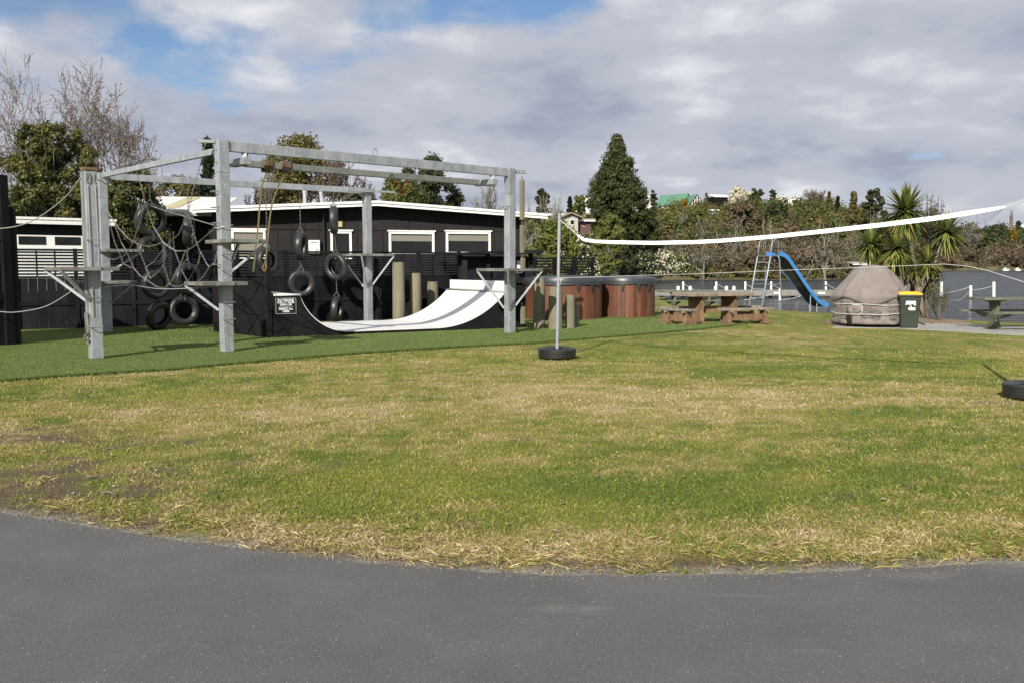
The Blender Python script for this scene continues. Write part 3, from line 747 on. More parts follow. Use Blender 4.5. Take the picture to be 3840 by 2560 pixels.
def window(parent, W, a0, a1, z0, z1, n, blind=0.0, fr=0.085, mull=False):
    f = MB()
    W.box(f, a0 - 0.05, a1 + 0.05, z1 - 0.03, z1 + 0.02, n + 0.002, n + 0.085)
    W.box(f, a0, a1, z1 - fr - 0.03, z1 - 0.03, n + 0.002, n + 0.06)
    W.box(f, a0, a1, z0, z0 + fr * 0.8, n + 0.002, n + 0.06)
    W.box(f, a0, a0 + fr, z0 + fr * 0.8, z1 - fr - 0.03, n + 0.002, n + 0.06)
    W.box(f, a1 - fr, a1, z0 + fr * 0.8, z1 - fr - 0.03, n + 0.002, n + 0.06)
    w = f.build('window', M['white'], parent)
    g = MB(); W.box(g, a0 + fr, a1 - fr, z0 + fr * 0.8, z1 - fr - 0.03, n + 0.004, n + 0.014); g.build('pane', M['glass'], w)
    if blind:
        g = MB(); zt = z1 - fr - 0.03 - 0.05; W.box(g, a0 + fr + 0.01, a1 - fr - 0.01, zt - blind, zt, n + 0.018, n + 0.024); g.build('blind', M['blind'], w)
    return w
for k, (a0, a1, z0, z1) in enumerate(wins):
    window(house, hw, a0, a1, z0, z1, WN, 0.21 if k >= 2 else (0.9 if k == 0 else 0.0))
s_ = wl0 + 0.3
while s_ < wl1 - 0.05:
    zt = roof_z(s_) - 0.135
    hw.piece('batten', s_ - 0.025, s_ + 0.025, zrail + 0.045, zt, WN + 0.002, WN + 0.028, M['house_wall'], house)
    if not any(a0 - 0.06 < s_ < a1 + 0.06 for a0, a1, _, _ in wins):
        hw.piece('batten', s_ - 0.025, s_ + 0.025, 1.5, zrail - 0.045, WN + 0.002, WN + 0.028, M['house_wall'], house)
    s_ += 0.46
edges = [wl0] + [v for w_ in wins for v in (w_[0] - 0.06, w_[1] + 0.06)] + [wl1]
for k in range(0, len(edges), 2):
    hw.piece('mid_rail', edges[k], edges[k + 1], zrail - 0.04, zrail + 0.04, WN + 0.003, WN + 0.032, M['house_wall'], house)
a0, a1, z0, z1 = win_px(1156, 1198, 902, 951)
mb = MB(); hw.box(mb, a0, a1, z0, z1, WN + 0.035, WN + 0.2); mbx = mb.build('gas_heater_box', M['white'], house, bevel=0.012)
mb = MB(); hw.box(mb, a0 + 0.06, a1 - 0.06, z1 - 0.09, z1 - 0.07, WN + 0.202, WN + 0.206); hw.box(mb, a1 - 0.14, a1 - 0.05, z0 + 0.1, z0 + 0.12, WN + 0.202, WN + 0.206); hw.box(mb, a1 - 0.14, a1 - 0.05, z0 + 0.15, z0 + 0.16, WN + 0.202, WN + 0.206)
mb.build('vent_slot', M['plastic_black'], mbx)
sdp, _ = hw.px(1213, 850, WN)
mb = MB(); mb.tube([hw.pt(sdp, 1.4, WN + 0.09), hw.pt(sdp, roof_z(sdp) - 0.42, WN + 0.09)], 0.04, 8); mb.tube([hw.pt(sdp, roof_z(sdp) - 0.42, WN + 0.09), hw.pt(sdp, roof_z(sdp) - 0.36, WN + 0.09)], 0.055, 8)
mb.build('downpipe', M['plastic_black'], house, smooth=False)
sv, zv = hw.px(1276, 842, WN)
mb = MB(); hw.box(mb, sv - 0.07, sv + 0.07, zv - 0.1, zv + 0.1, WN + 0.03, WN + 0.06); mb.build('wall_vent', M['skylight'], house, bevel=0.01)
for px, r, tilt in ((1143, 0.075, 0.0), (1210, 0.075, -0.06)):
    mb = MB(); b = AT(px, 772, 33.2); t = AT(px - (8 if tilt else 0), 716, 33.2)
    mb.tube([b, t], r, 12); 
    if not tilt: mb.tube([t + Vector((0, 0, -0.09)), t + Vector((0, 0, 0.02))], r * 1.28, 12)
    mb.build('flue', M['flue'], house, angle=40)

# ---- wing with the cream corrugated roof
gp, gq = AT(60, 800, 30.5), AT(822, 787, 31.5)
gw = Wall2(gp, gq)
wing = thing('corrugated_roof_wing', 'long wing with a cream corrugated roof and yellowed skylight, partly behind the evergreen tree', 'house', (gp.x, gp.y, 0))
zE0 = gw.px(822, 790)[1]; zR0 = AT(700, 738, 36.0).z
nrm = Vector((-gw.n.x, -gw.n.y, 0)); dep = 5.0
mb = MB(); s0, s1 = 0.0, gw.len
step = 0.038; cnt = int((s1 - s0) / step)
Va, Fa = [], []
for i in range(cnt + 1):
    a = s0 + i * step; hz = 0.012 * math.cos(i * math.pi)
    cut = 0.0
    p0 = gw.pt(a, zE0 + hz, 0.08); p1 = gw.pt(a - 0.12 * (a > s1 - 0.2), zR0 + hz, 0) + nrm * dep
    Va += [tuple(p0), tuple(p1)]
for i in range(cnt): Fa.append((2 * i, 2 * i + 2, 2 * i + 3, 2 * i + 1))
rf = np_mesh('roof', Va, Fa, M['roof_iron'], wing)
ss0, _ = gw.px(598, 790); ss1, _ = gw.px(655, 790)
def rp(a, t, up): 
    p0 = gw.pt(a, zE0, 0.08); p1 = gw.pt(a, zR0, 0) + nrm * dep
    q = p0.lerp(p1, t); q.z += up; return q
mb = MB(); mb.prism([rp(ss0, 0.12, 0.016), rp(ss1, 0.12, 0.016), rp(ss1, 0.93, 0.016), rp(ss0, 0.93, 0.016)], (0, 0, 0.012)); mb.build('skylight', M['skylight'], rf)
mb = MB(); gw.box(mb, s0, s1, zE0 - 0.15, zE0 - 0.012, -0.02, 0.02); gw.box(mb, s0, s1 + 0.05, zE0 - 0.075, zE0 - 0.016, 0.022, 0.09); mb.build('gutter', M['white'], wing)
mb = MB(); gw.box(mb, s0 + 0.5, s1 - 0.4, 0, zE0 - 0.16, -4.5, -0.7); mb.build('wall', M['house_wall'], wing)
mb = MB(); gw.box(mb, s0, s1, zE0 - 0.19, zE0 - 0.152, -0.7, -0.02); mb.build('soffit', M['white'], wing)
a = s1 - 4.3
while a < s1 - 0.45:
    gw.piece('batten', a - 0.02, a + 0.02, 1.5, zE0 - 0.2, -0.698, -0.67, M['house_wall'], wing); a += 0.24
da, dz = gw.px(606, 872, -0.7); db, _ = gw.px(642, 872, -0.7)
mb = MB(); gw.box(mb, da, db, 0.6, dz, -0.665, -0.62); dr = mb.build('door', M['white'], wing)
mb = MB(); gw.box(mb, da + 0.09, da + 0.16, dz - 0.75, dz - 0.1, -0.618, -0.612); gw.box(mb, db - 0.16, db - 0.09, dz - 0.75, dz - 0.1, -0.618, -0.612); mb.build('pane', M['glass'], dr)
# lean-to barge beside the door
mb = MB(); p = PL(612, 800, gw.pt(0, 0, 0.3), gw.pt(1, 0, 0.3)); q = PL(536, 850, gw.pt(0, 0, 0.3), gw.pt(1, 0, 0.3)); mb.beam(p, q, 0.05, 0.12); mb.build('barge_board', M['white'], wing)

# ---- low annex with the ribbon window
ap, aq = AT(-420, 820, 23.8), AT(430, 823, 27.2)
aw = Wall2(ap, aq)
annex = thing('flat_roofed_annex', 'flat-roofed charcoal annex with a white ribbon window, left of the tall steel post', 'building', (ap.x, ap.y, 0))
s0, zt = aw.px(-420, 818); s1, _ = aw.px(420, 818); zf = aw.px(200, 819)[1]; zfb = aw.px(200, 844)[1]
mb = MB(); aw.box(mb, s0, s1, zfb, zf - 0.07, 0.30, 0.335); aw.box(mb, s0, s1 + 0.05, zf - 0.068, zf, 0.30, 0.36); mb.build('fascia', M['white'], annex)
mb = MB(); aw.box(mb, s0, s1, zf - 0.1, zf - 0.02, -5.5, 0.296); mb.build('roof', M['galv_dull'], annex)
mb = MB(); aw.box(mb, s0 + 0.2, s1 - 0.1, 0, zf - 0.11, -5.2, 0.0); mb.build('wall', M['house_wall'], annex)
zw1 = aw.px(150, 883)[1]; zw0 = aw.px(150, 938)[1]
a = s0 + 0.4
while a < s1 - 0.2:
    aw.piece('batten', a - 0.02, a + 0.02, zw1 + 0.01, zfb + 0.03, 0.002, 0.03, M['house_wall'], annex); a += 0.36
w0, _ = aw.px(-60, 900); w1, _ = aw.px(345, 900)
mb = MB(); aw.box(mb, w0, w1, zw0, zw1, 0.003, 0.05); ww = mb.build('window', M['white'], annex)
w2, _ = aw.px(372, 900); mb = MB(); aw.box(mb, w0, w2, 0.9, zw0 - 0.004, 0.003, 0.03); mb.build('white_cladding', M['white'], annex)
zp1 = aw.px(150, 888)[1]; zp0 = aw.px(150, 919)[1]
for x0, x1 in ((-40, 40), (68, 171), (204, 301)):
    a0, _ = aw.px(x0, 900); a1, _ = aw.px(x1, 900)
    mb = MB(); aw.box(mb, a0, a1, zp0, zp1, 0.052, 0.062); mb.build('pane', M['glass'], ww)

# ---- the dark slatted fence (boards below, slats above)
FP, FQ = AT(70, 1240, 22.3), AT(1722, 1200, 27.9)
fw = Wall2(FP, FQ)
fence = thing('slatted_fence', 'long black fence with a band of open slats above upright boards, behind the climbing frame', 'fence', (FP.x, FP.y, TZ))
zs0, zs1 = 1.38, 2.05
rg = random.Random(5)
npan = 9; pl = fw.len / npan
for k in range(npan + 1):
    fw.piece('post', k * pl - 0.05, k * pl + 0.05, TZ - 0.02, zs1 + 0.03, -0.055, 0.045, M['fence'], fence)
for k in range(npan):
    a0, a1 = k * pl + 0.052, (k + 1) * pl - 0.052
    for j in range(8):
        z = zs0 + 0.045 + j * 0.079
        fw.piece('slat', a0, a1, z - 0.024, z + 0.024, -0.012, 0.008, M['fence'], fence)
    fw.piece('rail', a0, a1, zs0 - 0.06, zs0 - 0.005, -0.03, 0.03, M['fence'], fence)
    fw.piece('rail', a0, a1, zs1 - 0.035, zs1 + 0.02, -0.03, 0.03, M['fence'], fence)
    fw.piece('rail', a0, a1, 0.62, 0.72, 0.012, 0.04, M['fence'], fence)
    for j in range(2):
        c = a0 + (a1 - a0) * (j + 1) / 3; fw.piece('stile', c - 0.02, c + 0.02, zs0 - 0.003, zs1 - 0.037, -0.032, -0.013, M['fence'], fence)
    nb = 6; bw = (a1 - a0) / nb
    for j in range(nb):
        fw.piece('board', a0 + j * bw + 0.0015, a0 + (j + 1) * bw - 0.0015, TZ + 0.002, zs0 - 0.063, -0.02, 0.008, M['fence'], fence)

# ---- roofed gate bay beyond the ramp
gbP, gbQ = AT(1722, 1200, 27.3), AT(2022, 1200, 27.9)
bw_ = Wall2(gbP, gbQ)
bay = thing('roofed_gate_bay', 'black timber gate bay with thin flat roof, behind the white ramp', 'shelter', (gbP.x, gbP.y, TZ))
sE, _ = bw_.px(2010, 1000); 
for px in (1724, 1830, 1990):
    a, _ = bw_.px(px, 1000); bw_.piece('post', a - 0.06, a + 0.06, TZ, 2.02, -0.06, 0.06, M['black_wood'], bay)
zt_ = bw_.px(1800, 962)[1]; zt2 = bw_.px(1800, 977)[1]
mb = MB(); bw_.box(mb, 0.07, sE - 0.1, zt2, zt_, 0.0, 0.045); mb.build('top_rail', M['black_wood'], bay)
zl1 = bw_.px(1800, 1046)[1]; zl2 = bw_.px(1800, 1060)[1]
mb = MB(); bw_.box(mb, 0.07, sE - 0.1, zl2, zl1, 0.0, 0.045); mb.build('low_rail', M['black_wood'], bay)
a0, _ = bw_.px(1756, 1000); n = 0; a = a0
while a < sE - 0.3:
    bw_.piece('board', a, a + 0.085, zl1 - 0.05, zt2 + 0.05, -0.14, -0.115, M['fence'], bay); a += 0.093
mb = MB(); bw_.box(mb, 0.05, sE, TZ, zl2 - 0.02, -0.11, -0.08); mb.build('lower_panel', M['black_ply'], bay)
mb = MB(); L0 = PL(1600, 962, gbP, gbQ); 
r1 = bw_.pt(bw_.px(1630, 960)[0], bw_.px(1630, 957)[1], 0.2); r2 = bw_.pt(bw_.px(1878, 945)[0], bw_.px(1878, 946)[1], 0.2)
mb.beam(r1, r2, 0.6, 0.075); mb.build('roof_edge', M['fence'], bay)
r1 = bw_.pt(bw_.px(1872, 945)[0], bw_.px(1872, 947)[1], -0.1); r2 = bw_.pt(bw_.px(2020, 945)[0], bw_.px(2020, 945)[1], -0.1)
mb = MB(); mb.beam(r1, r2, 1.3, 0.11); mb.build('roof', M['fence'], bay)
sg0, sz1 = bw_.px(1937, 979); sg1, sz0 = bw_.px(1957, 1024)
notice = thing('white_notice', 'small white notice on the black gate bay beside the hanging timbers', 'sign', bw_.pt(sg0, sz0, 0.07))
mb = MB(); bw_.box(mb, sg0, sg1, sz0, sz1, 0.062, 0.07); mb.build('board', M['sign_white'], notice)
mb = MB(); bw_.box(mb, sg0 + 0.005, sg1 - 0.005, sz0 + 0.004, sz0 + 0.05, 0.071, 0.073); mb.build('footer_band', M['sign_black'], notice)
def text(name, body, size, loc, ang, mat, parent, align='CENTER', bold=0.0, sx=1.0):
    cu_ = bpy.data.curves.new(name, 'FONT'); cu_.body = body; cu_.size = size; cu_.align_x = align; cu_.align_y = 'CENTER'
    cu_.offset = bold; cu_.extrude = 0.0008; cu_.materials.append(mat); cu_.resolution_u = 3
    o = bpy.data.objects.new(name, cu_); COL.objects.link(o)
    if parent is not None: o.parent = parent; o.location = Vector(loc) - wloc(parent)
    else: o.location = loc
    dg = bpy.context.evaluated_depsgraph_get(); me = bpy.data.meshes.new_from_object(o.evaluated_get(dg))
    loc = o.location.copy(); bpy.data.objects.remove(o); o = bpy.data.objects.new(name, me); COL.objects.link(o); o.parent = parent; o.location = loc
    if not me.materials: me.materials.append(mat)
    o.rotation_euler = (math.pi / 2, 0, ang); o.scale = (sx, 1, 1)
    return o
text('lettering', 'All yo', 0.05, bw_.pt((sg0 + sg1) / 2, sz1 - 0.085, 0.072), bw_.ang, M['sign_black'], notice)
for k, w_ in enumerate((0.05, 0.07, 0.06)):          # print too small to read
    mb = MB(); zc_ = sz1 - 0.14 - 0.05 * k; bw_.box(mb, (sg0 + sg1) / 2 - w_ / 1.6, (sg0 + sg1) / 2 + w_ / 1.6, zc_ - 0.008, zc_ + 0.008, 0.0705, 0.0720); mb.build('print_line', M['blind'], notice)

# ---- low slatted screen behind the tubs
sp_, sq_ = AT(2005, 1000, 34.0), AT(2222, 1000, 35.5)
sw = Wall2(sp_, sq_)
screen = thing('slatted_screen', 'low black slatted screen standing behind the two hot tubs', 'fence', (sp_.x, sp_.y, 0))
z1 = sw.px(2150, 966)[1]
for k in range(4):
    a = sw.len * k / 3; sw.piece('post', a - 0.05, a + 0.05, 0, z1, -0.05, 0.05, M['fence'], screen)
for k in range(3):
    for j in range(14):
        z = 0.5 + (z1 - 0.55) * j / 13
        sw.piece('slat', sw.len * k / 3 + 0.052, sw.len * (k + 1) / 3 - 0.052, z - 0.034, z + 0.034, -0.01, 0.01, M['fence'], screen)

# ---- black play hut at the left edge
hp, hq = G(-420, 1330), G(74, 1293)
hh_ = Wall2(hp, hq)
hut = thing('black_play_hut', 'black timber play hut with a tall post, cut by the left edge', 'play hut', (hp.x, hp.y, TZ))
ztop = hh_.px(50, 788)[1]; zpost = hh_.px(30, 660)[1]; e1 = hh_.len
rgb = 0
a = 0.0
while a < e1 - 0.31:
    z0 = TZ if True else 0
    hole = a > e1 - 1.5
    if hole:
        hh_.piece('board', a, a + 0.14, TZ, hh_.px(20, 1095)[1], -0.03, 0.0, M['black_wood'], hut)
        hh_.piece('board', a, a + 0.14, hh_.px(20, 920)[1], ztop - 0.05, -0.03, 0.0, M['black_wood'], hut)
    else:
        hh_.piece('board', a, a + 0.14, TZ, ztop - 0.05, -0.03, 0.0, M['black_wood'], hut)
    a += 0.147
hh_.piece('post', e1 - 0.30, e1 - 0.14, TZ, zpost, -0.02, 0.10, M['black_wood'], hut)
hh_.piece('post', e1 - 0.13, e1 + 0.0, TZ, ztop + 0.02, -0.05, 0.08, M['black_wood'], hut)
hh_.piece('rail', 0, e1 - 0.31, ztop - 0.25, ztop - 0.1, 0.004, 0.05, M['black_wood'], hut)
hh_.piece('rail', 0, e1 - 0.31, hh_.px(20, 1110)[1] - 0.1, hh_.px(20, 1100)[1], 0.004, 0.05, M['black_wood'], hut)
mb = MB(); hh_.box(mb, e1 - 0.06, e1 - 0.02, TZ, ztop, -2.4, -0.055); mb.build('side_wall', M['black_wood'], hut)
mb = MB(); hh_.box(mb, 0, e1 - 0.02, TZ, ztop, -2.45, -2.41); mb.build('back_wall', M['black_wood'], hut)
mb = MB(); hh_.box(mb, 0, e1, ztop + 0.022, ztop + 0.07, -2.45, 0.0); mb.build('roof', M['black_wood'], hut)

# ================================================================== CLIMBING FRAME
A_, B_, C_, D_, E_ = G(362, 1348), G(852, 1322), G(1912, 1252), G(1382, 1209), G(404, 1249)
u = (C_ - B_).normalized(); v = Vector((-u.y, u.x, 0)); FA = math.atan2(u.y, u.x)
FHT = 3.94
frame = thing('climbing_frame', 'big galvanised steel climbing frame of four posts and long overhead beams on the turf', 'climbing frame', (B_.x, B_.y, TZ))
PW = 0.2
def at_post(P, du, dv, z): return Vector((P.x, P.y, z)) + u * du + v * dv
def post(P, H, name='post'):
    mb = MB(); mb.box((P.x, P.y, (TZ + H) / 2), (PW, PW, H - TZ), FA); o = mb.build(name, M['galv'], frame, bevel=0.012)
    mb = MB(); mb.box((P.x, P.y, H - 0.58), (PW + 0.012, PW + 0.012, 0.018), FA); mb.build('collar', M['galv'], o)
    for z in (H - 0.42, H - 0.18):
        mb = MB(); mb.box(at_post(P, -PW / 2 - 0.006, 0.0, z), (0.02, 0.035, 0.035), FA); mb.build('bolt', M['galv_dull'], o)
    return o
pB, pC, pD, pE = post(B_, FHT), post(C_, FHT), post(D_, 3.86), post(E_, 3.86)
def fbeam(name, p, q, w, h, mat='galv'):
    mb = MB(); mb.beam(p, q, w, h); return mb.build(name, M[mat], frame, bevel=0.008)
fbeam('front_beam', at_post(B_, PW / 2 + 0.001, 0, FHT - 0.10), at_post(C_, -PW / 2 - 0.001, 0, FHT - 0.10), 0.12, 0.19)
de = (D_ - E_).normalized(); 
fbeam('back_beam', Vector((E_.x, E_.y, 3.79)) + de * 0.12, Vector((D_.x, D_.y, 3.79)) - de * 0.12, 0.10, 0.16)
be = (E_ - B_).normalized()
fbeam('side_beam', Vector((B_.x, B_.y, 3.76)) + be * 0.12, Vector((E_.x, E_.y, 3.80)) - be * 0.12, 0.08, 0.115)
# stubs at the post heads
fbeam('stub', at_post(B_, -PW / 2, 0.05, FHT - 0.03), at_post(B_, -0.36, 0.20, FHT - 0.03), 0.06, 0.06, 'galv_dull')
fbeam('stub', at_post(C_, PW / 2, 0, FHT - 0.06), at_post(C_, 0.42, -0.10, FHT - 0.06), 0.06, 0.09)
fbeam('stub', at_post(D_, PW / 2, 0, 3.80), at_post(D_, 0.95, -0.05, 3.80), 0.05, 0.06)
fbeam('head_plate', at_post(D_, -0.75, -0.16, 3.80), at_post(D_, 0.16, -0.16, 3.80), 0.06, 0.12)
# trolley rail hung under the front beam
r0 = at_post(B_, 0.62, 0.42, 3.60); r1 = at_post(C_, -0.12, 0.42, 3.60)
fbeam('trolley_rail', r0, r1, 0.10, 0.13, 'galv_dull')
for (P, du) in ((B_, 0.45), (C_, -0.55)):
    mb = MB(); c0 = at_post(P, du, -0.05, 3.60)
    mb.beam(at_post(P, du, -0.10, 3.59), at_post(P, du, 0.56, 3.59), 0.16, 0.13)
    mb.beam(at_post(P, du, 0.0, 3.655), at_post(P, du, 0.0, FHT - 0.196), 0.10, 0.10, up=(1, 0, 0)); mb.build('rail_bracket', M['galv'], frame, bevel=0.006)
# trolleys with rust
trol = []
for t_ in (0.075, 0.135):
    p = r0.lerp(r1, t_); mb = MB()
    mb.beam(p - u * 0.09 + Vector((0, 0, 0.085)), p + u * 0.09 + Vector((0, 0, 0.085)), 0.15, 0.03)
    for s_ in (-1, 1): mb.beam(p - u * 0.09 + v * 0.075 * s_, p + u * 0.09 + v * 0.075 * s_, 0.02, 0.19)
    mb.beam(p - u * 0.10 + Vector((0, 0, -0.12)), p + u * 0.10 + Vector((0, 0, -0.12)), 0.10, 0.035)
    tr = thing('rail_trolley', ['rusty trolley nearest the front post, hanging on the overhead rail', 'second rusty trolley on the overhead rail, carrying the longer yellow rope'][len(trol)], 'trolley', p, 'trolleys on the overhead rail')
    mb.build('carriage', M['rust'], tr); trol.append(p)
# shackle on the beam
p = B_.lerp(C_, 0.47); p = Vector((p.x, p.y, FHT)); mb = MB()
mb.tube([p + u * (0.05 * math.cos(a)) + Vector((0, 0, 0.07 + 0.06 * math.sin(a))) if 0 < a < math.pi else p + u * 0.05 * math.cos(a) for a in [0, 0.01, .5, 1.0, 1.57, 2.1, 2.6, 3.13, math.pi]], 0.010, 6); mb.build('shackle', M['galv_dull'], frame)

def platform(P, u0, u1, v0, v1, z, braces, parent=frame, pz=None):
    """timber plate in a frame; braces run from its corners down to the post"""
    th = 0.068
    mb = MB(); c = at_post(P, (u0 + u1) / 2, (v0 + v1) / 2, z)
    mb.box(c, (u1 - u0, v1 - v0, th), FA); o = mb.build('platform', M['weathered'], parent, bevel=0.006)
    # steel cleats bolted at the post
    mb = MB(); mb.box(at_post(P, (u0 + u1) / 2, v0 - 0.012, z), (min(0.34, u1 - u0), 0.02, th * 0.9), FA); mb.box(at_post(P, u0 - 0.012, (v0 + v1) / 2, z), (0.02, 0.3, th * 0.9), FA)
    mb.build('cleat', M['galv_dull'], o)
    for (cu_, cv_, drop) in braces:
        a = at_post(P, cu_, cv_, z - th / 2); b = at_post(P, max(-.1, min(.1, cu_)), max(-.1, min(.1, cv_)), z - drop)
        mb = MB(); mb.beam(a, b, 0.045, 0.045); mb.build('brace', M['galv'], parent)
platform(C_, -.57, .55, -.58, .58, 1.54, [(-.55, .56, .92), (-.55, -.56, .95), (.53, -.56, .85)])
platform(D_, -.57, .55, -.58, .58, 1.95, [(-.55, .56, .90), (-.55, -.56, .92), (.53, -.56, .85)])
platform(B_, -.15, .55, -.66, .53, 2.08, [(.53, -.64, .55), (.5, .5, .55)])
platform(B_, -.60, .27, -.39, .47, 1.30, [(-.58, .45, .50)])
platform(E_, -.15, .75, -.55, .40, 2.0, [(.7, -.5, .5)])
platform(E_, -.65, .55, -.60, .35, 1.24, [(.5, -.55, .5)])
# climbing rungs bent out of bar
def rung(P, face, off, z, parent=frame):
    mb = MB()
    if face == 'u': q = [at_post(P, -PW / 2, off - .09, z), at_post(P, -PW / 2 - .09, off - .09, z), at_post(P, -PW / 2 - .09, off + .09, z), at_post(P, -PW / 2, off + .09, z)]
    else: q = [at_post(P, off - .1, -PW / 2, z), at_post(P, off - .1, -PW / 2 - .09, z), at_post(P, off + .1, -PW / 2 - .09, z), at_post(P, off + .1, -PW / 2, z)]
    mb.tube(q, 0.010, 6); mb.build('rung', M['galv_dull'], parent)
for y in (720, 780, 838): rung(B_, 'u', 0.02, AT(820, y, B_.y).z)
for y in (955, 1014, 1133, 1196): rung(B_, 'v', 0.0, AT(870, y, B_.y).z)
rung(C_, 'u', 0.0, AT(1890, 776, C_.y).z)
rung(B_, 'u', 0.02, AT(820, 992, B_.y).z)

# ---- separate, shorter steel post with its own platform
stp = thing('steel_climbing_post', 'shorter galvanised post with a rusty cap, at the front left of the climbing frame', 'climbing post', (A_.x, A_.y, TZ))
AH = 3.34
mb = MB(); w = 0.205
mb.box((A_.x, A_.y, (TZ + AH - 0.1) / 2), (w, w, AH - 0.1 - TZ), FA); pst = mb.build('post', M['galv'], stp, bevel=0.014)
mb = MB(); 
for dv_ in (-0.13, 0.13): pass
mb.box(at_post(A_, -0.115, 0.02, 1.75), (0.03, 0.11, 2.95), FA); mb.build('channel', M['galv_dull'], stp, bevel=0.004)
mb = MB(); mb.box(at_post(A_, 0, 0, AH - 0.068), (w + 0.02, w + 0.03, 0.055), FA); mb.build('cap', M['rust'], stp, bevel=0.006)
platform(A_, -.62, .33, -.36, .62, 1.575, [(-.60, .60, .55), (-.6, -.34, .55)], parent=stp)
for y in (901, 1115, 1225): rung(A_, 'v', -0.02, AT(362, y, A_.y).z, stp)
mb = MB()
for dv_ in (-0.02, ): 
    for du_ in (-0.06, 0.06):
        mb.tube([at_post(A_, du_, -0.115, AH - 0.35), at_post(A_, du_ * 1.1, -0.125, 1.9), at_post(A_, du_, -0.12, 0.75)], 0.008, 6)
mb.build('steel_cable', M['rope_grey'], stp)
mb = MB()
for du_ in (-0.06, 0.06):
    c = at_post(A_, du_, -0.125, AH - 0.22)
    mb.tube([c + Vector((0, 0, 0.09 * math.cos(a))) + u * 0.03 * math.sin(a) for a in np.linspace(0, 2 * math.pi, 13)], 0.009, 6)
mb.build('shackle', M['galv_dull'], stp)
mb = MB(); c = at_post(A_, -0.15, -0.08, 0.62)
mb.tube([c + Vector((0.02 * math.sin(a * 1.7), 0, 0.2 * math.cos(a))) + u * 0.045 * math.sin(a) for a in np.linspace(0, 2 * math.pi, 18)], 0.012, 6)
mb.tube([c + u * (0.055 * math.cos(a)) + Vector((0, 0, -0.22 + 0.055 * math.sin(a))) for a in np.linspace(0, 2 * math.pi, 14)], 0.016, 6)
mb.build('padlock_chain', M['chain'], stp)

# ================================================================== TYRES, CHAINS, ROPES
def tyre_profile(R, W, rin, tread=False, th=0.016):
    h = W / 2
    out = [(rin, -h * 0.62), (rin + 0.035, -h * 0.86), ((R + rin) / 2 + 0.02, -h), (R - 0.035, -h * 0.90), (R - 0.008, -h * 0.70)]
    if tread:
        for g in (-0.42, 0.0, 0.42):
            out += [(R, h * (g - 0.11)), (R - 0.009, h * (g - 0.08)), (R - 0.009, h * (g + 0.08)), (R, h * (g + 0.11))]
    else: out += [(R, -h * 0.4), (R + 0.004, 0), (R, h * 0.4)]
    out += [(R - 0.008, h * 0.70), (R - 0.035, h * 0.90), ((R + rin) / 2 + 0.02, h), (rin + 0.035, h * 0.86), (rin, h * 0.62)]
    inn = [(rin + 0.012, h * 0.55), ((R + rin) / 2 + 0.02, h - th), (R - 0.03, h * 0.7), (R - 0.02, 0), (R - 0.03, -h * 0.7), ((R + rin) / 2 + 0.02, -h + th), (rin + 0.012, -h * 0.55)]
    return out + inn
_ty = {}
def tyre_mesh(R, W, rin):
    k = (round(R, 2), round(W, 2))
    if k not in _ty:
        mb = MB(); mb.lathe((0, 0, 0), tyre_profile(R, W, rin), 40, closed=True, axis='y'); me = mb.mesh('tyre', M['rubber'], smooth=True)
        me.set_sharp_from_angle(angle=math.radians(50)); _ty[k] = me
    return _ty[k]
def link_chain(mb, pts, L=0.075, wd=0.042, r=0.0065, seg=(8, 4)):
    """chain of separate links along a polyline"""
    pts = [Vector(p) for p in pts]; acc = [0]
    for i in range(len(pts) - 1): acc.append(acc[-1] + (pts[i + 1] - pts[i]).length)
    n = max(1, int(acc[-1] / (L * 0.72)))
    def at(s):
        for i in range(len(pts) - 1):
            if s <= acc[i + 1] or i == len(pts) - 2:
                t = (s - acc[i]) / max(1e-6, acc[i + 1] - acc[i]); return pts[i].lerp(pts[i + 1], t), (pts[i + 1] - pts[i]).normalized()
    for k in range(n):
        c, t = at((k + 0.5) * acc[-1] / n)
        a = t.orthogonal().normalized(); b = t.cross(a)
        ang = 0.5 + (math.pi / 2) * (k % 2); s1 = a * math.cos(ang) + b * math.sin(ang); s2 = t.cross(s1)
        o = len(mb.v); m1, m2 = seg
        for i in range(m1):
            th = 2 * math.pi * i / m1
            cx, sx = math.cos(th), math.sin(th)
            ctr = c + t * (cx * (L / 2 - r)) + s1 * (sx * (wd / 2 - r)); nr = (t * cx + s1 * sx)
            for j in range(m2):
                ph = 2 * math.pi * j / m2; mb.v.append(ctr + nr * (r * math.cos(ph)) + s2 * (r * math.sin(ph)))
        for i in range(m1):
            for j in range(m2):
                i2, j2 = (i + 1) % m1, (j + 1) % m2
                mb.f.append([o + i * m2 + j, o + i2 * m2 + j, o + i2 * m2 + j2, o + i * m2 + j2])
DEn = Vector((-(D_.y - E_.y), D_.x - E_.x, 0)).normalized()
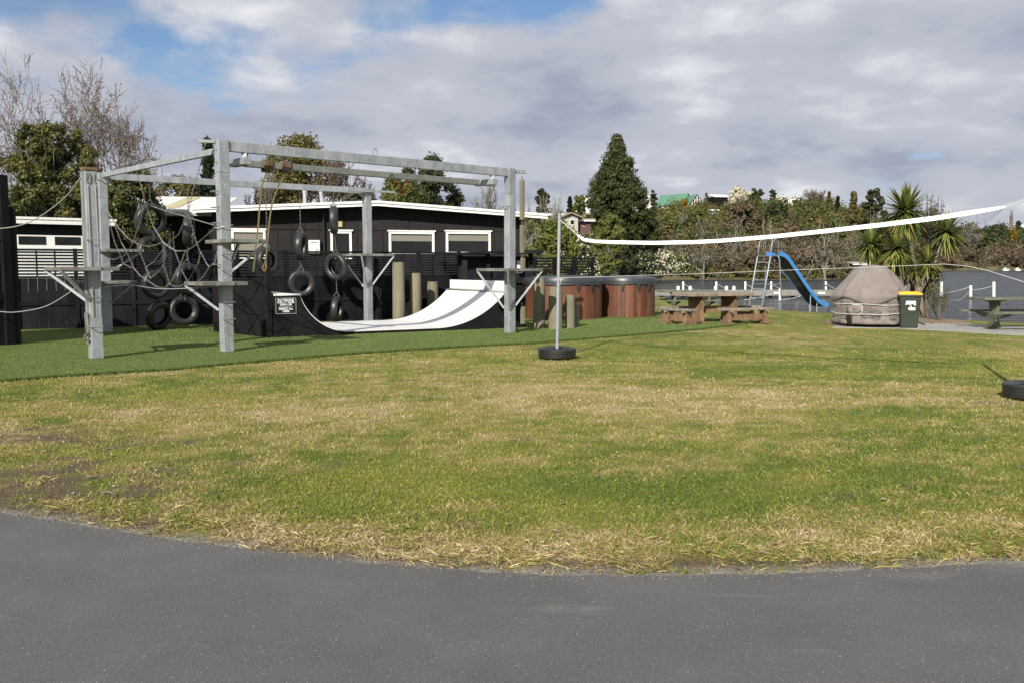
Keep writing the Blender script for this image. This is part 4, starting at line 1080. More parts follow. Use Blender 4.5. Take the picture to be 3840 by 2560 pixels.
tyre_data = [  # px, py of the centre, apparent half height px, yaw of the tyre's axle, tilt, label
    ('s1', 565, 826, 61, 0.55, 0.15, 'top tyre of the leftmost hanging string, just under the corrugated roof'),
    ('s1', 572, 945, 60, 0.60, -0.10, 'second tyre down in the leftmost hanging string'),
    ('s1', 586, 1066, 56, 0.50, 0.05, 'third tyre down in the leftmost hanging string'),
    ('s1', 597, 1184, 56, 0.75, 0.30, 'lowest tyre of the leftmost hanging string, touching the turf'),
    ('s2', 708, 866, 60, 1.42, 0.05, 'edge-on tyre at the top of the string left of the front post'),
    ('s2', 704, 1048, 60, 0.75, 0.0, 'middle tyre of the string left of the front post, behind the chain net'),
    ('s2', 690, 1165, 55, 0.25, -0.1, 'lowest tyre of the string left of the front post'),
    ('s3', 1003, 977, 50, 0.75, 0.0, 'single tyre hanging just right of the front post behind the platform brace'),
    ('s4', 1128, 923, 53, 1.35, 0.06, 'upper edge-on tyre hanging in front of the white heater box'),
    ('s4', 1130, 1063, 50, 0.10, 0.0, 'ring tyre hanging face-on above the playground sign'),
    ('s5', 1252, 826, 51, 1.50, 0.0, 'highest edge-on tyre hanging in front of the white barge board'),
    ('s5', 1261, 1001, 51, -0.70, 0.1, 'middle tyre of the string beside the back post, turned half sideways'),
    ('s5', 1264, 1159, 50, 1.28, 0.04, 'lowest tyre of the string beside the back post, edge-on above the turf')]
TY_ = {}
for (sid, px, py, hh2, yaw, tilt, lab) in tyre_data:
    p = PL(px, py, Vector((E_.x, E_.y, 0)), Vector((D_.x, D_.y, 0)))
    R = hh2 * p.y / FPX
    o = link_mesh('tyre', tyre_mesh(R, 0.205, R * 0.60), None, p)
    va = math.atan2(-p.x, p.y)                     # turn relative to the line of sight
    o.rotation_euler = (tilt, 0, va + yaw)
    props(o, lab, 'tyre', 'tyres hung on chains from the back beam'); TY_.setdefault(sid, []).append((p, R))
    
clab = {'s1': 'chain string carrying the four leftmost tyres', 's2': 'chain string carrying three tyres left of the front post', 's3': 'chain holding the single tyre right of the front post',
        's4': 'chain holding the two tyres in front of the white heater box', 's5': 'chain string carrying three tyres beside the back post'}
for sid, lst in TY_.items():
    ch = thing('hanging_chain', clab[sid], 'chain', (lst[0][0].x, lst[0][0].y, 3.7), 'chains hanging from the back beam')
    topz = 3.72; prev = Vector((lst[0][0].x, lst[0][0].y, topz))
    for k, (p, R) in enumerate(lst):
        mb = MB()
        tgt = p + Vector((0, 0, R * 0.80)); 
        knot = p + Vector((0, 0, R + 0.10))
        if knot.z < prev.z: link_chain(mb, [prev, knot])
        for s_ in (-1, 1): link_chain(mb, [knot, p + Vector((0.08 * s_, -0.06, R * 0.98)), p + Vector((0.06 * s_, -0.10 * s_, R * 0.66))], L=0.06)
        mb.build('chain_run', M['chain'], ch)
        prev = p - Vector((0, 0.03, R * 0.62))
# chain climbing net between the front post and the back-left post
def EBp(x, y, back=0.0):
    nn = Vector((-(E_.y - B_.y), E_.x - B_.x, 0)).normalized()
    return PL(x, y, Vector((E_.x, E_.y, 0)) + nn * back, Vector((B_.x, B_.y, 0)) + nn * back)
web = thing('chain_net', 'sagging climbing net of rusty chain between the front post and the back-left post', 'chain net', EBp(600, 1000))
runs = [[(512, 645), (530, 700), (545, 760), (520, 850), (495, 920), (470, 955), (455, 968)],
        [(770, 540), (745, 640), (722, 720), (705, 800), (670, 880), (640, 905), (612, 935), (580, 980), (545, 1005)],
        [(705, 800), (720, 850), (735, 905), (750, 945)],
        [(400, 790), (440, 850), (480, 895), (520, 918), (560, 925), (590, 918), (608, 908)],
        [(400, 790), (415, 850), (430, 910), (450, 955), (462, 990), (490, 1004), (500, 1004)],
        [(430, 845), (455, 910), (475, 945), (500, 1003)],
        [(410, 970), (430, 975), (452, 962)],
        [(500, 1004), (525, 1035), (550, 1050), (585, 1075), (615, 1082), (636, 1064)],
        [(545, 1005), (565, 1045)], [(515, 915), (530, 960), (555, 1020), (563, 1048)],
        [(612, 910), (622, 960), (610, 1000), (590, 1025), (565, 1045)],
        [(820, 845), (790, 870), (750, 905), (720, 930), (695, 942), (660, 942), (632, 925), (612, 910)],
        [(612, 935), (615, 1000), (630, 1045), (636, 1066)], [(636, 1066), (655, 1075), (680, 1073), (702, 1060)],
        [(650, 870), (652, 930), (675, 995), (665, 1010), (640, 1060)], [(695, 942), (680, 985), (660, 1030), (640, 1060)],
        [(700, 945), (708, 985), (712, 1015)], [(752, 945), (745, 985), (725, 1020), (706, 1055)], [(680, 1010), (692, 1035), (704, 1058)],
        [(752, 945), (775, 990), (785, 1002)], [(820, 930), (805, 985), (785, 1002), (765, 1035), (740, 1060)], [(545, 760), (575, 850), (600, 890), (612, 910)],
        [(565, 1045), (582, 1025)]]
for r_ in runs:
    mb = MB(); link_chain(mb, [EBp(*q) for q in r_], L=0.064, wd=0.038, r=0.0060); mb.build('chain_run', M['chain'], web)
# wires and ropes
def cable(name, label, pts, r, mat, n=6, cat='rope'):
    mb = MB(); P = [Vector(p) for p in pts]; Q = []
    for i in range(len(P) - 1):
        p0 = P[max(i - 1, 0)]; p1 = P[i]; p2 = P[i + 1]; p3 = P[min(i + 2, len(P) - 1)]
        for k in range(6):
            t = k / 6; Q.append(0.5 * ((2 * p1) + (p2 - p0) * t + (2 * p0 - 5 * p1 + 4 * p2 - p3) * t * t + (3 * p1 - p0 - 3 * p2 + p3) * t ** 3))
    Q.append(P[-1]); mb.tube(Q, r, n)
    return props(mb.build(name, mat, smooth=True), label, cat)
up_A = at_post(A_, -0.14, 0.0, 3.12)
cable('guide_rope', 'pale rope sagging from the short steel post to the black play hut', [up_A, AT(240, 745, 15.9), AT(120, 830, 16.6), AT(0, 858, 17.2), AT(-150, 850, 18.0)], 0.011, M['rope_grey'])
cable('swing_rope', 'loose pale rope swinging low between the play hut and the short steel post', [AT(290, 1073, 16.2), AT(250, 1105, 16.4), AT(170, 1150, 16.8), AT(70, 1170, 17.2), AT(0, 1169, 17.5), AT(-150, 1150, 18.0)], 0.010, M['rope_grey'])
cable('steel_cable', 'taut dark cable from the short post down to the front post', [at_post(A_, 0.1, -.1, 3.10), EBp(560, 770, -0.3), EBp(700, 815, -0.1), at_post(B_, -0.12, 0, AT(830, 850, B_.y).z)], 0.010, M['galv_dull'], cat='cable')
cable('low_cable', 'thin low cable between the short post and the front post under the chain net', [at_post(A_, 0.12, 0, 1.25), AT(487, 1070, 15.9), AT(600, 1084, 16.2), AT(740, 1080, 16.4), at_post(B_, -0.11, 0, AT(830, 1073, B_.y).z)], 0.008, M['rope_grey'], cat='cable')
mb = MB(); lp = at_post(B_, 0, -0.14, AT(850, 853, B_.y).z)
mb.tube([at_post(B_, 0.14 * math.cos(a) * 1.15, 0.14 * math.sin(a) * 1.15, AT(850, 850, B_.y).z + 0.03 * math.cos(a)) for a in np.linspace(0, 2 * math.pi, 20)], 0.010, 6); mb.build('wire_loop', M['rope_grey'], frame)
# yellow ropes under the trolleys
t1 = trol[1]; Yr = t1.y
cable('yellow_rope', 'longer yellow rope with a looped end hanging from the second trolley', [t1 + Vector((0, 0, -.13)), AT(1022, 760, Yr), AT(1003, 900, Yr), AT(998, 960, Yr), AT(994, 985, Yr), AT(984, 1005, Yr), AT(991, 1018, Yr), AT(997, 1004, Yr), AT(996, 985, Yr), AT(996, 965, Yr)], 0.018, M['rope_yellow'])
t0 = trol[0]; Yr = t0.y
cable('yellow_rope', 'shorter yellow rope hanging from the trolley nearest the front post', [t0 + Vector((0, 0, -.13)), AT(980, 710, Yr), AT(968, 850, Yr), AT(957, 950, Yr), AT(950, 1020, Yr)], 0.018, M['rope_yellow'])
cable('trolley_rope_end', 'short doubled yellow rope tail beside the second trolley', [t1 + Vector((0.04, 0, -.13)), AT(1034, 655, trol[1].y), AT(1033, 672, trol[1].y)], 0.018, M['rope_yellow'])
# string of square timbers hung from the right-hand stub
hx = at_post(C_, 0.36, -0.085, 0); HY = hx.y
for k, (y0, y1, w_, lab) in enumerate([(677, 826, 0.135, 'topmost'), (845, 950, 0.125, 'second'), (968, 1012, 0.13, 'third'), (1150, 1216, 0.13, 'lowest')]):
    p1, p0 = AT(1958, y0, HY), AT(1958 + 5 * (k > 1), y1, HY)
    labs = ['longest square timber, topmost of the string hanging beside the right-hand post', 'second square timber down the string beside the right-hand post',
            'short square timber beside the white notice, third in the hanging string', 'short square timber hanging just above the turf beside the right-hand post']
    t = thing('hanging_timber', labs[k], 'timber block', p0, 'square timbers hung on a string')
    mb = MB(); mb.box((p0 + p1) / 2, (w_ * 0.72, w_ * 0.72, p1.z - p0.z), FA - 0.05); mb.build('block', M['log'], t, bevel=0.012)
    mb = MB(); mb.tube([p1 + Vector((0.02 * math.sin(a), 0, 0.04 + 0.05 * -math.cos(a))) for a in np.linspace(0, 2 * math.pi, 12)], 0.008, 6); mb.build('eye_bolt', M['chain'], t)

# ================================================================== SKATE RAMP
R0 = G(1008, 1270); RQ = G(1930, 1233)
rw = Wall2(R0, RQ); RW_ = 3.45                       # width of the ramp, going away from the camera
ramp = thing('skate_ramp', 'mini half-pipe with a white riding surface and black painted sides on the turf', 'skate ramp', (R0.x, R0.y, TZ))
RH = 0.94; sx = lambda x, y: rw.px(x, y)[0]
a_dk0, a_lip0 = sx(1022, 1112), sx(1126, 1112); a_b0 = sx(1312, 1250); a_b1 = sx(1640, 1245); a_lip1 = sx(1893, 1110); a_dk1 = a_lip1 + 0.62
zb = 0.10
def curve(a0, a1, h, n=18):                        # from the flat (a0) up to the lip (a1)
    L_ = abs(a1 - a0); th = 2 * math.atan(h / L_); R = L_ / math.sin(th); sg = 1 if a1 > a0 else -1
    return [(a0 + sg * R * math.sin(th * i / n), zb + R * (1 - math.cos(th * i / n))) for i in range(n + 1)]
cl = curve(a_b0, a_lip0, RH - zb)[::-1]; cr = curve(a_b1, a_lip1, RH - zb)
away = Vector((-rw.n.x, -rw.n.y, 0))
# riding surface
prof = cl + cr; prof_top = [(a, z + 0.002) for a, z in prof]
mb = MB(); mb.prism([rw.pt(a, z + 0.012) for a, z in prof] + [rw.pt(a, z - 0.012) for a, z in prof][::-1], away * RW_)
mb.build('riding_surface', M['ramp_white'], ramp, angle=35)
# black sides, near and far
for nm, off in (('side_panel', 0.0), ('side_panel', RW_ - 0.03)):
    mb = MB(); pts = [(a_dk0, TZ), (a_dk0, RH - 0.014)] + [(a, z - 0.014) for a, z in cl] + [(cl[-1][0], TZ)]
    mb.prism([rw.pt(a, z, 0.004 - off) for a, z in pts], away * 0.03); mb.build(nm, M['black_ply'], ramp)
    mb = MB(); pts = [(cr[0][0], TZ)] + [(a, z - 0.014) for a, z in cr] + [(a_dk1, RH - 0.014), (a_dk1, TZ)]
    mb.prism([rw.pt(a, z, 0.004 - off) for a, z in pts], away * 0.03); mb.build(nm, M['black_ply'], ramp)
mb = MB(); rw.box(mb, cl[-1][0] + 0.002, cr[0][0] - 0.002, TZ, zb - 0.014, -0.03, 0.003); mb.build('edge_board', M['black_ply'], ramp)
for a0, a1 in ((a_dk0, a_lip0 - 0.02), (a_lip1 + 0.02, a_dk1)):
    mb = MB(); rw.box(mb, a0, a1, RH - 0.012, RH + 0.012, -RW_, -0.002); mb.build('deck', M['black_ply'], ramp)
for a in (a_lip0, a_lip1):
    mb = MB(); mb.tube([rw.pt(a, RH + 0.018, 0.02), rw.pt(a, RH + 0.018, -RW_)], 0.03, 10); mb.build('coping', M['galv_dull'], ramp, smooth=True)
mb = MB(); mb.tube([rw.pt(a_dk0 + 0.02, RH + 0.04, 0.015), rw.pt(a_lip0 + 0.01, RH + 0.032, 0.015)], 0.028, 10); mb.build('edge_pipe', M['ramp_white'], ramp, smooth=True)
# end walls: black back board on the left, white kicker board on the right
bl0 = G(800, 1246)
mb = MB(); e = Vector((R0.x, R0.y, TZ)); f_ = Vector((bl0.x, bl0.y, TZ)); zbk = AT(900, 1048, (e.y + f_.y) / 2).z
nbd = 4
bk = Wall2(f_, e)
for k in range(nbd): bk.piece('back_board', bk.len * k / nbd + 0.003, bk.len * (k + 1) / nbd - 0.003 - 0.06 * (k == nbd - 1), TZ, zbk, -0.02, 0.004, M['black_ply'], ramp)
bk.piece('back_cap', 0, bk.len - 0.07, zbk + 0.002, zbk + 0.03, -0.03, 0.02, M['black_wood'], ramp)
bk.piece('corner_post', bk.len - 0.06, bk.len + 0.04, TZ, AT(1000, 1000, R0.y).z, -0.07, 0.045, M['black_wood'], ramp)
bk.piece('corner_post', bk.len * 0.0 - 0.03, bk.len * 0.0 + 0.07, TZ, zbk + 0.4, -0.17, -0.06, M['black_wood'], ramp)
kw = Wall2(rw.pt(a_dk1 - 0.05, 0, -0.1), rw.pt(a_dk1 - 0.05, 0, -RW_))
mb = MB(); q = [rw.pt(a_lip1 + 0.10, RH + 0.014, -RW_ - 0.0), rw.pt(a_lip1 + 0.10, RH + 0.014, -0.15)]
kz = RH + 0.30
mb.prism([q[0], q[1] + Vector((0, 0, 0.0)), q[1] + Vector((0, 0, kz - RH - 0.014)), q[0] + Vector((0, 0, kz - RH - 0.014))], rw.pt(0.03, 0) - rw.pt(0, 0)); mb.build('kicker_board', M['ramp_white'], ramp)
# sign on the near side
sgx, szt = rw.px(1032, 1118); sgx1, _ = rw.px(1110, 1118); _, szb = rw.px(1070, 1178)
sign = thing('playground_sign', 'black sign with white lettering about playing at your own risk, fixed to the ramp', 'sign', rw.pt((sgx + sgx1) / 2, szb, 0.01))
mb = MB(); rw.box(mb, sgx, sgx1, szb, szt, 0.006, 0.012); mb.build('plate', M['sign_black'], sign)
sc = (sgx + sgx1) / 2; shh = szt - szb
mb = MB(); t_ = 0.004; m_ = 0.006
for (x0, x1, y0, y1) in ((sgx + m_, sgx1 - m_, szt - m_ - t_, szt - m_), (sgx + m_, sgx1 - m_, szb + m_, szb + m_ + t_), (sgx + m_, sgx + m_ + t_, szb + m_ + t_, szt - m_ - t_), (sgx1 - m_ - t_, sgx1 - m_, szb + m_ + t_, szt - m_ - t_)):
    rw.box(mb, x0, x1, y0, y1, 0.0125, 0.0135)
rw.box(mb, sc - 0.16, sc + 0.16, szb + shh * 0.435, szb + shh * 0.435 + 0.005, 0.0125, 0.0135)
mb.build('border', M['sign_white'], sign)
for (t__, fy) in (('PLAYGROUND', .86), ('PLAY AT YOUR', .715), ('OWN RISK', .57), ('RESPECT ALL', .315), ('USERS', .165)):
    text('lettering', t__, 0.062, rw.pt(sc, szb + shh * fy, 0.0135), rw.ang, M['sign_white'], sign, bold=0.0022, sx=0.90)

# ---- round pine logs set in the turf
def log_post(px, yb, yt, wpx, lab, cut=False, seed=1):
    b = G(px, yb, TZ); r = wpx / 2 * b.y / FPX; H = AT(px, yt, b.y + r).z
    b = b + Vector((0, r, 0)); mb = MB(); n = 20; rows = 9; rg = random.Random(seed); o = 0
    ring = [1 + rg.uniform(-.03, .03) for _ in range(n)]
    for i in range(rows + 1):
        t = i / rows; z = TZ + (H - TZ) * t
        for k in range(n):
            a = 2 * math.pi * k / n; rr = r * ring[k] * (1.02 - 0.05 * t) * (0.94 if i == rows else 1)
            mb.v.append(Vector((b.x + rr * math.cos(a), b.y + rr * math.sin(a), z + (rg.uniform(0, .012) if i == rows else 0))))
    for i in range(rows):
        for k in range(n):
            k2 = (k + 1) % n; mb.f.append([i * n + k, i * n + k2, (i + 1) * n + k2, (i + 1) * n + k])
    mb.f.append([rows * n + k for k in range(n)])
    return props(mb.build('timber_post', M['log'], angle=50), lab, 'timber post', 'round pine posts set in the turf')
log_post(1493, 1209, 985, 46, 'tallest round pine post, just right of the back steel post', seed=1)
log_post(1557, 1204, 1026, 43, 'middle-height round pine post between two others behind the ramp', seed=2)
log_post(1622, 1196, 1058, 43, 'shortest round pine post of the three behind the white ramp', seed=3)
log_post(2022, 1234, 1044, 47, 'tall round pine post beside the right-hand steel post, in front of the tub', seed=4)
log_post(2084, 1236, 1078, 52, 'thick round pine post directly behind the net pole', seed=5)
log_post(2139, 1231, 1108, 36, 'slimmer round pine post right of the net pole', seed=6)
log_post(2161, 1226, 1142, 26, 'shortest dark pine post against the hot tub, last of its row', seed=7)

# ================================================================== HOT TUBS
def hot_tub(px, Yc, r, lab, seed, ytop=1037, yrim=1060, ybot=1200):
    c = AT(px, 1100, Yc); c.z = TZ
    zr = AT(px, yrim + 4, Yc - r).z; zt = AT(px, ytop + 6, Yc - r).z
    t = thing('hot_tub', lab, 'hot tub', c, 'round cedar hot tubs')
    n = 46; a_ = 2 * math.pi / n; w = 2 * r * math.sin(a_ / 2) - 0.004
    me = MB().box((0, 0, (zr - TZ) / 2), (w, 0.035, zr - TZ)).mesh('stave', M['stave'])
    for k in range(n):
        a = k * a_
        o = link_mesh('stave', me, t, (c.x + r * math.cos(a), c.y + r * math.sin(a), TZ)); o.rotation_euler = (0, 0, a + math.pi / 2)
    mb = MB(); mb.lathe((c.x, c.y, 0), [(r - 0.05, TZ), (r - 0.05, zr)], 40); mb.build('liner', M['black_ply'], t)
    for z in (TZ + 0.22, zr - 0.10):
        mb = MB()
        for k in range(n):
            for da in (-0.3, 0.3):
                a = (k + da) * a_; mb.box((c.x + (r + 0.019) * math.cos(a), c.y + (r + 0.019) * math.sin(a), z), (0.012, 0.006, 0.012), a + math.pi / 2)
        o = mb.build('nail_row', M['chain'], t); o['kind'] = 'stuff'
    rg = random.Random(seed); R = r + 0.06; h = zt - zr
    mb = MB(); mb.lathe((c.x, c.y, zr - 0.05), [(R - 0.02, 0.0), (R + 0.012, 0.01), (R + 0.006, 0.07), (R + 0.014, 0.08), (R + 0.010, h * 0.9), (R - 0.02, h + 0.05), (R * 0.5, h + 0.09), (0.001, h + 0.11)], 48)
    for v_ in mb.v:
        a = math.atan2(v_.y - c.y, v_.x - c.x)
        if v_.z > zr + 0.02: v_.z += 0.012 * math.sin(3 * a + seed) + 0.008 * math.sin(11 * a)
        else: v_.z += 0.008 * math.sin(5 * a + seed) + 0.006 * math.sin(13 * a)
    mb.build('cover', M['lid'], t, angle=40)
    for da in (-1.28, -1.80, -0.9):
        a = da; mb = MB(); rr = R + 0.022
        p = Vector((c.x + rr * math.cos(a), c.y + rr * math.sin(a), zr - 0.03)); tv = Vector((-math.sin(a), math.cos(a), 0)); ov = Vector((math.cos(a), math.sin(a), 0))
        mb.prism([p - tv * 0.055, p + tv * 0.055, p + tv * 0.04 + Vector((0, 0, -0.10)), p + tv * 0.018 + Vector((0, 0, -0.2)), p - tv * 0.018 + Vector((0, 0, -0.2)), p - tv * 0.04 + Vector((0, 0, -0.10))], ov * 0.012)
        mb.build('strap', M['lid'], t)
    return t
hot_tub(2112, 27.6, 1.19, 'larger cedar hot tub with a black cover, nearest the round pine posts', 1, 1037, 1060)
hot_tub(2346, 28.75, 0.93, 'smaller cedar hot tub with a black cover, beside the rustic picnic table', 2, 1037, 1058)

# ================================================================== PICNIC FURNITURE
def frame_at(px, py, ang):
    c = G(px, py); return c, Vector((math.cos(ang), math.sin(ang), 0)), Vector((-math.sin(ang), math.cos(ang), 0))
def slab(mb, c, a, b, L, W, z0, z1, seed, wob=0.02, n=10):
    """timber slab with a live, uneven edge"""
    rg = random.Random(seed); up, lo = [], []
    pts = []
    for i in range(n + 1): pts.append((-L / 2 + L * i / n, -W / 2 + rg.uniform(-wob, wob)))
    for i in range(n + 1): pts.append((L / 2 - L * i / n, W / 2 + rg.uniform(-wob, wob)))
    mb.prism([c + a * x + b * y + Vector((0, 0, z0)) for x, y in pts], (0, 0, z1 - z0))
def bench(c, ang, L, W, H, lab, seed, mats=('rustic_grey', 'rustic'), name='rustic_bench'):
    a = Vector((math.cos(ang), math.sin(ang), 0)); b = Vector((-a.y, a.x, 0)); t = thing(name, lab, 'bench', c, 'rustic benches round the slab table')
    mb = MB(); slab(mb, c, a, b, L, W * 0.50, H - 0.06, H, seed); mb.build('seat_plank', M[mats[0]], t, bevel=0.006)
    z = 0.045 + TZ
    for s_ in (-1, 1):
        p = c + a * (L / 2 - 0.24) * s_
        mb = MB(); slab(mb, p, b, a, W * 0.62, 0.10, H - 0.11, H - 0.062, seed + 3, 0.004, 3); mb.build('bearer', M[mats[0]], t, bevel=0.004)
        mb = MB(); mb.prism([p - b * 0.13 - a * 0.055 + Vector((0, 0, z)), p + b * 0.13 - a * 0.055 + Vector((0, 0, z)), p + b * 0.11 - a * 0.055 + Vector((0, 0, H - 0.112)), p - b * 0.11 - a * 0.055 + Vector((0, 0, H - 0.112))], a * 0.11); mb.build('leg', M[mats[1]], t, bevel=0.008)
        mb = MB(); slab(mb, p, b, a, W * 0.80, 0.16, TZ, TZ + 0.044, seed + 5, 0.006, 4); mb.build('foot', M[mats[1]], t, bevel=0.006)
    mb = MB(); mb.beam(c - a * (L / 2 - 0.296) + Vector((0, 0, 0.20)), c + a * (L / 2 - 0.296) + Vector((0, 0, 0.20)), 0.05, 0.17); mb.build('stretcher', M[mats[1]], t, bevel=0.005)
    return t
tc, ta, tb = frame_at(2672, 1214, math.radians(24))
tc.x *= (tc.y + 0.25) / tc.y; tc.y += 0.25
table = thing('rustic_picnic_table', 'rustic slab picnic table of orange-brown timber at the edge of the turf', 'picnic table', tc)
TH = AT(2620, 1098, tc.y - 0.3).z
mb = MB(); slab(mb, tc - tb * 0.23, ta, tb, 2.15, 0.45, TH - 0.10, TH - 0.005, 4, 0.035, 14); mb.build('top_plank', M['rustic_grey'], table, bevel=0.012)
mb = MB(); slab(mb, tc + tb * 0.24, ta, tb, 2.22, 0.46, TH - 0.10, TH, 5, 0.03, 14); mb.build('top_plank', M['rustic_grey'], table, bevel=0.012)
for s_ in (-1, 1):
    p = tc + ta * 0.58 * s_
    mb = MB(); w = 0.34
    mb.prism([p + tb * y + Vector((0, 0, z)) - ta * 0.06 for y, z in ((-w, TZ + 0.05), (w, TZ + 0.05), (w * 0.86, 0.35), (w * 0.96, TH - 0.15), (-w * 0.96, TH - 0.15), (-w * 0.84, 0.38))], ta * 0.12); mb.build('leg', M['rustic'], table, bevel=0.012)
    mb = MB(); slab(mb, p, tb, ta, 0.86, 0.16, TH - 0.148, TH - 0.102, 12, 0.01, 4); mb.build('bearer', M['rustic'], table, bevel=0.006)
    mb = MB(); slab(mb, p, tb, ta, 0.92, 0.20, TZ, TZ + 0.048, 13, 0.01, 4); mb.build('foot', M['rustic'], table, bevel=0.006)
mb = MB(); mb.beam(tc - ta * 0.515 + Vector((0, 0, .4)), tc + ta * 0.515 + Vector((0, 0, .4)), 0.06, 0.2); mb.build('stretcher', M['rustic'], table)
BH = 0.46
bench(tc - tb * 0.82 + ta * 0.52, math.radians(24), 1.75, 0.62, BH, 'rustic bench along the near side of the slab table', 21)
bench(tc + tb * 0.85 - ta * 0.45, math.radians(24), 1.7, 0.62, BH, 'rustic bench on the lake side of the slab table, mostly hidden', 22)
bench(tc - ta * 1.42 - tb * 0.35, math.radians(24 - 90) + 0.28, 1.12, 0.66, BH, 'short rustic bench at the tub end of the slab table', 23)
bench(tc + ta * 1.42 + tb * 0.55, math.radians(24 - 90) + 0.9, 1.15, 0.62, BH, 'short rustic bench at the far lake end of the slab table', 24)

def picnic_table(c, ang, L, lab, mat, H=0.80, leg='pedestal', top_w=0.85, seed=1, bev=0.008):
    a = Vector((math.cos(ang), math.sin(ang), 0)); b = Vector((-a.y, a.x, 0)); t = thing('picnic_table', lab, 'picnic table', c)
    for k in range(4):
        mb = MB(); slab(mb, c + b * (k - 1.5) * top_w / 4, a, b, L + 0.03 * (k % 2), top_w / 4 - 0.010, H - 0.055, H, seed + k, 0.003, 4); mb.build('top_board', M[mat], t, bevel=bev * 0.5)
    for s_ in (-1, 1):
        for k in range(2):
            mb = MB(); slab(mb, c + b * s_ * (0.64 + 0.145 * k), a, b, L, 0.138, 0.42, 0.47, seed + 7 + k, 0.003, 4); mb.build('seat_board', M[mat], t, bevel=bev * 0.5)
    for s_ in (-1, 1):
        p = c + a * s_ * (L / 2 - 0.52)
        mb = MB(); mb.prism([p - a * 0.04 + b * y + Vector((0, 0, z)) for y, z in ((-.26, 0.05), (.26, 0.05), (.13, .30), (.20, H - .12), (-.20, H - .12), (-.13, .30))], a * 0.08); mb.build('pedestal', M[mat], t, bevel=bev)
        mb = MB(); mb.prism([p - a * 0.05 + b * y + Vector((0, 0, z)) for y, z in ((-.80, .418), (.80, .418), (.80, .39), (.42, .29), (-.42, .29), (-.80, .39))], a * 0.035 ); mb.build('seat_bearer', M[mat], t)
        mb = MB(); mb.prism([p - a * 0.05 + b * y + Vector((0, 0, z)) for y, z in ((-.38, H - .056), (.38, H - .056), (.36, H - .118), (-.36, H - .118))], a * 0.10); mb.build('top_bearer', M[mat], t)
        mb = MB(); mb.prism([p - a * 0.06 + b * y + Vector((0, 0, z)) for y, z in ((-.42, 0.0), (.42, 0.0), (.30, .05), (-.30, .05))], a * 0.12); mb.build('foot', M[mat], t)
    return t
picnic_table(Vector((*(G(3845, 1240).xy * 1.022), 0.012)), math.radians(3), 2.75, 'mossy green timber picnic table on the concrete pad by the lake', 'green_timber', H=0.81, seed=31)
picnic_table(Vector((*G(2590, 1172).xy, 0.0)), math.radians(8), 2.3, 'grey weathered picnic table behind the rustic slab table, towards the jetty', 'green_timber', H=0.78, seed=41)

# ================================================================== VOLLEYBALL
def tread_tyre(c, R, W, parent, name='tyre_base'):
    mb = MB(); mb.lathe((c.x, c.y, c.z + W / 2), tyre_profile(R, W, R * 0.56, tread=True), 64, closed=True)
    # sipes across the outer ribs
    o = mb.build(name, M['rubber'], parent, angle=35)
    mb = MB()
    for k in range(72):
        a = 2 * math.pi * k / 72
        for zz in (0.83, ): 
            p = c + Vector((math.cos(a) * (R - 0.004), math.sin(a) * (R - 0.004), W * zz)); mb.box(p, (0.016, 0.011, 0.030), a)
    mb.build('tread_blocks', M['rubber'], o)
    return o
P1 = G(2089, 1344); P2 = G(3872, 1494)
pole1 = thing('net_pole', 'grey volleyball pole standing in a tyre at the edge of the turf', 'net pole', P1, 'volleyball poles in tyres')
tread_tyre(P1, 0.335, 0.20, pole1)
ptop = AT(2098, 803, P1.y); p2top = Vector((P2.x + 0.08, P2.y, 2.52))
mb = MB(); mb.lathe((P1.x, P1.y, 0.05), [(0.0, 0.0), (0.2, 0.0), (0.2, 0.09), (0.0, 0.10)], 24); mb.build('concrete_fill', M['concrete'], pole1)
mb = MB(); mb.tube([P1 + Vector((0, 0, 0.1)), ptop], 0.029, 12); mb.tube([ptop, ptop + Vector((0, 0, 0.01))], 0.024, 12); mb.build('pole', M['pole'], pole1, angle=40)
pole2 = thing('net_pole', 'volleyball pole whose tyre is cut by the right edge of the photo', 'net pole', P2, 'volleyball poles in tyres')
tread_tyre(P2, 0.335, 0.20, pole2)
mb = MB(); mb.lathe((P2.x, P2.y, 0.05), [(0.0, 0.0), (0.2, 0.0), (0.2, 0.09), (0.0, 0.10)], 24); mb.build('concrete_fill', M['concrete'], pole2)
mb = MB(); mb.tube([P2 + Vector((0, 0, 0.1)), p2top], 0.029, 12); mb.build('pole', M['pole'], pole2, angle=40)
def NP(x, y): return PL(x, y, P1, P2)
net = thing('volleyball_net', 'slack volleyball net with a white top tape strung between the two poles', 'volleyball net', (P1 + P2) / 2)
top = [(2166, 884), (2190, 900), (2230, 906), (2300, 909), (2450, 912), (2600, 909), (2700, 904), (2900, 888), (3100, 867), (3300, 845), (3500, 820), (3650, 797), (3730, 784), (3772, 776)]
thk = [8, 11, 12, 13, 14, 14, 14, 15, 16, 17, 18, 18, 13, 7]
topw = [NP(*p) for p in top]
nn = Vector((-(P2.y - P1.y), P2.x - P1.x, 0)).normalized()
mb = MB()
for k in range(len(top)):
    x, y = top[k]; h = thk[k] / 2
    a, b = NP(x, y - h), NP(x, y + h)
    mid = (a + b) / 2
    mb.v += [a, mid + nn * -0.012 + Vector((0, 0, 0.006)), mid + nn * 0.002 - Vector((0, 0, 0.002)), b + nn * -0.006, b + nn * 0.012, a + nn * 0.012]
for k in range(len(top) - 1):
    for j in range(6):
        j2 = (j + 1) % 6; mb.f.append([6 * k + j, 6 * k + j2, 6 * k + 6 + j2, 6 * k + 6 + j])
mb.f.append([0, 1, 2, 3, 4, 5]); mb.f.append([6 * (len(top) - 1) + j for j in range(6)][::-1])
mb.build('top_tape', M['tape'], net)
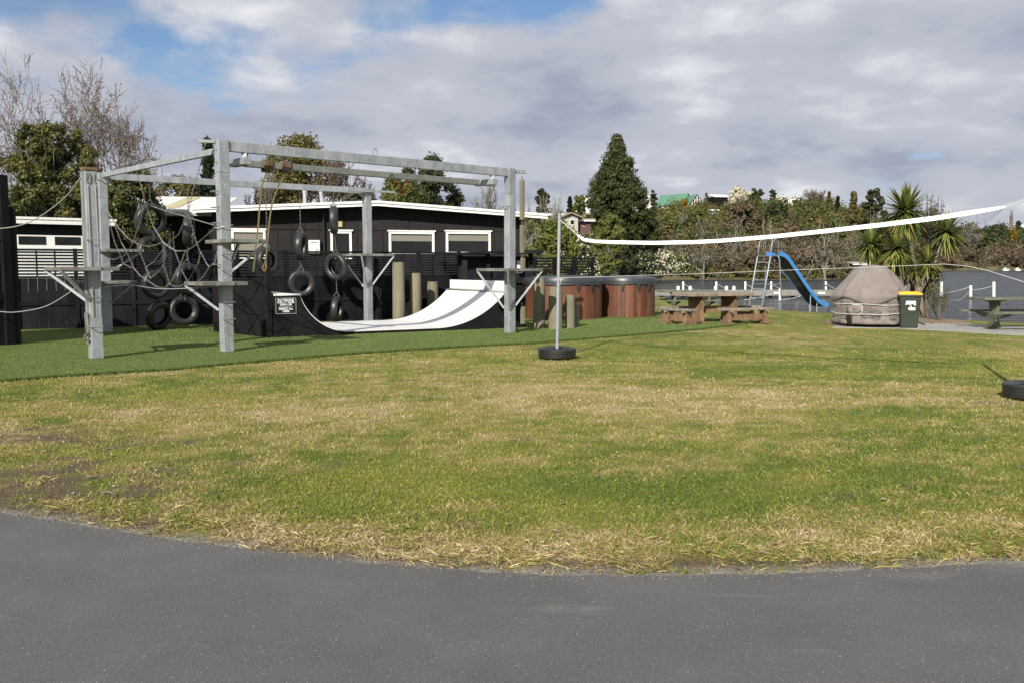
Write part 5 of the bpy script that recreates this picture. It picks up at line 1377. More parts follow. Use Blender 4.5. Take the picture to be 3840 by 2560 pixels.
mb = MB(); mb.tube([ptop - Vector((0, 0, 0.10)), NP(2130, 850), topw[0]], 0.006, 6); mb.tube([topw[-1], NP(3840, 750), p2top - Vector((0, 0, 0.08))], 0.005, 6)
mb.build('top_cord', M['rope'], net)
bot = [(2096, 1043), (2200, 1040), (2400, 1034), (2600, 1028), (2800, 1020), (3000, 1012), (3200, 1005), (3400, 997), (3540, 991), (3620, 998), (3700, 1014), (3840, 1058), (3880, 1072)]
botw = [NP(*p) for p in bot]
mb = MB(); mb.tube(botw, 0.0030, 6); mb.tube([botw[0], NP(2103, 1055), NP(2100, 1070)], 0.004, 6); mb.build('bottom_cord', M['rope'], net)
def along(lst, t):
    acc = [0]
    for i in range(len(lst) - 1): acc.append(acc[-1] + (lst[i + 1] - lst[i]).length)
    s_ = t * acc[-1]
    for i in range(len(lst) - 1):
        if s_ <= acc[i + 1] or i == len(lst) - 2: return lst[i].lerp(lst[i + 1], (s_ - acc[i]) / max(1e-6, acc[i + 1] - acc[i]))
nb_ = [NP(*p) for p in bot[1:9]] + [NP(3590, 905), NP(3640, 860), NP(3700, 835), NP(3745, 800)]
mb = MB(); ncol, nrow = 64, 9
gridp = [[along(topw, i / ncol).lerp(along(nb_, i / ncol), j / nrow) for j in range(nrow + 1)] for i in range(ncol + 1)]
for j in range(1, nrow + 1): mb.tube([gridp[i][j] for i in range(ncol + 1)], 0.0009, 3, caps=False)
for i in range(ncol + 1): mb.tube(gridp[i], 0.0009, 3, caps=False)
o = mb.build('mesh', M['net_cord'], net); o['kind'] = 'stuff'

# ================================================================== COVERED BRAZIER, BIN
cc = G(3262, 1231); cc.x *= (cc.y + 0.95) / cc.y; cc.y += 0.95
cov = thing('covered_barbecue', 'domed round barbecue wrapped in a taupe cloth cover tied with white rope', 'barbecue', cc)
mpx = (cc.y - 0.2) / FPX
prof = [(1224, 130), (1200, 134), (1178, 130), (1160, 131), (1148, 133), (1138, 128), (1128, 138), (1112, 140), (1090, 127), (1056, 101), (1025, 76), (1009, 60), (999, 44), (995, 24), (993.5, 0.5)]
mb = MB(); n = 120; rows = []
pf = []
for i in range(len(prof) - 1):
    for k in range(4):
        t = k / 4; pf.append((prof[i][0] * (1 - t) + prof[i + 1][0] * t, prof[i][1] * (1 - t) + prof[i + 1][1] * t))
pf.append(prof[-1])
rg = random.Random(8); ph = [rg.uniform(0, 6.28) for _ in range(8)]
for i, (yy, rr) in enumerate(pf):
    z = max(0.004, AT(3262, yy, cc.y).z); lower = yy > 1140
    for k in range(n):
        a = 2 * math.pi * k / n; r = rr * mpx
        if lower:
            q = min(1, (yy - 1140) / 40)
            w = 0.022 * math.sin(9 * a + ph[0] + 0.8 * math.sin(yy * .05)) + 0.013 * math.sin(17 * a + ph[1] + yy * .03) + 0.005 * math.sin(29 * a + ph[2] + yy * 0.04)
            r += w * q + 0.007 * math.sin(yy * 0.16 + 3 * math.sin(4 * a)) * (0.6 + 0.6 * math.sin(5 * a + ph[5]))
            if yy > 1215: z += 0.012 * math.sin(13 * a) + 0.01
        else:
            tt = (1140 - yy) / 146; env = math.sin(math.pi * min(1, max(0, tt * 1.02))) ** 0.6
            w = 0.028 * math.sin(13 * a + ph[3] + 0.4 * math.sin(yy * .06)) + 0.018 * math.sin(23 * a + ph[4]) + 0.008 * math.sin(41 * a + ph[6])
            r += w * env * (0.9 - 0.5 * tt) * (0.55 + 0.45 * math.sin(2.0 * a + 1.1) + 0.35 * math.sin(5 * a + 0.4))
            r += 0.02 * math.sin(3 * a + yy * 0.045) * env
            if yy > 1105: z += 0.025 * math.sin(4 * a + ph[7]) * (yy - 1105) / 35
        mb.v.append(Vector((cc.x + r * math.cos(a), cc.y + r * math.sin(a) * 0.96, z)))
for i in range(len(pf) - 1):
    for k in range(n):
        k2 = (k + 1) % n; mb.f.append([i * n + k, i * n + k2, (i + 1) * n + k2, (i + 1) * n + k])
mb.build('cover_cloth', M['tarp'], cov, smooth=True)
for yy, rr, dz in ((1144, 134, 0.012), (1178, 136, 0.02)):
    z0 = AT(3262, yy - 3, cc.y - rr * mpx * 0.5).z
    mb = MB(); mb.tube([Vector((cc.x + (rr * mpx + 0.025) * math.cos(a), cc.y + (rr * mpx + 0.025) * math.sin(a) * 0.97, z0 + dz * math.sin(2 * a + yy) + 0.008 * math.sin(5 * a))) for a in np.linspace(0, 2 * math.pi, 60)], 0.009, 6)
    if yy == 1144: p = AT(3232, 1146, cc.y - 1.02); mb.tube([p, p + Vector((0.005, -0.02, -0.1)), p + Vector((0.0, -0.015, -0.22))], 0.009, 6); mb.tube([p + Vector((-.25, 0.02, 0.02)), p + Vector((-.1, -.03, .015)), p], 0.010, 6)
    mb.build('tie_rope', M['rope'], cov)

bc = G(3402, 1231, 0.012); bc.x *= (bc.y + 0.3) / bc.y; bc.y += 0.3
wbin = thing('wheelie_bin', 'dark green wheelie bin with a yellow lid, beside the covered barbecue', 'bin', bc)
bang = math.radians(-14); ba = Vector((math.cos(bang), math.sin(bang), 0)); bb = Vector((-ba.y, ba.x, 0)); bm = bc.y / FPX
zl = AT(3402, 1112, bc.y - .25).z
def ring(w, d, z, off=0.0): return [bc + ba * x + bb * (y + off) + Vector((0, 0, z)) for x, y in ((-w, -d), (w, -d), (w, d), (-w, d))]
mb = MB(); lv = [ring(.215, .23, 0.0), ring(.235, .25, .45), ring(.265, .285, zl - .10), ring(.27, .29, zl - .02)]
for r_ in lv: mb.v += r_
for i in range(3):
    for k in range(4): mb.f.append([4 * i + k, 4 * i + (k + 1) % 4, 4 * i + 4 + (k + 1) % 4, 4 * i + 4 + k])
mb.f += [[3, 2, 1, 0], [12, 13, 14, 15]]; mb.build('body', M['bin'], wbin, bevel=0.035, angle=40)
mb = MB(); mb.v += ring(.30, .32, zl - .035) + ring(.305, .325, zl + .03); mb.f += [[0, 3, 2, 1], [4, 5, 6, 7]] + [[k, (k + 1) % 4, 4 + (k + 1) % 4, 4 + k] for k in range(4)]; mb.build('rim', M['bin'], wbin, bevel=0.02)
mb = MB(); mb.v += ring(.30, .33, zl + .032) + ring(.29, .32, zl + .065) + ring(.20, .22, zl + .105)
for i in range(2):
    for k in range(4): mb.f.append([4 * i + k, 4 * i + (k + 1) % 4, 4 * i + 4 + (k + 1) % 4, 4 * i + 4 + k])
mb.f += [[3, 2, 1, 0], [8, 9, 10, 11]]; lid = mb.build('lid', M['bin_lid'], wbin, bevel=0.012)
for s_ in (-1, 1):
    mb = MB(); mb.lathe((0, 0, 0), [(0.0, -.022), (.085, -.022), (.095, 0), (.085, .022), (0.0, .022)], 20); me = mb.mesh('wheel', M['plastic_black'])
    o = link_mesh('wheel', me, wbin, bc + ba * .255 * s_ + bb * .26 + Vector((0, 0, .097))); o.rotation_euler = (0, math.pi / 2, bang)
fz0, fz1 = AT(3402, 1166, bc.y - .27).z, AT(3402, 1131, bc.y - .27).z
def bface(x, z): t = (z - .45) / (zl - .10 - .45); return bc + ba * x + bb * (-(.25 + .035 * t) - .004) + Vector((0, 0, z))
mb = MB(); zmid = (fz0 + fz1) / 2
upper = [(-.10, zmid + .055), (-.115, zmid + .04), (-.12, zmid + .02), (-.06, zmid + .035), (.00, zmid + .02), (.05, zmid + .045), (.10, zmid + .02), (.135, zmid - .01), (.135, fz1), (-.105, fz1), (-.10, fz1 - .05)]
lower = [(-.04, zmid - .055), (.02, zmid - .04), (.08, zmid - .05), (.13, zmid - .04), (.13, fz0), (-.01, fz0), (-.04, fz0 + .03)]
for pl_ in (upper, lower, [(0.0, zmid), (.04, zmid), (.04, zmid - .025), (0, zmid - .025)]): mb.prism([bface(x, z) for x, z in pl_], -bb * 0.002)
mb.build('sticker', M['sign_white'], wbin)
mb = MB(); p = AT(3470, 1213, 24.6); mb.beam(G(3435, 1204, .05), G(3470, 1217, .04), .04, .03); mb.build('stick', M['weathered'])
props(bpy.data.objects['stick'], 'pale stick lying on the bark chips beside the bin', 'stick')

# ================================================================== LAKE SLIDE
SY = 36.0; s0 = AT(2884, 960, SY); zp = s0.z; S0 = Vector((s0.x, s0.y, 0))
sd = Vector((0.75, 0.66, 0)); sr = Vector((0.66, -0.75, 0))
slide = thing('water_slide', 'tall blue playground slide with a tubular ladder at the lake edge', 'slide', (S0.x, S0.y, WZ))
def SPt(s_, r_, z): return S0 + sd * s_ + sr * r_ + Vector((0, 0, z))
for r_ in (-.30, .30):
    mb = MB(); mb.tube([SPt(-1.15, r_, -.9), SPt(-.38, r_, zp - .06), SPt(-.30, r_, zp)], .028, 8); mb.build('ladder_rail', M['slide_tube'], slide, smooth=True)
    mb = MB(); mb.tube([SPt(.42, r_ * 1.5, -.9), SPt(.26, r_ * 1.05, zp - .12), SPt(.16, r_, zp)], .028, 8); mb.build('leg', M['slide_tube'], slide, smooth=True)
    mb = MB(); mb.tube([SPt(-.30, r_, zp), SPt(-.30, r_, zp + .38), SPt(-.22, r_, zp + .58), SPt(0.0, r_, zp + .66), SPt(.18, r_, zp + .58), SPt(.20, r_, zp)], .018, 8); mb.build('handrail', M['slide_tube'], slide, smooth=True)
    mb = MB(); mb.tube([SPt(-.72, r_, zp - 1.15), SPt(.33, r_ * 1.2, zp - 1.15)], .018, 6); mb.build('cross_brace', M['slide_tube'], slide)
for k in range(8):
    t = (k + .6) / 8.2; p = SPt(-1.15, 0, -.9).lerp(SPt(-.38, 0, zp - .06), t); mb = MB(); mb.tube([p - sr * .30, p + sr * .30], .016, 6); mb.build('rung', M['slide_tube'], slide)
mb = MB(); mb.obox(SPt(-.32, -.31, zp - .03), sd * .55, sr * .62, Vector((0, 0, .03))); mb.build('platform', M['slide_under'], slide)
# chute centre line
cl_ = [(0.24, zp + .02), (.45, zp + .02), (.72, zp - .03), (1.0, zp - .16), (1.32, zp - .40), (1.84, zp - .80), (2.48, zp - 1.30), (3.05, zp - 1.70), (3.5, zp - 1.98), (3.95, zp - 2.13), (4.35, zp - 2.17)]
hwid = .25; rim = .15
def strip(pts, r0, z0, r1, z1, name, mat, th):
    mb = MB()
    for i, (a, z) in enumerate(pts):
        j = min(i + 1, len(pts) - 1); k = max(i - 1, 0); tx, tz = pts[j][0] - pts[k][0], pts[j][1] - pts[k][1]; l = math.hypot(tx, tz); nx_, nz_ = -tz / l, tx / l
        def q(r_, h): return SPt(a + nx_ * h, r_, z + nz_ * h)
        mb.v += [q(r0, z0), q(r1, z1), q(r1 + (th if r0 == r1 else 0), z1 + (th if r0 != r1 else 0)), q(r0 + (th if r0 == r1 else 0), z0 + (th if r0 != r1 else 0))]
    for i in range(len(pts) - 1):
        for j in range(4):
            j2 = (j + 1) % 4; mb.f.append([4 * i + j, 4 * i + 4 + j, 4 * i + 4 + j2, 4 * i + j2])
    mb.f += [[0, 1, 2, 3], [4 * len(pts) - 1, 4 * len(pts) - 2, 4 * len(pts) - 3, 4 * len(pts) - 4]]
    return mb.build(name, M[mat], slide)
strip(cl_, -hwid, -.012, hwid, -.012, 'chute_underside', 'slide_under', .010)
strip(cl_, -hwid, 0.0, hwid, 0.0, 'chute_bed', 'slide_blue', .012)
strip(cl_, hwid + .002, -.03, hwid + .002, rim, 'chute_side', 'slide_blue', .02)
strip(cl_, -hwid - .024, -.03, -hwid - .024, rim, 'chute_side', 'slide_blue', .02)
for s_ in (2.95, 3.5):
    zz = np.interp(s_, [p[0] for p in cl_], [p[1] for p in cl_])
    for r_ in (.2, ): mb = MB(); mb.tube([SPt(s_, r_, -.9), SPt(s_, r_, zz - .02)], .022, 6); mb.build('chute_leg', M['slide_tube'], slide)

# ================================================================== JETTY AND MOORING POSTS
JY = 62.0
jz1 = AT(2800, 1089, JY).z; jz0 = AT(2800, 1108, JY).z
jetty = thing('jetty', 'low grey timber jetty running across the water behind the slide', 'jetty', AT(2460, 1110, JY))
x0, x1 = AT(2440, 1100, JY).x, AT(3180, 1100, JY).x
npl = 24
for k in range(npl):
    piece('deck_plank', ((x0 + (x1 - x0) * (k + .5) / npl), JY + .7, jz1 - .03), ((x1 - x0) / npl - .012, 1.5, .05), 0, M['jetty'], jetty)
piece('edge_beam', ((x0 + x1) / 2, JY - .06, (jz0 + jz1) / 2 - .03), (x1 - x0, .10, jz1 - jz0), 0, M['jetty'], jetty)
for k in range(9):
    x = x0 + (x1 - x0) * (k + .5) / 9; piece('pile', (x, JY + .15, jz0 - 1.0), (.22, .22, 2.0), 0, M['black_wood'], jetty)
    if k % 2: piece('fender', (x + .4, JY - .14, (jz0 + jz1) / 2 - .02), (.5, .06, .16), 0, M['white'], jetty)
def moor(px, yb, yt, Y, wpx, lab, band=False):
    b = AT(px, yb, Y); t_ = AT(px, yt, Y); r = wpx * .38 * Y / FPX
    t = thing('mooring_post', lab, 'mooring post', b, 'white mooring posts in the lake')
    mb = MB(); mb.tube([b, t_], r, 12); mb.tube([t_, t_ + Vector((0, 0, .03))], r, 12, r2=r * .7); mb.build('post', M['white'], t, angle=40)
    if band: mb = MB(); m_ = b.lerp(t_, .45); mb.tube([m_, b.lerp(t_, .62)], r * 1.04, 12); mb.build('band', M['plastic_black'], t)
    if Y < JY: mb = MB(); mb.tube([Vector((b.x, b.y, WZ - 1)), b], r * 1.05, 10); mb.build('wet_foot', M['black_wood'], t)
    return t_
J2 = JY + 1.2
mt = []
for px, band, lab in ((2562, 0, 'white mooring post on the jetty just right of the smaller tub'), (2686, 0, 'white mooring post on the jetty above the middle of the slab table'), (2795, 0, 'white mooring post on the jetty behind the slide ladder'),
                      (2892, 0, 'white mooring post on the jetty between the slide legs'), (2990, 0, 'white mooring post on the jetty under the upper chute'), (3097, 1, 'white mooring post with a black band, beside the barbecue cover')):
    mt.append(moor(px, 1087, 1058, J2, 10, lab, band))
for px, lab in ((2543, 'first short white bollard along the jetty, beside the tub'), (2588, 'second short white bollard along the jetty'), (2683, 'third short white bollard along the jetty, at a tall post\'s foot'), (2724, 'fourth short white bollard along the jetty'), (2752, 'rounded white bollard on the jetty left of the slide ladder')):
    b = AT(px, 1088, JY + .5); mb = MB(); r = 6 * JY / FPX; mb.lathe((b.x, b.y, b.z), [(0.001, -.02), (r, -.02), (r, .22), (r * .7, .27), (0.001, .28)], 14); props(mb.build('bollard', M['white'], angle=40), lab, 'bollard', 'short white bollards on the jetty')
m7 = moor(2925, 1128, 1083, 56.0, 13, 'white mooring post in the water in front of the jetty, by the slide leg')
m8 = moor(3038, 1126, 1091, 56.0, 12, 'white mooring post in the water half behind the chute')
m9 = moor(3530, 1113, 1059, 60.0, 14, 'white mooring post in open water left of two others, by the cabbage tree')
m10 = moor(3640, 1113, 1073, 61.0, 14, 'middle white mooring post of the three in open water')
m11 = moor(3727, 1113, 1059, 62.0, 14, 'white mooring post in open water farthest from the cabbage tree')
def mrope(lab, p, q, sag, r=.016):
    pts = [p.lerp(q, t) - Vector((0, 0, sag * 4 * t * (1 - t))) for t in np.linspace(0, 1, 9)]
    mb = MB(); mb.tube(pts, r, 5); props(mb.build('mooring_rope', M['rope'], smooth=True), lab, 'rope', 'mooring ropes over the water')
for k, (p, nm) in enumerate(zip(mt, ('by the tub', 'above the slab table', 'behind the ladder', 'between the slide legs', 'under the chute', 'with the black band'))):
    mrope('rope running down to the jetty from the mooring post ' + nm, p - Vector((0, 0, .08)), p + Vector((.85, .3, -.52)), .05)
mrope('long rope from the near mooring post to the jetty, left of the slide leg', m7 - Vector((0, 0, .15)), AT(2790, 1125, 54), .10)
mrope('rope between the two near mooring posts across the chute legs', m7 - Vector((0, 0, .7)), m8 - Vector((0, 0, .1)), .12)
mrope('rope from the open-water post nearest the cabbage tree to the middle post', m9 - Vector((0, 0, .75)), m10 - Vector((0, 0, .05)), .08)
mrope('rope between the middle and farthest open-water mooring posts', m10 - Vector((0, 0, .3)), m11 - Vector((0, 0, .25)), .05)
gpst = AT(3468, 1090, 31.0); gtop = AT(3470, 1018, 31.0)
mb = MB(); mb.beam(Vector((gpst.x, gpst.y, -1.0)), gtop, .12, .12, up=(0, 1, 0)); props(mb.build('green_post', M['green_post'], bevel=.008), 'dark green post at the lake edge beside the cabbage tree', 'post')
mrope('slack rope from the dark green post out to the middle mooring post', gtop - Vector((0, 0, .06)), m10 - Vector((0, 0, .2)), .9, .013)

# ================================================================== VEGETATION
def leaf_quads(C, Nn, S, rng, aspect=1.6, v=None, droop=0.0):
    """leaf-sized faces: centres C, normals Nn, sizes S -> verts, faces, value"""
    n = len(C); Nn = Nn / np.maximum(1e-6, np.linalg.norm(Nn, axis=1, keepdims=True))
    t = rng.normal(size=(n, 3)); t[:, 2] -= droop; t -= Nn * np.sum(t * Nn, 1, keepdims=True); t /= np.maximum(1e-6, np.linalg.norm(t, axis=1, keepdims=True))
    b = np.cross(Nn, t); S = S[:, None]
    a_ = t * S * 0.5 * aspect ** 0.5; b_ = b * S * 0.5 / aspect ** 0.5
    V = np.stack([C - a_, C - b_ * 0.9 + a_ * 0.1, C + a_, C + b_ * 0.9 + a_ * 0.1], 1).reshape(-1, 3)
    F = np.arange(4 * n).reshape(-1, 4)
    if v is None: v = rng.random(n)
    return V, F, np.repeat(v, 4)
def crown_pts(rng, blobs, n, shell=0.42, up=0.25, jit=0.55):
    blobs = np.array(blobs); vol = blobs[:, 3] * blobs[:, 4] + blobs[:, 5] ** 2; w = vol / vol.sum()
    idx = rng.choice(len(blobs), n, p=w)
    d = rng.normal(size=(n, 3)); d /= np.linalg.norm(d, axis=1, keepdims=True)
    r = np.clip(np.abs(rng.normal(1 - shell * 0.5, 0.24, n)), 0.1, 1.5)[:, None]
    C = blobs[idx, :3] + d * r * blobs[idx, 3:6]
    nrm = d + rng.normal(size=(n, 3)) * jit; nrm[:, 2] += up
    tone = rng.random(len(blobs))[idx]
    v = np.clip(0.28 * tone + 0.72 * rng.random(n), 0, 1)
    return C, nrm, v
def tubes_np(segs, k=5):
    s = np.array(segs); p0, p1, r0, r1 = s[:, 0:3], s[:, 3:6], s[:, 6], s[:, 7]
    t = p1 - p0; t /= np.maximum(1e-9, np.linalg.norm(t, axis=1, keepdims=True))
    ref = np.where(np.abs(t[:, 2:3]) < 0.9, np.array([[0, 0, 1.0]]), np.array([[1.0, 0, 0]]))
    a = np.cross(t, ref); a /= np.linalg.norm(a, axis=1, keepdims=True); b = np.cross(t, a)
    n = len(s); V = np.zeros((n, 2 * k, 3))
    for j in range(k):
        o = a * math.cos(2 * math.pi * j / k) + b * math.sin(2 * math.pi * j / k)
        V[:, j] = p0 + o * r0[:, None]; V[:, k + j] = p1 + o * r1[:, None]
    base = (np.arange(n) * 2 * k)[:, None]
    F = np.concatenate([np.stack([base[:, 0] + j, base[:, 0] + (j + 1) % k, base[:, 0] + k + (j + 1) % k, base[:, 0] + k + j], 1) for j in range(k)])
    return V.reshape(-1, 3), F
def grow(rg, p, d, L, r, lev, out, tips, spread=0.75, rise=0.18, nseg=4, kids=(3, 5), wig=0.16, shrink=0.62, rmin=0.006):
    """recursive branching"""
    p = Vector(p); d = Vector(d).normalized(); step = L / nseg; pts = [p.copy()]
    for i in range(nseg):
        d = (d + Vector((rg.gauss(0, wig), rg.gauss(0, wig), rg.gauss(0, wig) + rise * 0.25))).normalized()
        q = p + d * step; ra = r * (1 - 0.55 * i / nseg); rb = r * (1 - 0.55 * (i + 1) / nseg)
        out.append((*p, *q, max(ra, rmin), max(rb, rmin * 0.8))); p = q; pts.append((p.copy(), d.copy()))
    if lev <= 0:
        tips.append((p.copy(), d.copy())); return
    nk = rg.randint(*kids)
    for k in range(nk):
        i = rg.randint(1, nseg) if k else nseg
        q, dq = pts[i]
        ax = dq.orthogonal().normalized(); ax.rotate(Matrix.Rotation(rg.uniform(0, 2 * math.pi), 3, dq))
        nd = (dq * math.cos(spread * rg.uniform(.5, 1.1)) + ax * math.sin(spread * rg.uniform(.5, 1.1)) + Vector((0, 0, rise))).normalized()
        grow(rg, q, nd, L * shrink * rg.uniform(.75, 1.15), r * 0.45 * rg.uniform(.8, 1.2), lev - 1, out, tips, spread, rise, nseg, kids, wig, shrink, rmin)
def ground_at(x, y):
    if y < lake_y(x) and y < 52: return 0.0
    return float(terrain_z(np.array([x]), np.array([y]))[0])
def base_of(px, Y, z=None):
    x = (px - 1920) / FPX * Y
    return Vector((x, Y, ground_at(x, Y) if z is None else z))
def ztop(px, py, Y): return AT(px, py, Y).z

L_ = {}
L_['evergreen'] = leaf_mat('autumn_evergreen_leaves', (0.036, 0.048, 0.015), (0.125, 0.128, 0.040), (0.30, 0.165, 0.045), 0.4)
L_['bud'] = leaf_mat('dry_bud_and_seed_leaves', (0.10, 0.062, 0.045), (0.19, 0.125, 0.095), None, 0.7)
L_['conifer'] = leaf_mat('dark_conifer_needles', (0.010, 0.022, 0.010), (0.028, 0.045, 0.018))
L_['olive'] = leaf_mat('olive_leaves', (0.060, 0.060, 0.020), (0.165, 0.145, 0.050), (0.23, 0.16, 0.06))
L_['pine'] = leaf_mat('dark_pine_needles', (0.022, 0.034, 0.013), (0.082, 0.094, 0.034))
L_['mid'] = leaf_mat('mid_green_leaves', (0.042, 0.060, 0.014), (0.140, 0.158, 0.042))
L_['bright'] = leaf_mat('bright_green_leaves', (0.062, 0.085, 0.017), (0.185, 0.192, 0.050))
L_['cypress'] = leaf_mat('cypress_sprays', (0.026, 0.038, 0.012), (0.085, 0.098, 0.032), (0.14, 0.11, 0.045))
L_['brown'] = leaf_mat('brown_winter_scrub', (0.080, 0.056, 0.036), (0.175, 0.132, 0.085), (0.24, 0.21, 0.12), 0.8)
L_['yellow'] = leaf_mat('yellow_autumn_leaves', (0.20, 0.12, 0.018), (0.36, 0.24, 0.04))
L_['greyscrub'] = leaf_mat('grey_green_scrub', (0.055, 0.062, 0.036), (0.15, 0.15, 0.095))
L_['red'] = leaf_mat('red_blossom', (0.30, 0.020, 0.020), (0.48, 0.05, 0.05), None, 0.6)
L_['blossom'] = leaf_mat('white_blossom', (0.55, 0.50, 0.36), (0.78, 0.74, 0.60), None, 0.6)
L_['sword'] = leaf_mat('cabbage_tree_sword_leaves', (0.070, 0.105, 0.024), (0.26, 0.28, 0.07), (0.42, 0.31, 0.10), 0.35)
L_['tussock'] = leaf_mat('lakeside_tussock', (0.10, 0.11, 0.03), (0.26, 0.22, 0.075))

def leafy(name, label, px, ybase, ytop, hwpx, Y, mat, nl, ls, shape='round', seed=1, bark='bark', cat='tree', group=None, clumps=60, z0=None, extra=None, cb=0.25, aspect=1.6, droop=0.0, branches_vis=True, clsz=(0.16, 0.30)):
    """tree or shrub: tapered trunk with limbs, crown of leaf clumps with gaps"""
    rg = random.Random(seed); rn = np.random.default_rng(seed)
    b = base_of(px, Y, z0); H = ztop(px, ytop, Y) - b.z; W = hwpx * Y / FPX
    t = thing(name, label, cat, b, group)
    blobs = []
    for k in range(clumps):
        for _ in range(30):
            h = rg.uniform(cb, 0.97); a = rg.uniform(0, 2 * math.pi)
            if shape == 'round': env = max(0.02, 1 - abs((h - (cb * 0.6 + 0.4)) / ((1 - cb) * 0.62)) ** 2.4) ** 0.5
            elif shape == 'cone': env = 1.02 - (h - cb) / (1 - cb) * 0.92
            elif shape == 'cypress': env = min(1.0, 1.35 * (1.0 - ((h - cb) / (1 - cb)) ** 1.5) + 0.06) * (0.82 + 0.18 * min(1, (h - cb) * 4))
            elif shape == 'column': env = 0.8 if h < .8 else 0.8 * (1 - h) / .2 + .15
            else: env = 1.0 if h > .3 else .6
            q = rg.random() ** 0.5
            if q > 0.35 or shape == 'round': break
        s_ = rg.uniform(*clsz) * (0.55 + 0.45 * env); rr = max(0.02, env - s_ * 0.8) * W * q
        blobs.append((b.x + rr * math.cos(a), b.y + rr * math.sin(a), b.z + H * h - s_ * W * 0.3, s_ * W, s_ * W, s_ * min(W, H * 0.5) * rg.uniform(.7, 1.0)))
    segs, tips = [], []
    tr = max(0.03, H * 0.022)
    top_h = H * (0.8 if shape != 'round' else 0.6)
    prev = b - Vector((0, 0, .2))
    for i in range(6):
        q = b + Vector((rg.gauss(0, tr * .8), rg.gauss(0, tr * .8), top_h * (i + 1) / 6)); segs.append((*prev, *q, tr * (1.25 - i * .17), tr * (1.08 - i * .17))); prev = q
    for bl in blobs[::2]:
        h = rg.uniform(.25, .7) * top_h; st = Vector((b.x, b.y, b.z + h)); en = Vector(bl[:3]); md = st.lerp(en, .5) + Vector((0, 0, -.05 * H * rg.random()))
        segs.append((*st, *md, tr * .26, tr * .17)); segs.append((*md, *en, tr * .17, tr * .06))
    Vv, Ff = tubes_np(segs, 6); np_mesh('trunk', Vv, Ff, M[bark], t)
    C, N, v = crown_pts(rn, blobs, nl)
    keep = C[:, 2] > b.z + 0.05
    C, N, v = C[keep], N[keep], v[keep]
    V, F, vv = leaf_quads(C, N, ls * (0.6 + 0.8 * rn.random(len(C))), rn, aspect, v, droop)
    np_mesh('crown', V, F, L_[mat], t, attr=vv)
    if extra:
        em, en_, es = extra
        C, N, v = crown_pts(rn, blobs, en_ * 2, 0.02, .3, .3); C[:, 1] -= ls * .6
        keep = C[:, 2] > b.z + .2
        V, F, vv = leaf_quads(C[keep] + N[keep] / np.linalg.norm(N[keep], axis=1, keepdims=True) * ls * .9, N[keep], es * (0.7 + 0.6 * rn.random(keep.sum())), rn, 1.0, v[keep])
        np_mesh('blossom', V, F, L_[em], t, attr=vv)
    return t
def bare(name, label, px, ytop, hwpx, Y, seed, bark='bark_grey', lev=4, leaves=0, leafmat='bud', ls=.05, stems=1, rmin=0.008, z0=None, group=None, spread=.62, rise=.22, kids=(3, 5), cat='tree', r0=None, L0=0.36, wig=.13, lean=0.0):
    rg = random.Random(seed); rn = np.random.default_rng(seed)
    b = base_of(px, Y, z0); H = ztop(px, ytop, Y) - b.z
    t = thing(name, label, cat, b, group); segs, tips = [], []
    for k in range(stems):
        d = Vector((rg.uniform(-.25, .25) * (stems > 1) + lean, rg.uniform(-.2, .2) * (stems > 1), 1))
        grow(rg, b - Vector((0, 0, .15)), d, H * L0, (r0 or H * .016), lev, segs, tips, spread, rise, 4, kids, wig, .70, rmin)
    S = np.array(segs)
    # fit to the wanted height and half width
    zmax = S[:, 5].max() - b.z; hx = np.percentile(np.abs(S[:, 3] - b.x), 99); W = hwpx * Y / FPX
    fz = H / zmax; fx = W / max(hx, .01)
    for o_ in (0, 3):
        S[:, o_] = b.x + (S[:, o_] - b.x) * fx; S[:, o_ + 1] = b.y + (S[:, o_ + 1] - b.y) * fx; S[:, o_ + 2] = b.z + (S[:, o_ + 2] - b.z) * fz
    thick = S[:, 6] > rmin * 2.2
    Vv, Ff = tubes_np(S[thick], 6); np_mesh('trunk', Vv, Ff, M[bark], t)
    if (~thick).any(): Vv, Ff = tubes_np(S[~thick], 3); props(np_mesh('twigs', Vv, Ff, M[bark], t), kind='stuff')
    if leaves:
        thin = S[S[:, 6] <= rmin * 2.5]; i = rn.choice(len(thin), leaves); f = rn.random(leaves)[:, None]
        C = thin[i, 0:3] * (1 - f) + thin[i, 3:6] * f + rn.normal(0, ls * .5, (leaves, 3)); N = rn.normal(size=(leaves, 3)); N[:, 2] += .2
        V, F, vv = leaf_quads(C, N, ls * (.6 + .8 * rn.random(leaves)), rn, 1.7)
        np_mesh('crown', V, F, L_[leafmat], t, attr=vv)
    return t

# ---- trees behind the buildings, left to right
bare('bare_tree', 'tall bare tree with reddish seed heads at the left edge, behind the evergreen', 20, 215, 280, 46, 3, leaves=6000, ls=.055, lev=5, stems=2, rmin=.012, kids=(3, 4), spread=.85, rise=.06)
bare('bare_tree', 'tallest bare tree directly behind the evergreen, its crown topping the sky at left', 205, 200, 260, 48, 5, leaves=6000, ls=.055, lev=5, stems=2, rmin=.012, kids=(3, 4), spread=.85, rise=.06)
bare('bare_tree', 'slender bare tree between the evergreen and the dark conifer, nearer the evergreen', 392, 225, 200, 45, 8, leaves=5000, ls=.055, lev=5, stems=1, rmin=.012, kids=(3, 5), spread=.85, rise=.08)
bare('bare_tree', 'bare tree with pale trunk and long side limbs, rightmost of the tall bare group', 470, 290, 185, 44, 12, leaves=5000, ls=.055, lev=5, stems=1, rmin=.012, kids=(3, 5), spread=.9, rise=.06)
leafy('evergreen_tree', 'broad evergreen with green and rusty leaves above the flat-roofed annex', 215, 880, 450, 200, 29.2, 'evergreen', 54000, .085, 'round', 14, clumps=210, z0=0, cb=.28, clsz=(.10, .19))
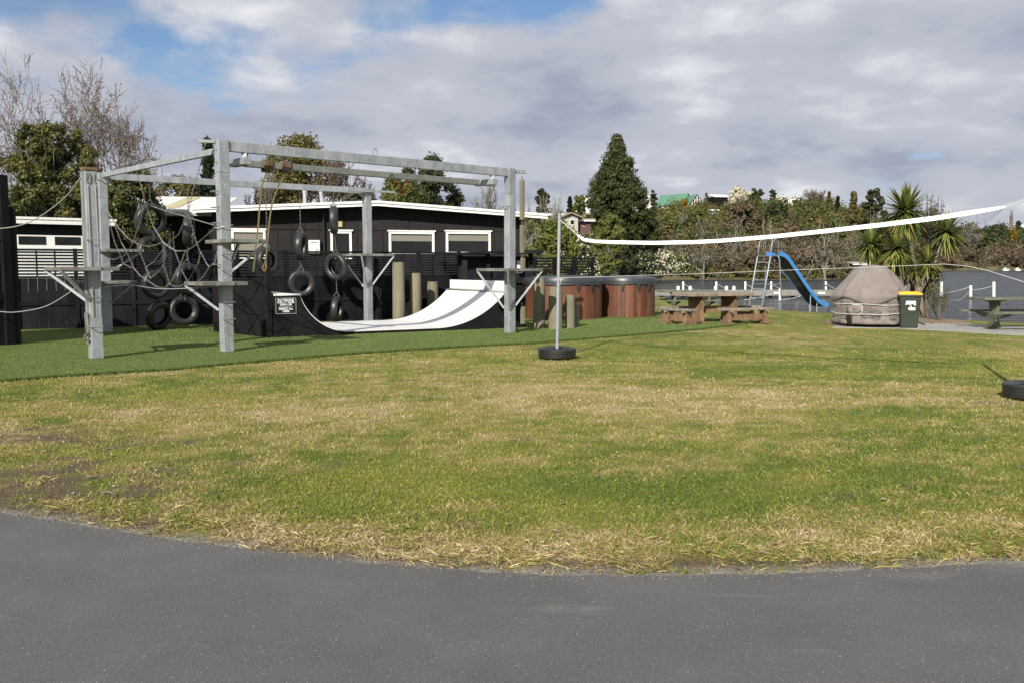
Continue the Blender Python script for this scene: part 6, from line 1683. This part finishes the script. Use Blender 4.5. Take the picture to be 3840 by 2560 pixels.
leafy('evergreen_tree', 'lower evergreen with rusty leaves behind the short steel post', 500, 880, 630, 140, 29.4, 'evergreen', 28000, .085, 'round', 15, clumps=90, z0=0, cb=.34, clsz=(.15, .28))
leafy('conifer', 'dark pointed conifer behind the head of the front steel post', 795, 850, 505, 78, 56, 'conifer', 9000, .30, 'cone', 16, clumps=170, cb=.05, clsz=(.15, .28), aspect=2.4)
leafy('olive_tree', 'olive-green bushy tree left of the dark conifer, behind the corrugated roof', 690, 850, 655, 130, 62, 'olive', 12000, .18, 'round', 17, clumps=70)
leafy('olive_tree', 'large olive-brown tree rising behind the long steel beam', 1150, 850, 497, 185, 64, 'olive', 28000, .17, 'round', 18, clumps=110, cb=.25, clsz=(.16, .3))
bare('bare_tree', 'bare reddish tree beside the large olive-brown tree', 1290, 560, 130, 62, 21, bark='bark', leaves=8000, leafmat='bud', ls=.09, lev=5, stems=2, rmin=.014, kids=(3, 4))
bare('bare_tree', 'twiggy bare tree left of the flues on the house roof', 1000, 600, 150, 60, 22, bark='bark_grey', leaves=6000, leafmat='olive', ls=.09, lev=5, stems=2, rmin=.014, kids=(3, 4))
leafy('pine_tree', 'dark spreading pine behind the red-flowering rhododendron', 1610, 830, 577, 122, 60, 'pine', 22000, .16, 'round', 24, clumps=60, cb=.38, clsz=(.17, .32))
leafy('pine_tree', 'low dark tree behind the right slope of the house roof', 1700, 830, 690, 85, 62, 'pine', 11000, .16, 'round', 25, clumps=50, clsz=(.24, .4))
leafy('rhododendron', 'rhododendron full of red flowers behind the peak of the white barge boards', 1490, 830, 655, 120, 50, 'mid', 17000, .14, 'round', 26, clumps=80, cat='shrub', extra=('red', 420, .12))
leafy('olive_tree', 'grey-green lichened bush behind the barge-board peak, left of the rhododendron', 1350, 830, 700, 100, 56, 'greyscrub', 6000, .22, 'round', 27, clumps=60)
bare('lichen_tree', 'pale lichen-covered bare tree behind the right end of the house roof', 1850, 672, 110, 58, 31, bark='lichen', lev=5, stems=2, rmin=.018, kids=(3, 4), wig=.24, spread=.8, r0=.14)
bare('lichen_tree', 'wide pale bare tree between the hanging timbers and the net pole', 2010, 720, 120, 62, 32, bark='lichen', lev=5, stems=2, rmin=.018, kids=(3, 4), wig=.24, spread=.85, r0=.12)

# ---- garden shrubs right of the house
leafy('camellia', 'camellia with red flowers just right of the house, behind the gate bay', 2075, 1010, 820, 110, 48, 'bright', 18000, .125, 'round', 41, clumps=80, z0=0, cat='shrub', extra=('red', 26, .20), cb=.1)
leafy('camellia', 'white-flowering camellia just right of the net pole', 2185, 1010, 878, 70, 56, 'mid', 7000, .16, 'round', 42, clumps=60, z0=0, cat='shrub', extra=('blossom', 520, .13), cb=.08)
leafy('small_tree', 'dense green tree with a pale forked trunk on the lakeside lawn', 2285, 1012, 790, 66, 78, 'bright', 10000, .25, 'round', 43, clumps=70, z0=-.1, cb=.2, bark='lichen')
leafy('small_tree', 'dark rounded tree beside the pale forked trunk at the lakeside', 2352, 1018, 900, 50, 86, 'pine', 6000, .25, 'round', 44, clumps=60, z0=-.1, cb=.12)
leafy('camellia', 'dark camellia with scattered white flowers on the lakeside lawn', 2408, 1030, 945, 44, 120, 'pine', 4500, .32, 'round', 45, clumps=50, cat='shrub', extra=('blossom', 130, .20), cb=.05, z0=.3)
leafy('camellia', 'camellia covered in cream flowers, brightest bush on the lakeside lawn', 2488, 1034, 940, 42, 130, 'mid', 4500, .34, 'round', 46, clumps=50, cat='shrub', extra=('blossom', 700, .26), cb=.05, z0=.3)
leafy('camellia', 'small green camellia with a few pale flowers at the end of the lakeside lawn', 2556, 1034, 955, 34, 140, 'mid', 3000, .34, 'round', 47, clumps=40, cat='shrub', extra=('blossom', 120, .24), cb=.05, z0=.3)
leafy('cypress', 'huge dark green cypress, tallest tree on the hillside', 2308, 880, 497, 124, 150, 'cypress', 46000, .36, 'cypress', 51, clumps=420, cb=.02, z0=4.5, aspect=2.4, droop=1.2, clsz=(.13, .24))
leafy('cypress', 'small dark cypress bush at the foot of the huge cypress', 2420, 900, 790, 70, 152, 'cypress', 8000, .42, 'round', 52, clumps=50, cb=.05, aspect=2.2, droop=1.0)

# ---- trees one can tell apart on the hill
far = [('poplar_tree', 'pair-crowned dark tree on the skyline between the timbers and the cypress', 2030, 700, 34, 130, 'pine', 3000, 'column'), ('hill_tree', 'pointed young conifer on the skyline left of the cypress', 2135, 735, 26, 150, 'conifer', 1800, 'cone'),
       ('hill_tree', 'rounded dark tree on the skyline next to the cypress', 2172, 735, 40, 150, 'mid', 2200, 'round'), ('hill_tree', 'dark dome-shaped tree beside the pale cottage on the hill', 2446, 712, 16, 235, 'conifer', 900, 'round'),
       ('hill_tree', 'narrow reddish conifer right of the green-roofed chalets', 2641, 722, 8, 235, 'brown', 500, 'column'), ('blossom_tree', 'cream blossoming tree on the hilltop', 2765, 702, 52, 235, 'blossom', 3800, 'round'),
       ('hill_tree', 'dark rounded tree right of the cream blossoming tree', 2826, 705, 36, 240, 'pine', 2600, 'round'), ('hill_tree', 'open grey-green tree left of the white hilltop house', 2886, 708, 16, 238, 'pine', 1200, 'column'),
       ('hill_tree', 'golden pointed conifer right of the bare round tree', 3098, 716, 25, 212, 'olive', 2600, 'cone'), ('hill_tree', 'slim dark conifer between two larger ones on the hill', 3130, 732, 17, 214, 'conifer', 1600, 'cone'),
       ('hill_tree', 'broad pointed green conifer on the hill left of the cabbage tree', 3188, 715, 48, 200, 'olive', 5200, 'cone'), ('hill_tree', 'tall dark pine with two crowns, beside the cabbage tree head', 3262, 704, 52, 196, 'pine', 6000, 'round'),
       ('hill_tree', 'yellow-orange tree below the two-crowned pine', 3218, 788, 26, 205, 'yellow', 1800, 'cone'), ('hill_tree', 'yellow leaved shrub beside the green-roofed chalets', 2562, 742, 18, 226, 'yellow', 1200, 'round'),
       ('hill_tree', 'reddish-brown pointed tree in the middle of the hillside', 2955, 788, 46, 184, 'brown', 4600, 'cone'), ('hill_tree', 'dark round tree below the white hilltop house', 2905, 765, 54, 200, 'pine', 4200, 'round'),
       ('hill_tree', 'broad reddish-brown tree below the cream blossoming tree', 2785, 755, 84, 196, 'brown', 6000, 'round'), ('hill_tree', 'olive tree below the bare round hilltop tree', 3050, 800, 52, 186, 'olive', 4200, 'round'),
       ('hill_tree', 'green bushy tree right of the silvery bush', 2610, 775, 44, 200, 'bright', 3600, 'round'), ('hill_tree', 'dark bushy tree under the golden pointed conifer', 3120, 815, 44, 182, 'mid', 3600, 'round')]
for k, (nm, lab, px, yt, hwp, Y, mt_, nl, sh) in enumerate(far):
    leafy(nm, lab, px, 0, yt, hwp, Y, mt_, int(nl * 1.3), .55, sh, 100 + k, clumps=54, cb=.06, clsz=(.15, .28), group='separate trees on the hill')
bare('bare_tree', 'round bare twiggy tree on the hilltop right of the white house', 3035, 704, 46, 240, 61, bark='bark', lev=5, stems=4, rmin=.045, kids=(3, 4), group='separate trees on the hill')
lich = [(2560, 780, 60, 196, 'wide silvery bare bush below the green-roofed chalets'), (2640, 800, 36, 190, 'crooked lichen-covered tree right of the silvery bush'), (2790, 795, 66, 166, 'tall pale bare tree behind the white net tape'),
        (2890, 815, 56, 158, 'pale bare tree just above the slide platform'), (2640, 930, 60, 151, 'low tangle of pale branches at the shore left of the slide'), (2960, 905, 46, 150, 'pale shrub of dead branches behind the upper chute'),
        (3090, 900, 70, 151, 'gnarled pale tree leaning over the water left of the barbecue cover'), (3030, 940, 46, 150, 'low pale branches drooping to the water behind the chute'), (3140, 955, 44, 153, 'pale branches trailing in the water beside the barbecue cover'),
        (3085, 820, 50, 166, 'open pale tree above the gnarled shore tree'), (2735, 845, 56, 160, 'pale bare tree in the brown scrub, left of the slide handrails'), (3180, 870, 50, 168, 'pale bare tree half hidden by the cabbage tree')]
for k, (px, yt, hwp, Y, lab) in enumerate(lich):
    bare('lichen_tree', lab, px, yt, hwp, Y, 200 + k, bark='lichen', lev=4, stems=2, rmin=.055, kids=(2, 3), wig=.34, spread=1.0, rise=.03, r0=.30, group='lichen-covered trees on the hillside', L0=.45)
# ---- scrub that reads as one mass
rs = np.random.default_rng(77)
def scrub(name, label, mat, n, sel, hrange, ls, per, seed, flat=1.0, aspect=1.7):
    rn = np.random.default_rng(seed); Vs, Fs, As = [], [], []; off = 0; cnt = 0; tries = 0
    while cnt < n and tries < n * 40:
        tries += 1
        px, Y = sel(rn)
        x = (px - 1920) / FPX * Y; z = ground_at(x, Y)
        if z < -0.1: continue
        h = rn.uniform(*hrange); w = h * rn.uniform(.55, .95) * flat
        bl = []
        for k in range(7): bl.append((x + rn.normal(0, w * .45), Y + rn.normal(0, w * .35), z + h * rn.uniform(.15, .8), w * .42, w * .42, h * .28))
        C, N, v = crown_pts(rn, bl, per); v = np.clip(v * .6 + .55 * (rn.random() - .1), 0, 1)
        V, F, a = leaf_quads(C, N, ls * (.5 + rn.random(len(C))), rn, aspect, v)
        Vs.append(V); Fs.append(F + off); As.append(a); off += len(V); cnt += 1
    o = np_mesh(name, np.concatenate(Vs), np.concatenate(Fs), L_[mat], attr=np.concatenate(As))
    return props(o, label, 'scrub', kind='stuff')
def shore(px): return np.interp(px, _sp, _sd)
def sel_low(rn): px = rn.uniform(2560, 3330); return px, shore(px) + 2.5 + 42 * rn.random() ** 1.5
def sel_band(rn): px = rn.uniform(2380, 2800); return px, shore(px) + rn.uniform(14, 45)
def sel_mid(rn): px = rn.uniform(2440, 3400); return px, shore(px) + rn.uniform(35, 85)
def sel_top(rn): px = rn.uniform(2050, 3400); return px, shore(px) + rn.uniform(58, 100)
def sel_left(rn): px = rn.uniform(1960, 2240); return px, rn.uniform(105, 165)
def sel_edge(rn): px = rn.uniform(2600, 3330); return px, shore(px) + rn.uniform(2.2, 5)
scrub('brown_scrub', 'reddish-brown winter scrub covering the lower hillside', 'brown', 165, sel_low, (1.8, 5.0), .52, 400, 1, 1.0, 5.0)
scrub('grey_scrub', 'grey-green lichened bush among the brown scrub on the lower hillside', 'greyscrub', 50, sel_low, (1.8, 5.2), .5, 340, 31, 1.0, 4.0)
scrub('low_green_scrub', 'green bushes dotted through the brown scrub by the water', 'olive', 36, sel_low, (1.6, 4.0), .46, 320, 32)
scrub('brown_scrub', 'low purple-brown scrub slope right of the huge cypress', 'brown', 70, sel_band, (1.4, 2.6), .44, 380, 2, 1.3, 5.0)
scrub('green_scrub', 'mixed green bush on the middle of the hillside', 'mid', 100, sel_mid, (2.0, 6.0), .46, 380, 3)
scrub('olive_scrub', 'olive and rusty bush between the hillside trees', 'olive', 130, sel_mid, (2.0, 5.6), .46, 360, 4)
scrub('fern_scrub', 'bright tree ferns and bushes along the hilltop', 'bright', 80, sel_top, (1.6, 4.6), .46, 320, 5)
scrub('dark_scrub', 'dark green bush along the hilltop', 'pine', 50, sel_top, (1.8, 5.4), .46, 320, 6)
scrub('rusty_scrub', 'rusty olive bush scattered along the hilltop', 'olive', 70, sel_top, (1.6, 5.0), .46, 320, 16)
scrub('garden_bush', 'green bush and ferns behind the brown cottage', 'bright', 40, sel_left, (2.0, 4.5), .40, 420, 7)
scrub('dark_garden_bush', 'dark bush behind the house and the brown cottage', 'pine', 34, sel_left, (2.5, 5.0), .42, 420, 8)
scrub('shore_tussock', 'yellowish tussock and rushes at the water line', 'tussock', 150, sel_edge, (.6, 1.6), .40, 150, 9, 1.2, 6.0)
# ---- far shore
def sel_fs(rn): px = rn.uniform(3380, 4150); return px, 564 + 60 * rn.random() ** 1.5
def sel_fm(rn): px = rn.uniform(3380, 4150); return px, rn.uniform(610, 760)
scrub('far_brown_scrub', 'reddish-brown bush along the far shore', 'brown', 90, sel_fs, (6, 12), 1.3, 220, 21)
scrub('far_green_scrub', 'green bush on the far shore', 'mid', 90, sel_fm, (7, 15), 1.5, 260, 22)
scrub('far_dark_scrub', 'dark trees massed on the slope of the far shore', 'pine', 70, sel_fm, (9, 17), 1.6, 260, 23)
farT = [('far_tree', 'big dark dome tree on the far shore under the net end', 3730, 842, 52, 640, 'pine', 2600, 'round'), ('far_tree', 'yellow pointed tree on the far shore', 3788, 855, 20, 630, 'yellow', 1400, 'cone'), ('far_tree', 'dark columnar tree behind the yellow pointed one', 3806, 828, 12, 690, 'pine', 900, 'column'),
        ('far_tree', 'greenish tree at the right edge of the far shore', 3850, 880, 30, 640, 'mid', 1400, 'round')]
for k, (nm, lab, px, yt, hwp, Y, mt_, nl, sh) in enumerate(farT):
    leafy(nm, lab, px, 0, yt, hwp, Y, mt_, nl, 1.9, sh, 300 + k, clumps=50, cb=.05, group='trees on the far shore')
for k, (px, yt, hwp, lab) in enumerate([(3782, 787, 8, 'bare poplar on the far shore, left of two'), (3838, 800, 8, 'bare poplar on the far shore at the right edge'), (3640, 862, 40, 'pale bare tree on the far shore in front of the dark dome'), (3620, 835, 40, 'greyish bare tree behind the net end')]):
    bare('far_bare_tree', lab, px, yt, hwp, 660 if k < 2 else 610 + 60 * (k == 3), 320 + k, bark='bark_grey', lev=4, stems=5 if k < 2 else 3, rmin=.16, kids=(3, 4), rise=.8 if k < 2 else .25, spread=.5, r0=.35, group='bare trees on the far shore')

# ================================================================== FAR HOUSES
def cottage(name, label, px, Y, ybot, yridge, wpx, ang, wall, roof, depth=7.0, wins=((-.3, .3), (.3, .3)), gable_front=True, stripes=False, eave=.62, group='houses on the hill'):
    m_ = Y / FPX; b = AT(px, ybot, Y); W = wpx * m_; H = (ybot - yridge) * m_; He = H * eave
    a = Vector((math.cos(ang), math.sin(ang), 0)); bk = Vector((-a.y, a.x, 0)); t = thing(name, label, 'house', b, group)
    dn = Vector((0, 0, -4.0))
    mb = MB(); f = [b - a * W / 2 + dn, b + a * W / 2 + dn, b + a * W / 2 + Vector((0, 0, He)), b - a * W / 2 + Vector((0, 0, He))]
    if gable_front: f = f[:3] + [b + Vector((0, 0, H - .1))] + f[3:]
    mb.prism(f, bk * depth); mb.build('wall', wall, t)
    ov = .4
    if gable_front:
        for s_ in (-1, 1):
            e_ = b + a * s_ * (W / 2 + ov) + Vector((0, 0, He - (H - He) * ov / (W / 2))) - bk * ov; r_ = b + Vector((0, 0, H)) - bk * ov
            mb = MB(); mb.prism([e_, r_, r_ + bk * (depth + 2 * ov), e_ + bk * (depth + 2 * ov)], Vector((0, 0, .14))); mb.build('roof', roof, t)
    else:
        e_ = b - a * (W / 2 + ov) + Vector((0, 0, He)) - bk * ov; mb = MB()
        mb.prism([e_, e_ + a * (W + 2 * ov), e_ + a * (W + 2 * ov) + bk * (depth * .55) + Vector((0, 0, H - He)), e_ + bk * (depth * .55) + Vector((0, 0, H - He))], Vector((0, 0, .14))); mb.build('roof', roof, t)
        mb = MB(); mb.obox(e_ - Vector((0, 0, .16)), a * (W + 2 * ov), bk * .12, Vector((0, 0, .16))); mb.build('fascia', M['white'], t)
    for (fx, fw_) in wins:
        c = b + a * W * fx - bk * .03; mb = MB(); w = W * fw_ / 2
        mb.obox(c - a * w + Vector((0, 0, He * .30)), a * 2 * w, bk * .05, Vector((0, 0, He * .45))); wd = mb.build('window', M['white'], t)
        mb = MB(); mb.obox(c - a * w * .82 + Vector((0, 0, He * .36)) - bk * .03, a * 1.64 * w, bk * .04, Vector((0, 0, He * .34))); mb.build('pane', M['glass'], wd)
    if stripes:
        for k in range(6):
            x = -.42 + .168 * k; hh = (He + (H - He) * (1 - abs(x) * 2)) * .9; mb = MB(); mb.obox(b + a * W * x - bk * .05, a * W * .07, bk * .06, Vector((0, 0, hh))); mb.build('panel', M['black_wood'], t)
    return t
Mh = {'green': surf('green_roof_iron', (0.10, 0.23, 0.16), .6, (0.08, 0.19, 0.13), .3), 'cream': surf('cream_weatherboard', (.62, .58, .48), .6, (.56, .53, .44), .5), 'brown': surf('maroon_board_wall', (.085, .040, .035), .7, (.12, .06, .05), .6),
      'grey': surf('pale_grey_cladding', (.42, .41, .38), .7, (.36, .35, .32), .6), 'rooftan': surf('tan_roof', (.26, .20, .15), .7, (.2, .16, .12), .5), 'shed': surf('grey_green_shed_wall', (.12, .14, .10), .8), 'pale': surf('pale_house_wall', (.72, .70, .66), .6)}
cottage('green_roofed_chalet', 'nearer green-roofed chalet with striped gable on the hill', 2612, 232, 772, 732, 56, 0.12, Mh['cream'], Mh['green'], 8, ((0, .25),), True, True, .15)
cottage('green_roofed_chalet', 'green-roofed chalet half hidden behind the striped gable', 2578, 240, 768, 728, 40, 0.7, Mh['cream'], Mh['green'], 9, (), True, False, .2)
cottage('hill_cottage', 'pale cottage on the skyline right of the huge cypress', 2422, 236, 752, 726, 50, 0.25, Mh['pale'], Mh['pale'], 8, ((.1, .3),), True)
cottage('hill_cottage', 'white cottage peeping out left of the huge cypress', 2196, 205, 766, 738, 36, .1, Mh['pale'], Mh['pale'], 6, ((.1, .25),), True)
cottage('hilltop_house', 'white hilltop house with red-edged gable above the hillside', 2978, 238, 766, 738, 42, -.15, Mh['pale'], Mh['pale'], 8, ((0, .5),), True, False, .7)
cottage('hilltop_house', 'white long wing of the hilltop house, left of the red-edged gable', 2932, 240, 766, 739, 60, -.15, Mh['pale'], Mh['pale'], 8, ((-.2, .3), (.2, .25)), True, False, .65)
cottage('hill_shed', 'flat-roofed shed left of the cream blossoming tree', 2705, 238, 760, 730, 60, .25, M['black_wood'], Mh['pale'], 6, (), False, False, .7)
cottage('hill_shed', 'tiny white hut in the trees below the chalets', 2680, 215, 798, 787, 20, .1, Mh['grey'], Mh['pale'], 3, (), False, False, .7)
cottage('brown_cottage', 'maroon-walled cottage beyond the end of the house roof', 2095, 92, 862, 800, 72, .15, Mh['brown'], Mh['rooftan'], 5, (), False, False, .92, 'cottages behind the net pole')
cottage('brown_cottage', 'grey-fronted cottage extension with a white window, right of the net pole', 2140, 90, 858, 803, 56, .15, Mh['grey'], Mh['rooftan'], 5, ((.1, .3),), True, False, .8, 'cottages behind the net pole')
cottage('brown_cottage', 'low maroon cottage end at the foot of the huge cypress', 2190, 91, 860, 824, 50, .15, Mh['brown'], Mh['rooftan'], 5, ((0, .22),), False, False, .93, 'cottages behind the net pole')
cottage('boat_shed', 'small grey shed roof just above the barbecue cover', 3222, 152, 1012, 986, 46, .2, Mh['shed'], Mh['grey'], 4, (), False, False, .8, 'sheds on the shore')
cottage('boat_shed', 'red-roofed boat shed on the far shore', 3645, 570, 1012, 993, 30, .2, Mh['cream'], M['rust'], 8, (), False, False, .6, 'sheds on the shore')
cottage('far_house', 'white-gabled house on the far shore near the right edge', 3784, 572, 1008, 992, 14, .3, Mh['pale'], Mh['grey'], 6, ((0, .4),), True, False, .5, 'houses on the far shore')
cottage('far_house', 'white flat house high on the far shore at the right edge', 3825, 720, 858, 842, 40, .05, Mh['pale'], Mh['pale'], 8, ((0, .3),), False, False, .8, 'houses on the far shore')
cottage('far_house', 'pale house low among brown bushes on the far shore', 3700, 600, 962, 950, 44, .05, Mh['pale'], Mh['grey'], 8, ((-.2, .2), (.2, .2)), False, False, .8, 'houses on the far shore')
# fishing boats along the far shore
for k, (px, w, lab) in enumerate(((3770, 26, 'white boat at the far shore under the gabled house'), (3815, 22, 'white boat at the far shore near the right edge'))):
    c = AT(px, 1017, 560); c.z = WZ; W = w * 560 / FPX; mb = MB(); t = thing('moored_boat', lab, 'boat', c, 'boats at the far shore')
    mb.prism([c + Vector((x * W, -1, z)) for x, z in ((-.5, .9), (-.42, 0), (.36, 0), (.5, 1.0))], (0, 2.2, 0)); mb.build('hull', M['white'], t)
    mb = MB(); mb.prism([c + Vector((x * W, -.6, z)) for x, z in ((-.2, .9), (.15, .9), (.08, 1.8), (-.2, 1.8))], (0, 1.4, 0)); mb.build('cabin', M['white'], t)

# ================================================================== CABBAGE TREE
cb = Vector((*G(3425, 1190).xy, 0.0)); cy_ = cb.y
ctree = thing('cabbage_tree', 'multi-headed cabbage tree with spiky green leaves behind the yellow-lidded bin', 'tree', cb)
def sword_head(c, R, n, seed, droop=.5, name='leaf_head', lo=-1.0):
    rn = np.random.default_rng(seed); Vs, Fs, As = [], [], []; o = 0
    for k in range(n):
        h = rn.uniform(lo, 1.0) if rn.random() < .7 else rn.uniform(-.35, .45); az = rn.uniform(0, 2 * math.pi); el = math.asin(h)
        d = np.array([math.cos(el) * math.cos(az), math.cos(el) * math.sin(az), math.sin(el)])
        L = R * rn.uniform(.82, 1.08); w = R * .095 * rn.uniform(.8, 1.2); side = np.cross(d, [0, 0, 1.0]); side /= max(1e-6, np.linalg.norm(side))
        sag = droop * (1 - h) * .35 * rn.uniform(.5, 1.3) if h > -.2 else droop * .35 * rn.uniform(.6, 1.4)
        ns = 5
        for i in range(ns + 1):
            t = i / ns; p = np.array(c) + d * L * t + np.array([0, 0, -sag * L * t * t]); ww = w * (0.55 + 1.3 * t if t < .35 else 1.0 * ((1 - t) / .65) ** .75 + .03)
            Vs += [p - side * ww / 2, p + side * ww / 2]
        for i in range(ns): Fs.append((o + 2 * i, o + 2 * i + 1, o + 2 * i + 3, o + 2 * i + 2))
        val = np.clip(rn.uniform(0, .75) + (.45 * rn.random() if h < -.25 else 0), 0, 1); As += [val] * (2 * (ns + 1)); o += 2 * (ns + 1)
    return np_mesh(name, Vs, Fs, L_['sword'], ctree, attr=As)
heads = [(3395, 792, .95, 430, cy_), (3548, 872, .80, 320, cy_ + .5), (3265, 915, .78, 260, cy_ + .5), (3360, 935, .78, 280, cy_ - .3), (3300, 865, .66, 160, cy_ + .9), (3480, 985, .62, 140, cy_ + .2), (3425, 1015, .50, 80, cy_ - .1), (3290, 985, .52, 90, cy_ + .4)]
for k, (px, py, R, n, Y) in enumerate(heads):
    c = AT(px, py, Y); sword_head(c, R, n, 400 + k, .75)
    mb = MB(); st = cb + Vector((random.Random(k).uniform(-.35, .5), (Y - cy_) * .3, -.05)); mid = st.lerp(c, .55) + Vector((.1 * math.sin(k), 0, -.15))
    mb.tube([st, st.lerp(mid, .5) + Vector((0, 0, .03)), mid, c], .07 if k < 2 else .05, 8, r2=.045); mb.build('trunk', M['palm_trunk'], ctree, smooth=True)
# thin leafy shrub growing through it, and the bare sapling
bare('lakeside_shrub', 'thin upright shrub with small leaves rising beside the tallest cabbage head', 3478, 725, 48, cy_ + .9, 71, bark='bark', lev=4, leaves=4200, leafmat='mid', ls=.05, stems=4, rmin=.005, z0=0, cat='shrub', rise=.5, spread=.4)
bare('sapling', 'wispy young sapling standing in front of the water beside the green table', 3520, 1030, 50, 26.3, 72, bark='bark', lev=3, leaves=900, leafmat='mid', ls=.035, stems=3, rmin=.004, z0=0, rise=.3, spread=.6)
leafy('lakeside_bush', 'rough leafy bush around the cabbage tree trunks', 3400, 1190, 900, 130, cy_ + 1.0, 'olive', 5200, .07, 'round', 73, z0=0, clumps=44, cat='shrub', cb=.25, clsz=(.16, .3))

# ---- small things lying on the lawn
for k, (px, py, l, ang, lab) in enumerate([(3520, 1345, .55, .25, 'fallen brown flax leaf lying on the lawn below the green table'), (2910, 1302, .35, .1, 'short dry stem lying on the lawn right of the net pole'), (410, 1684, .09, .3, 'small pale twig on the lawn in front of the steel posts'), (405, 1850, .16, -.5, 'pale twig on the worn soil near the asphalt')]):
    p = G(px, py, .02); mb = MB(); d = Vector((math.cos(ang), math.sin(ang), 0)); mb.tube([p - d * l / 2, p + Vector((0, .02, .012)), p + d * l / 2], .006 if l < .3 else .010, 5, r2=.003); props(mb.build('fallen_twig', M['weathered'] if k else M['rust']), lab, 'twig')
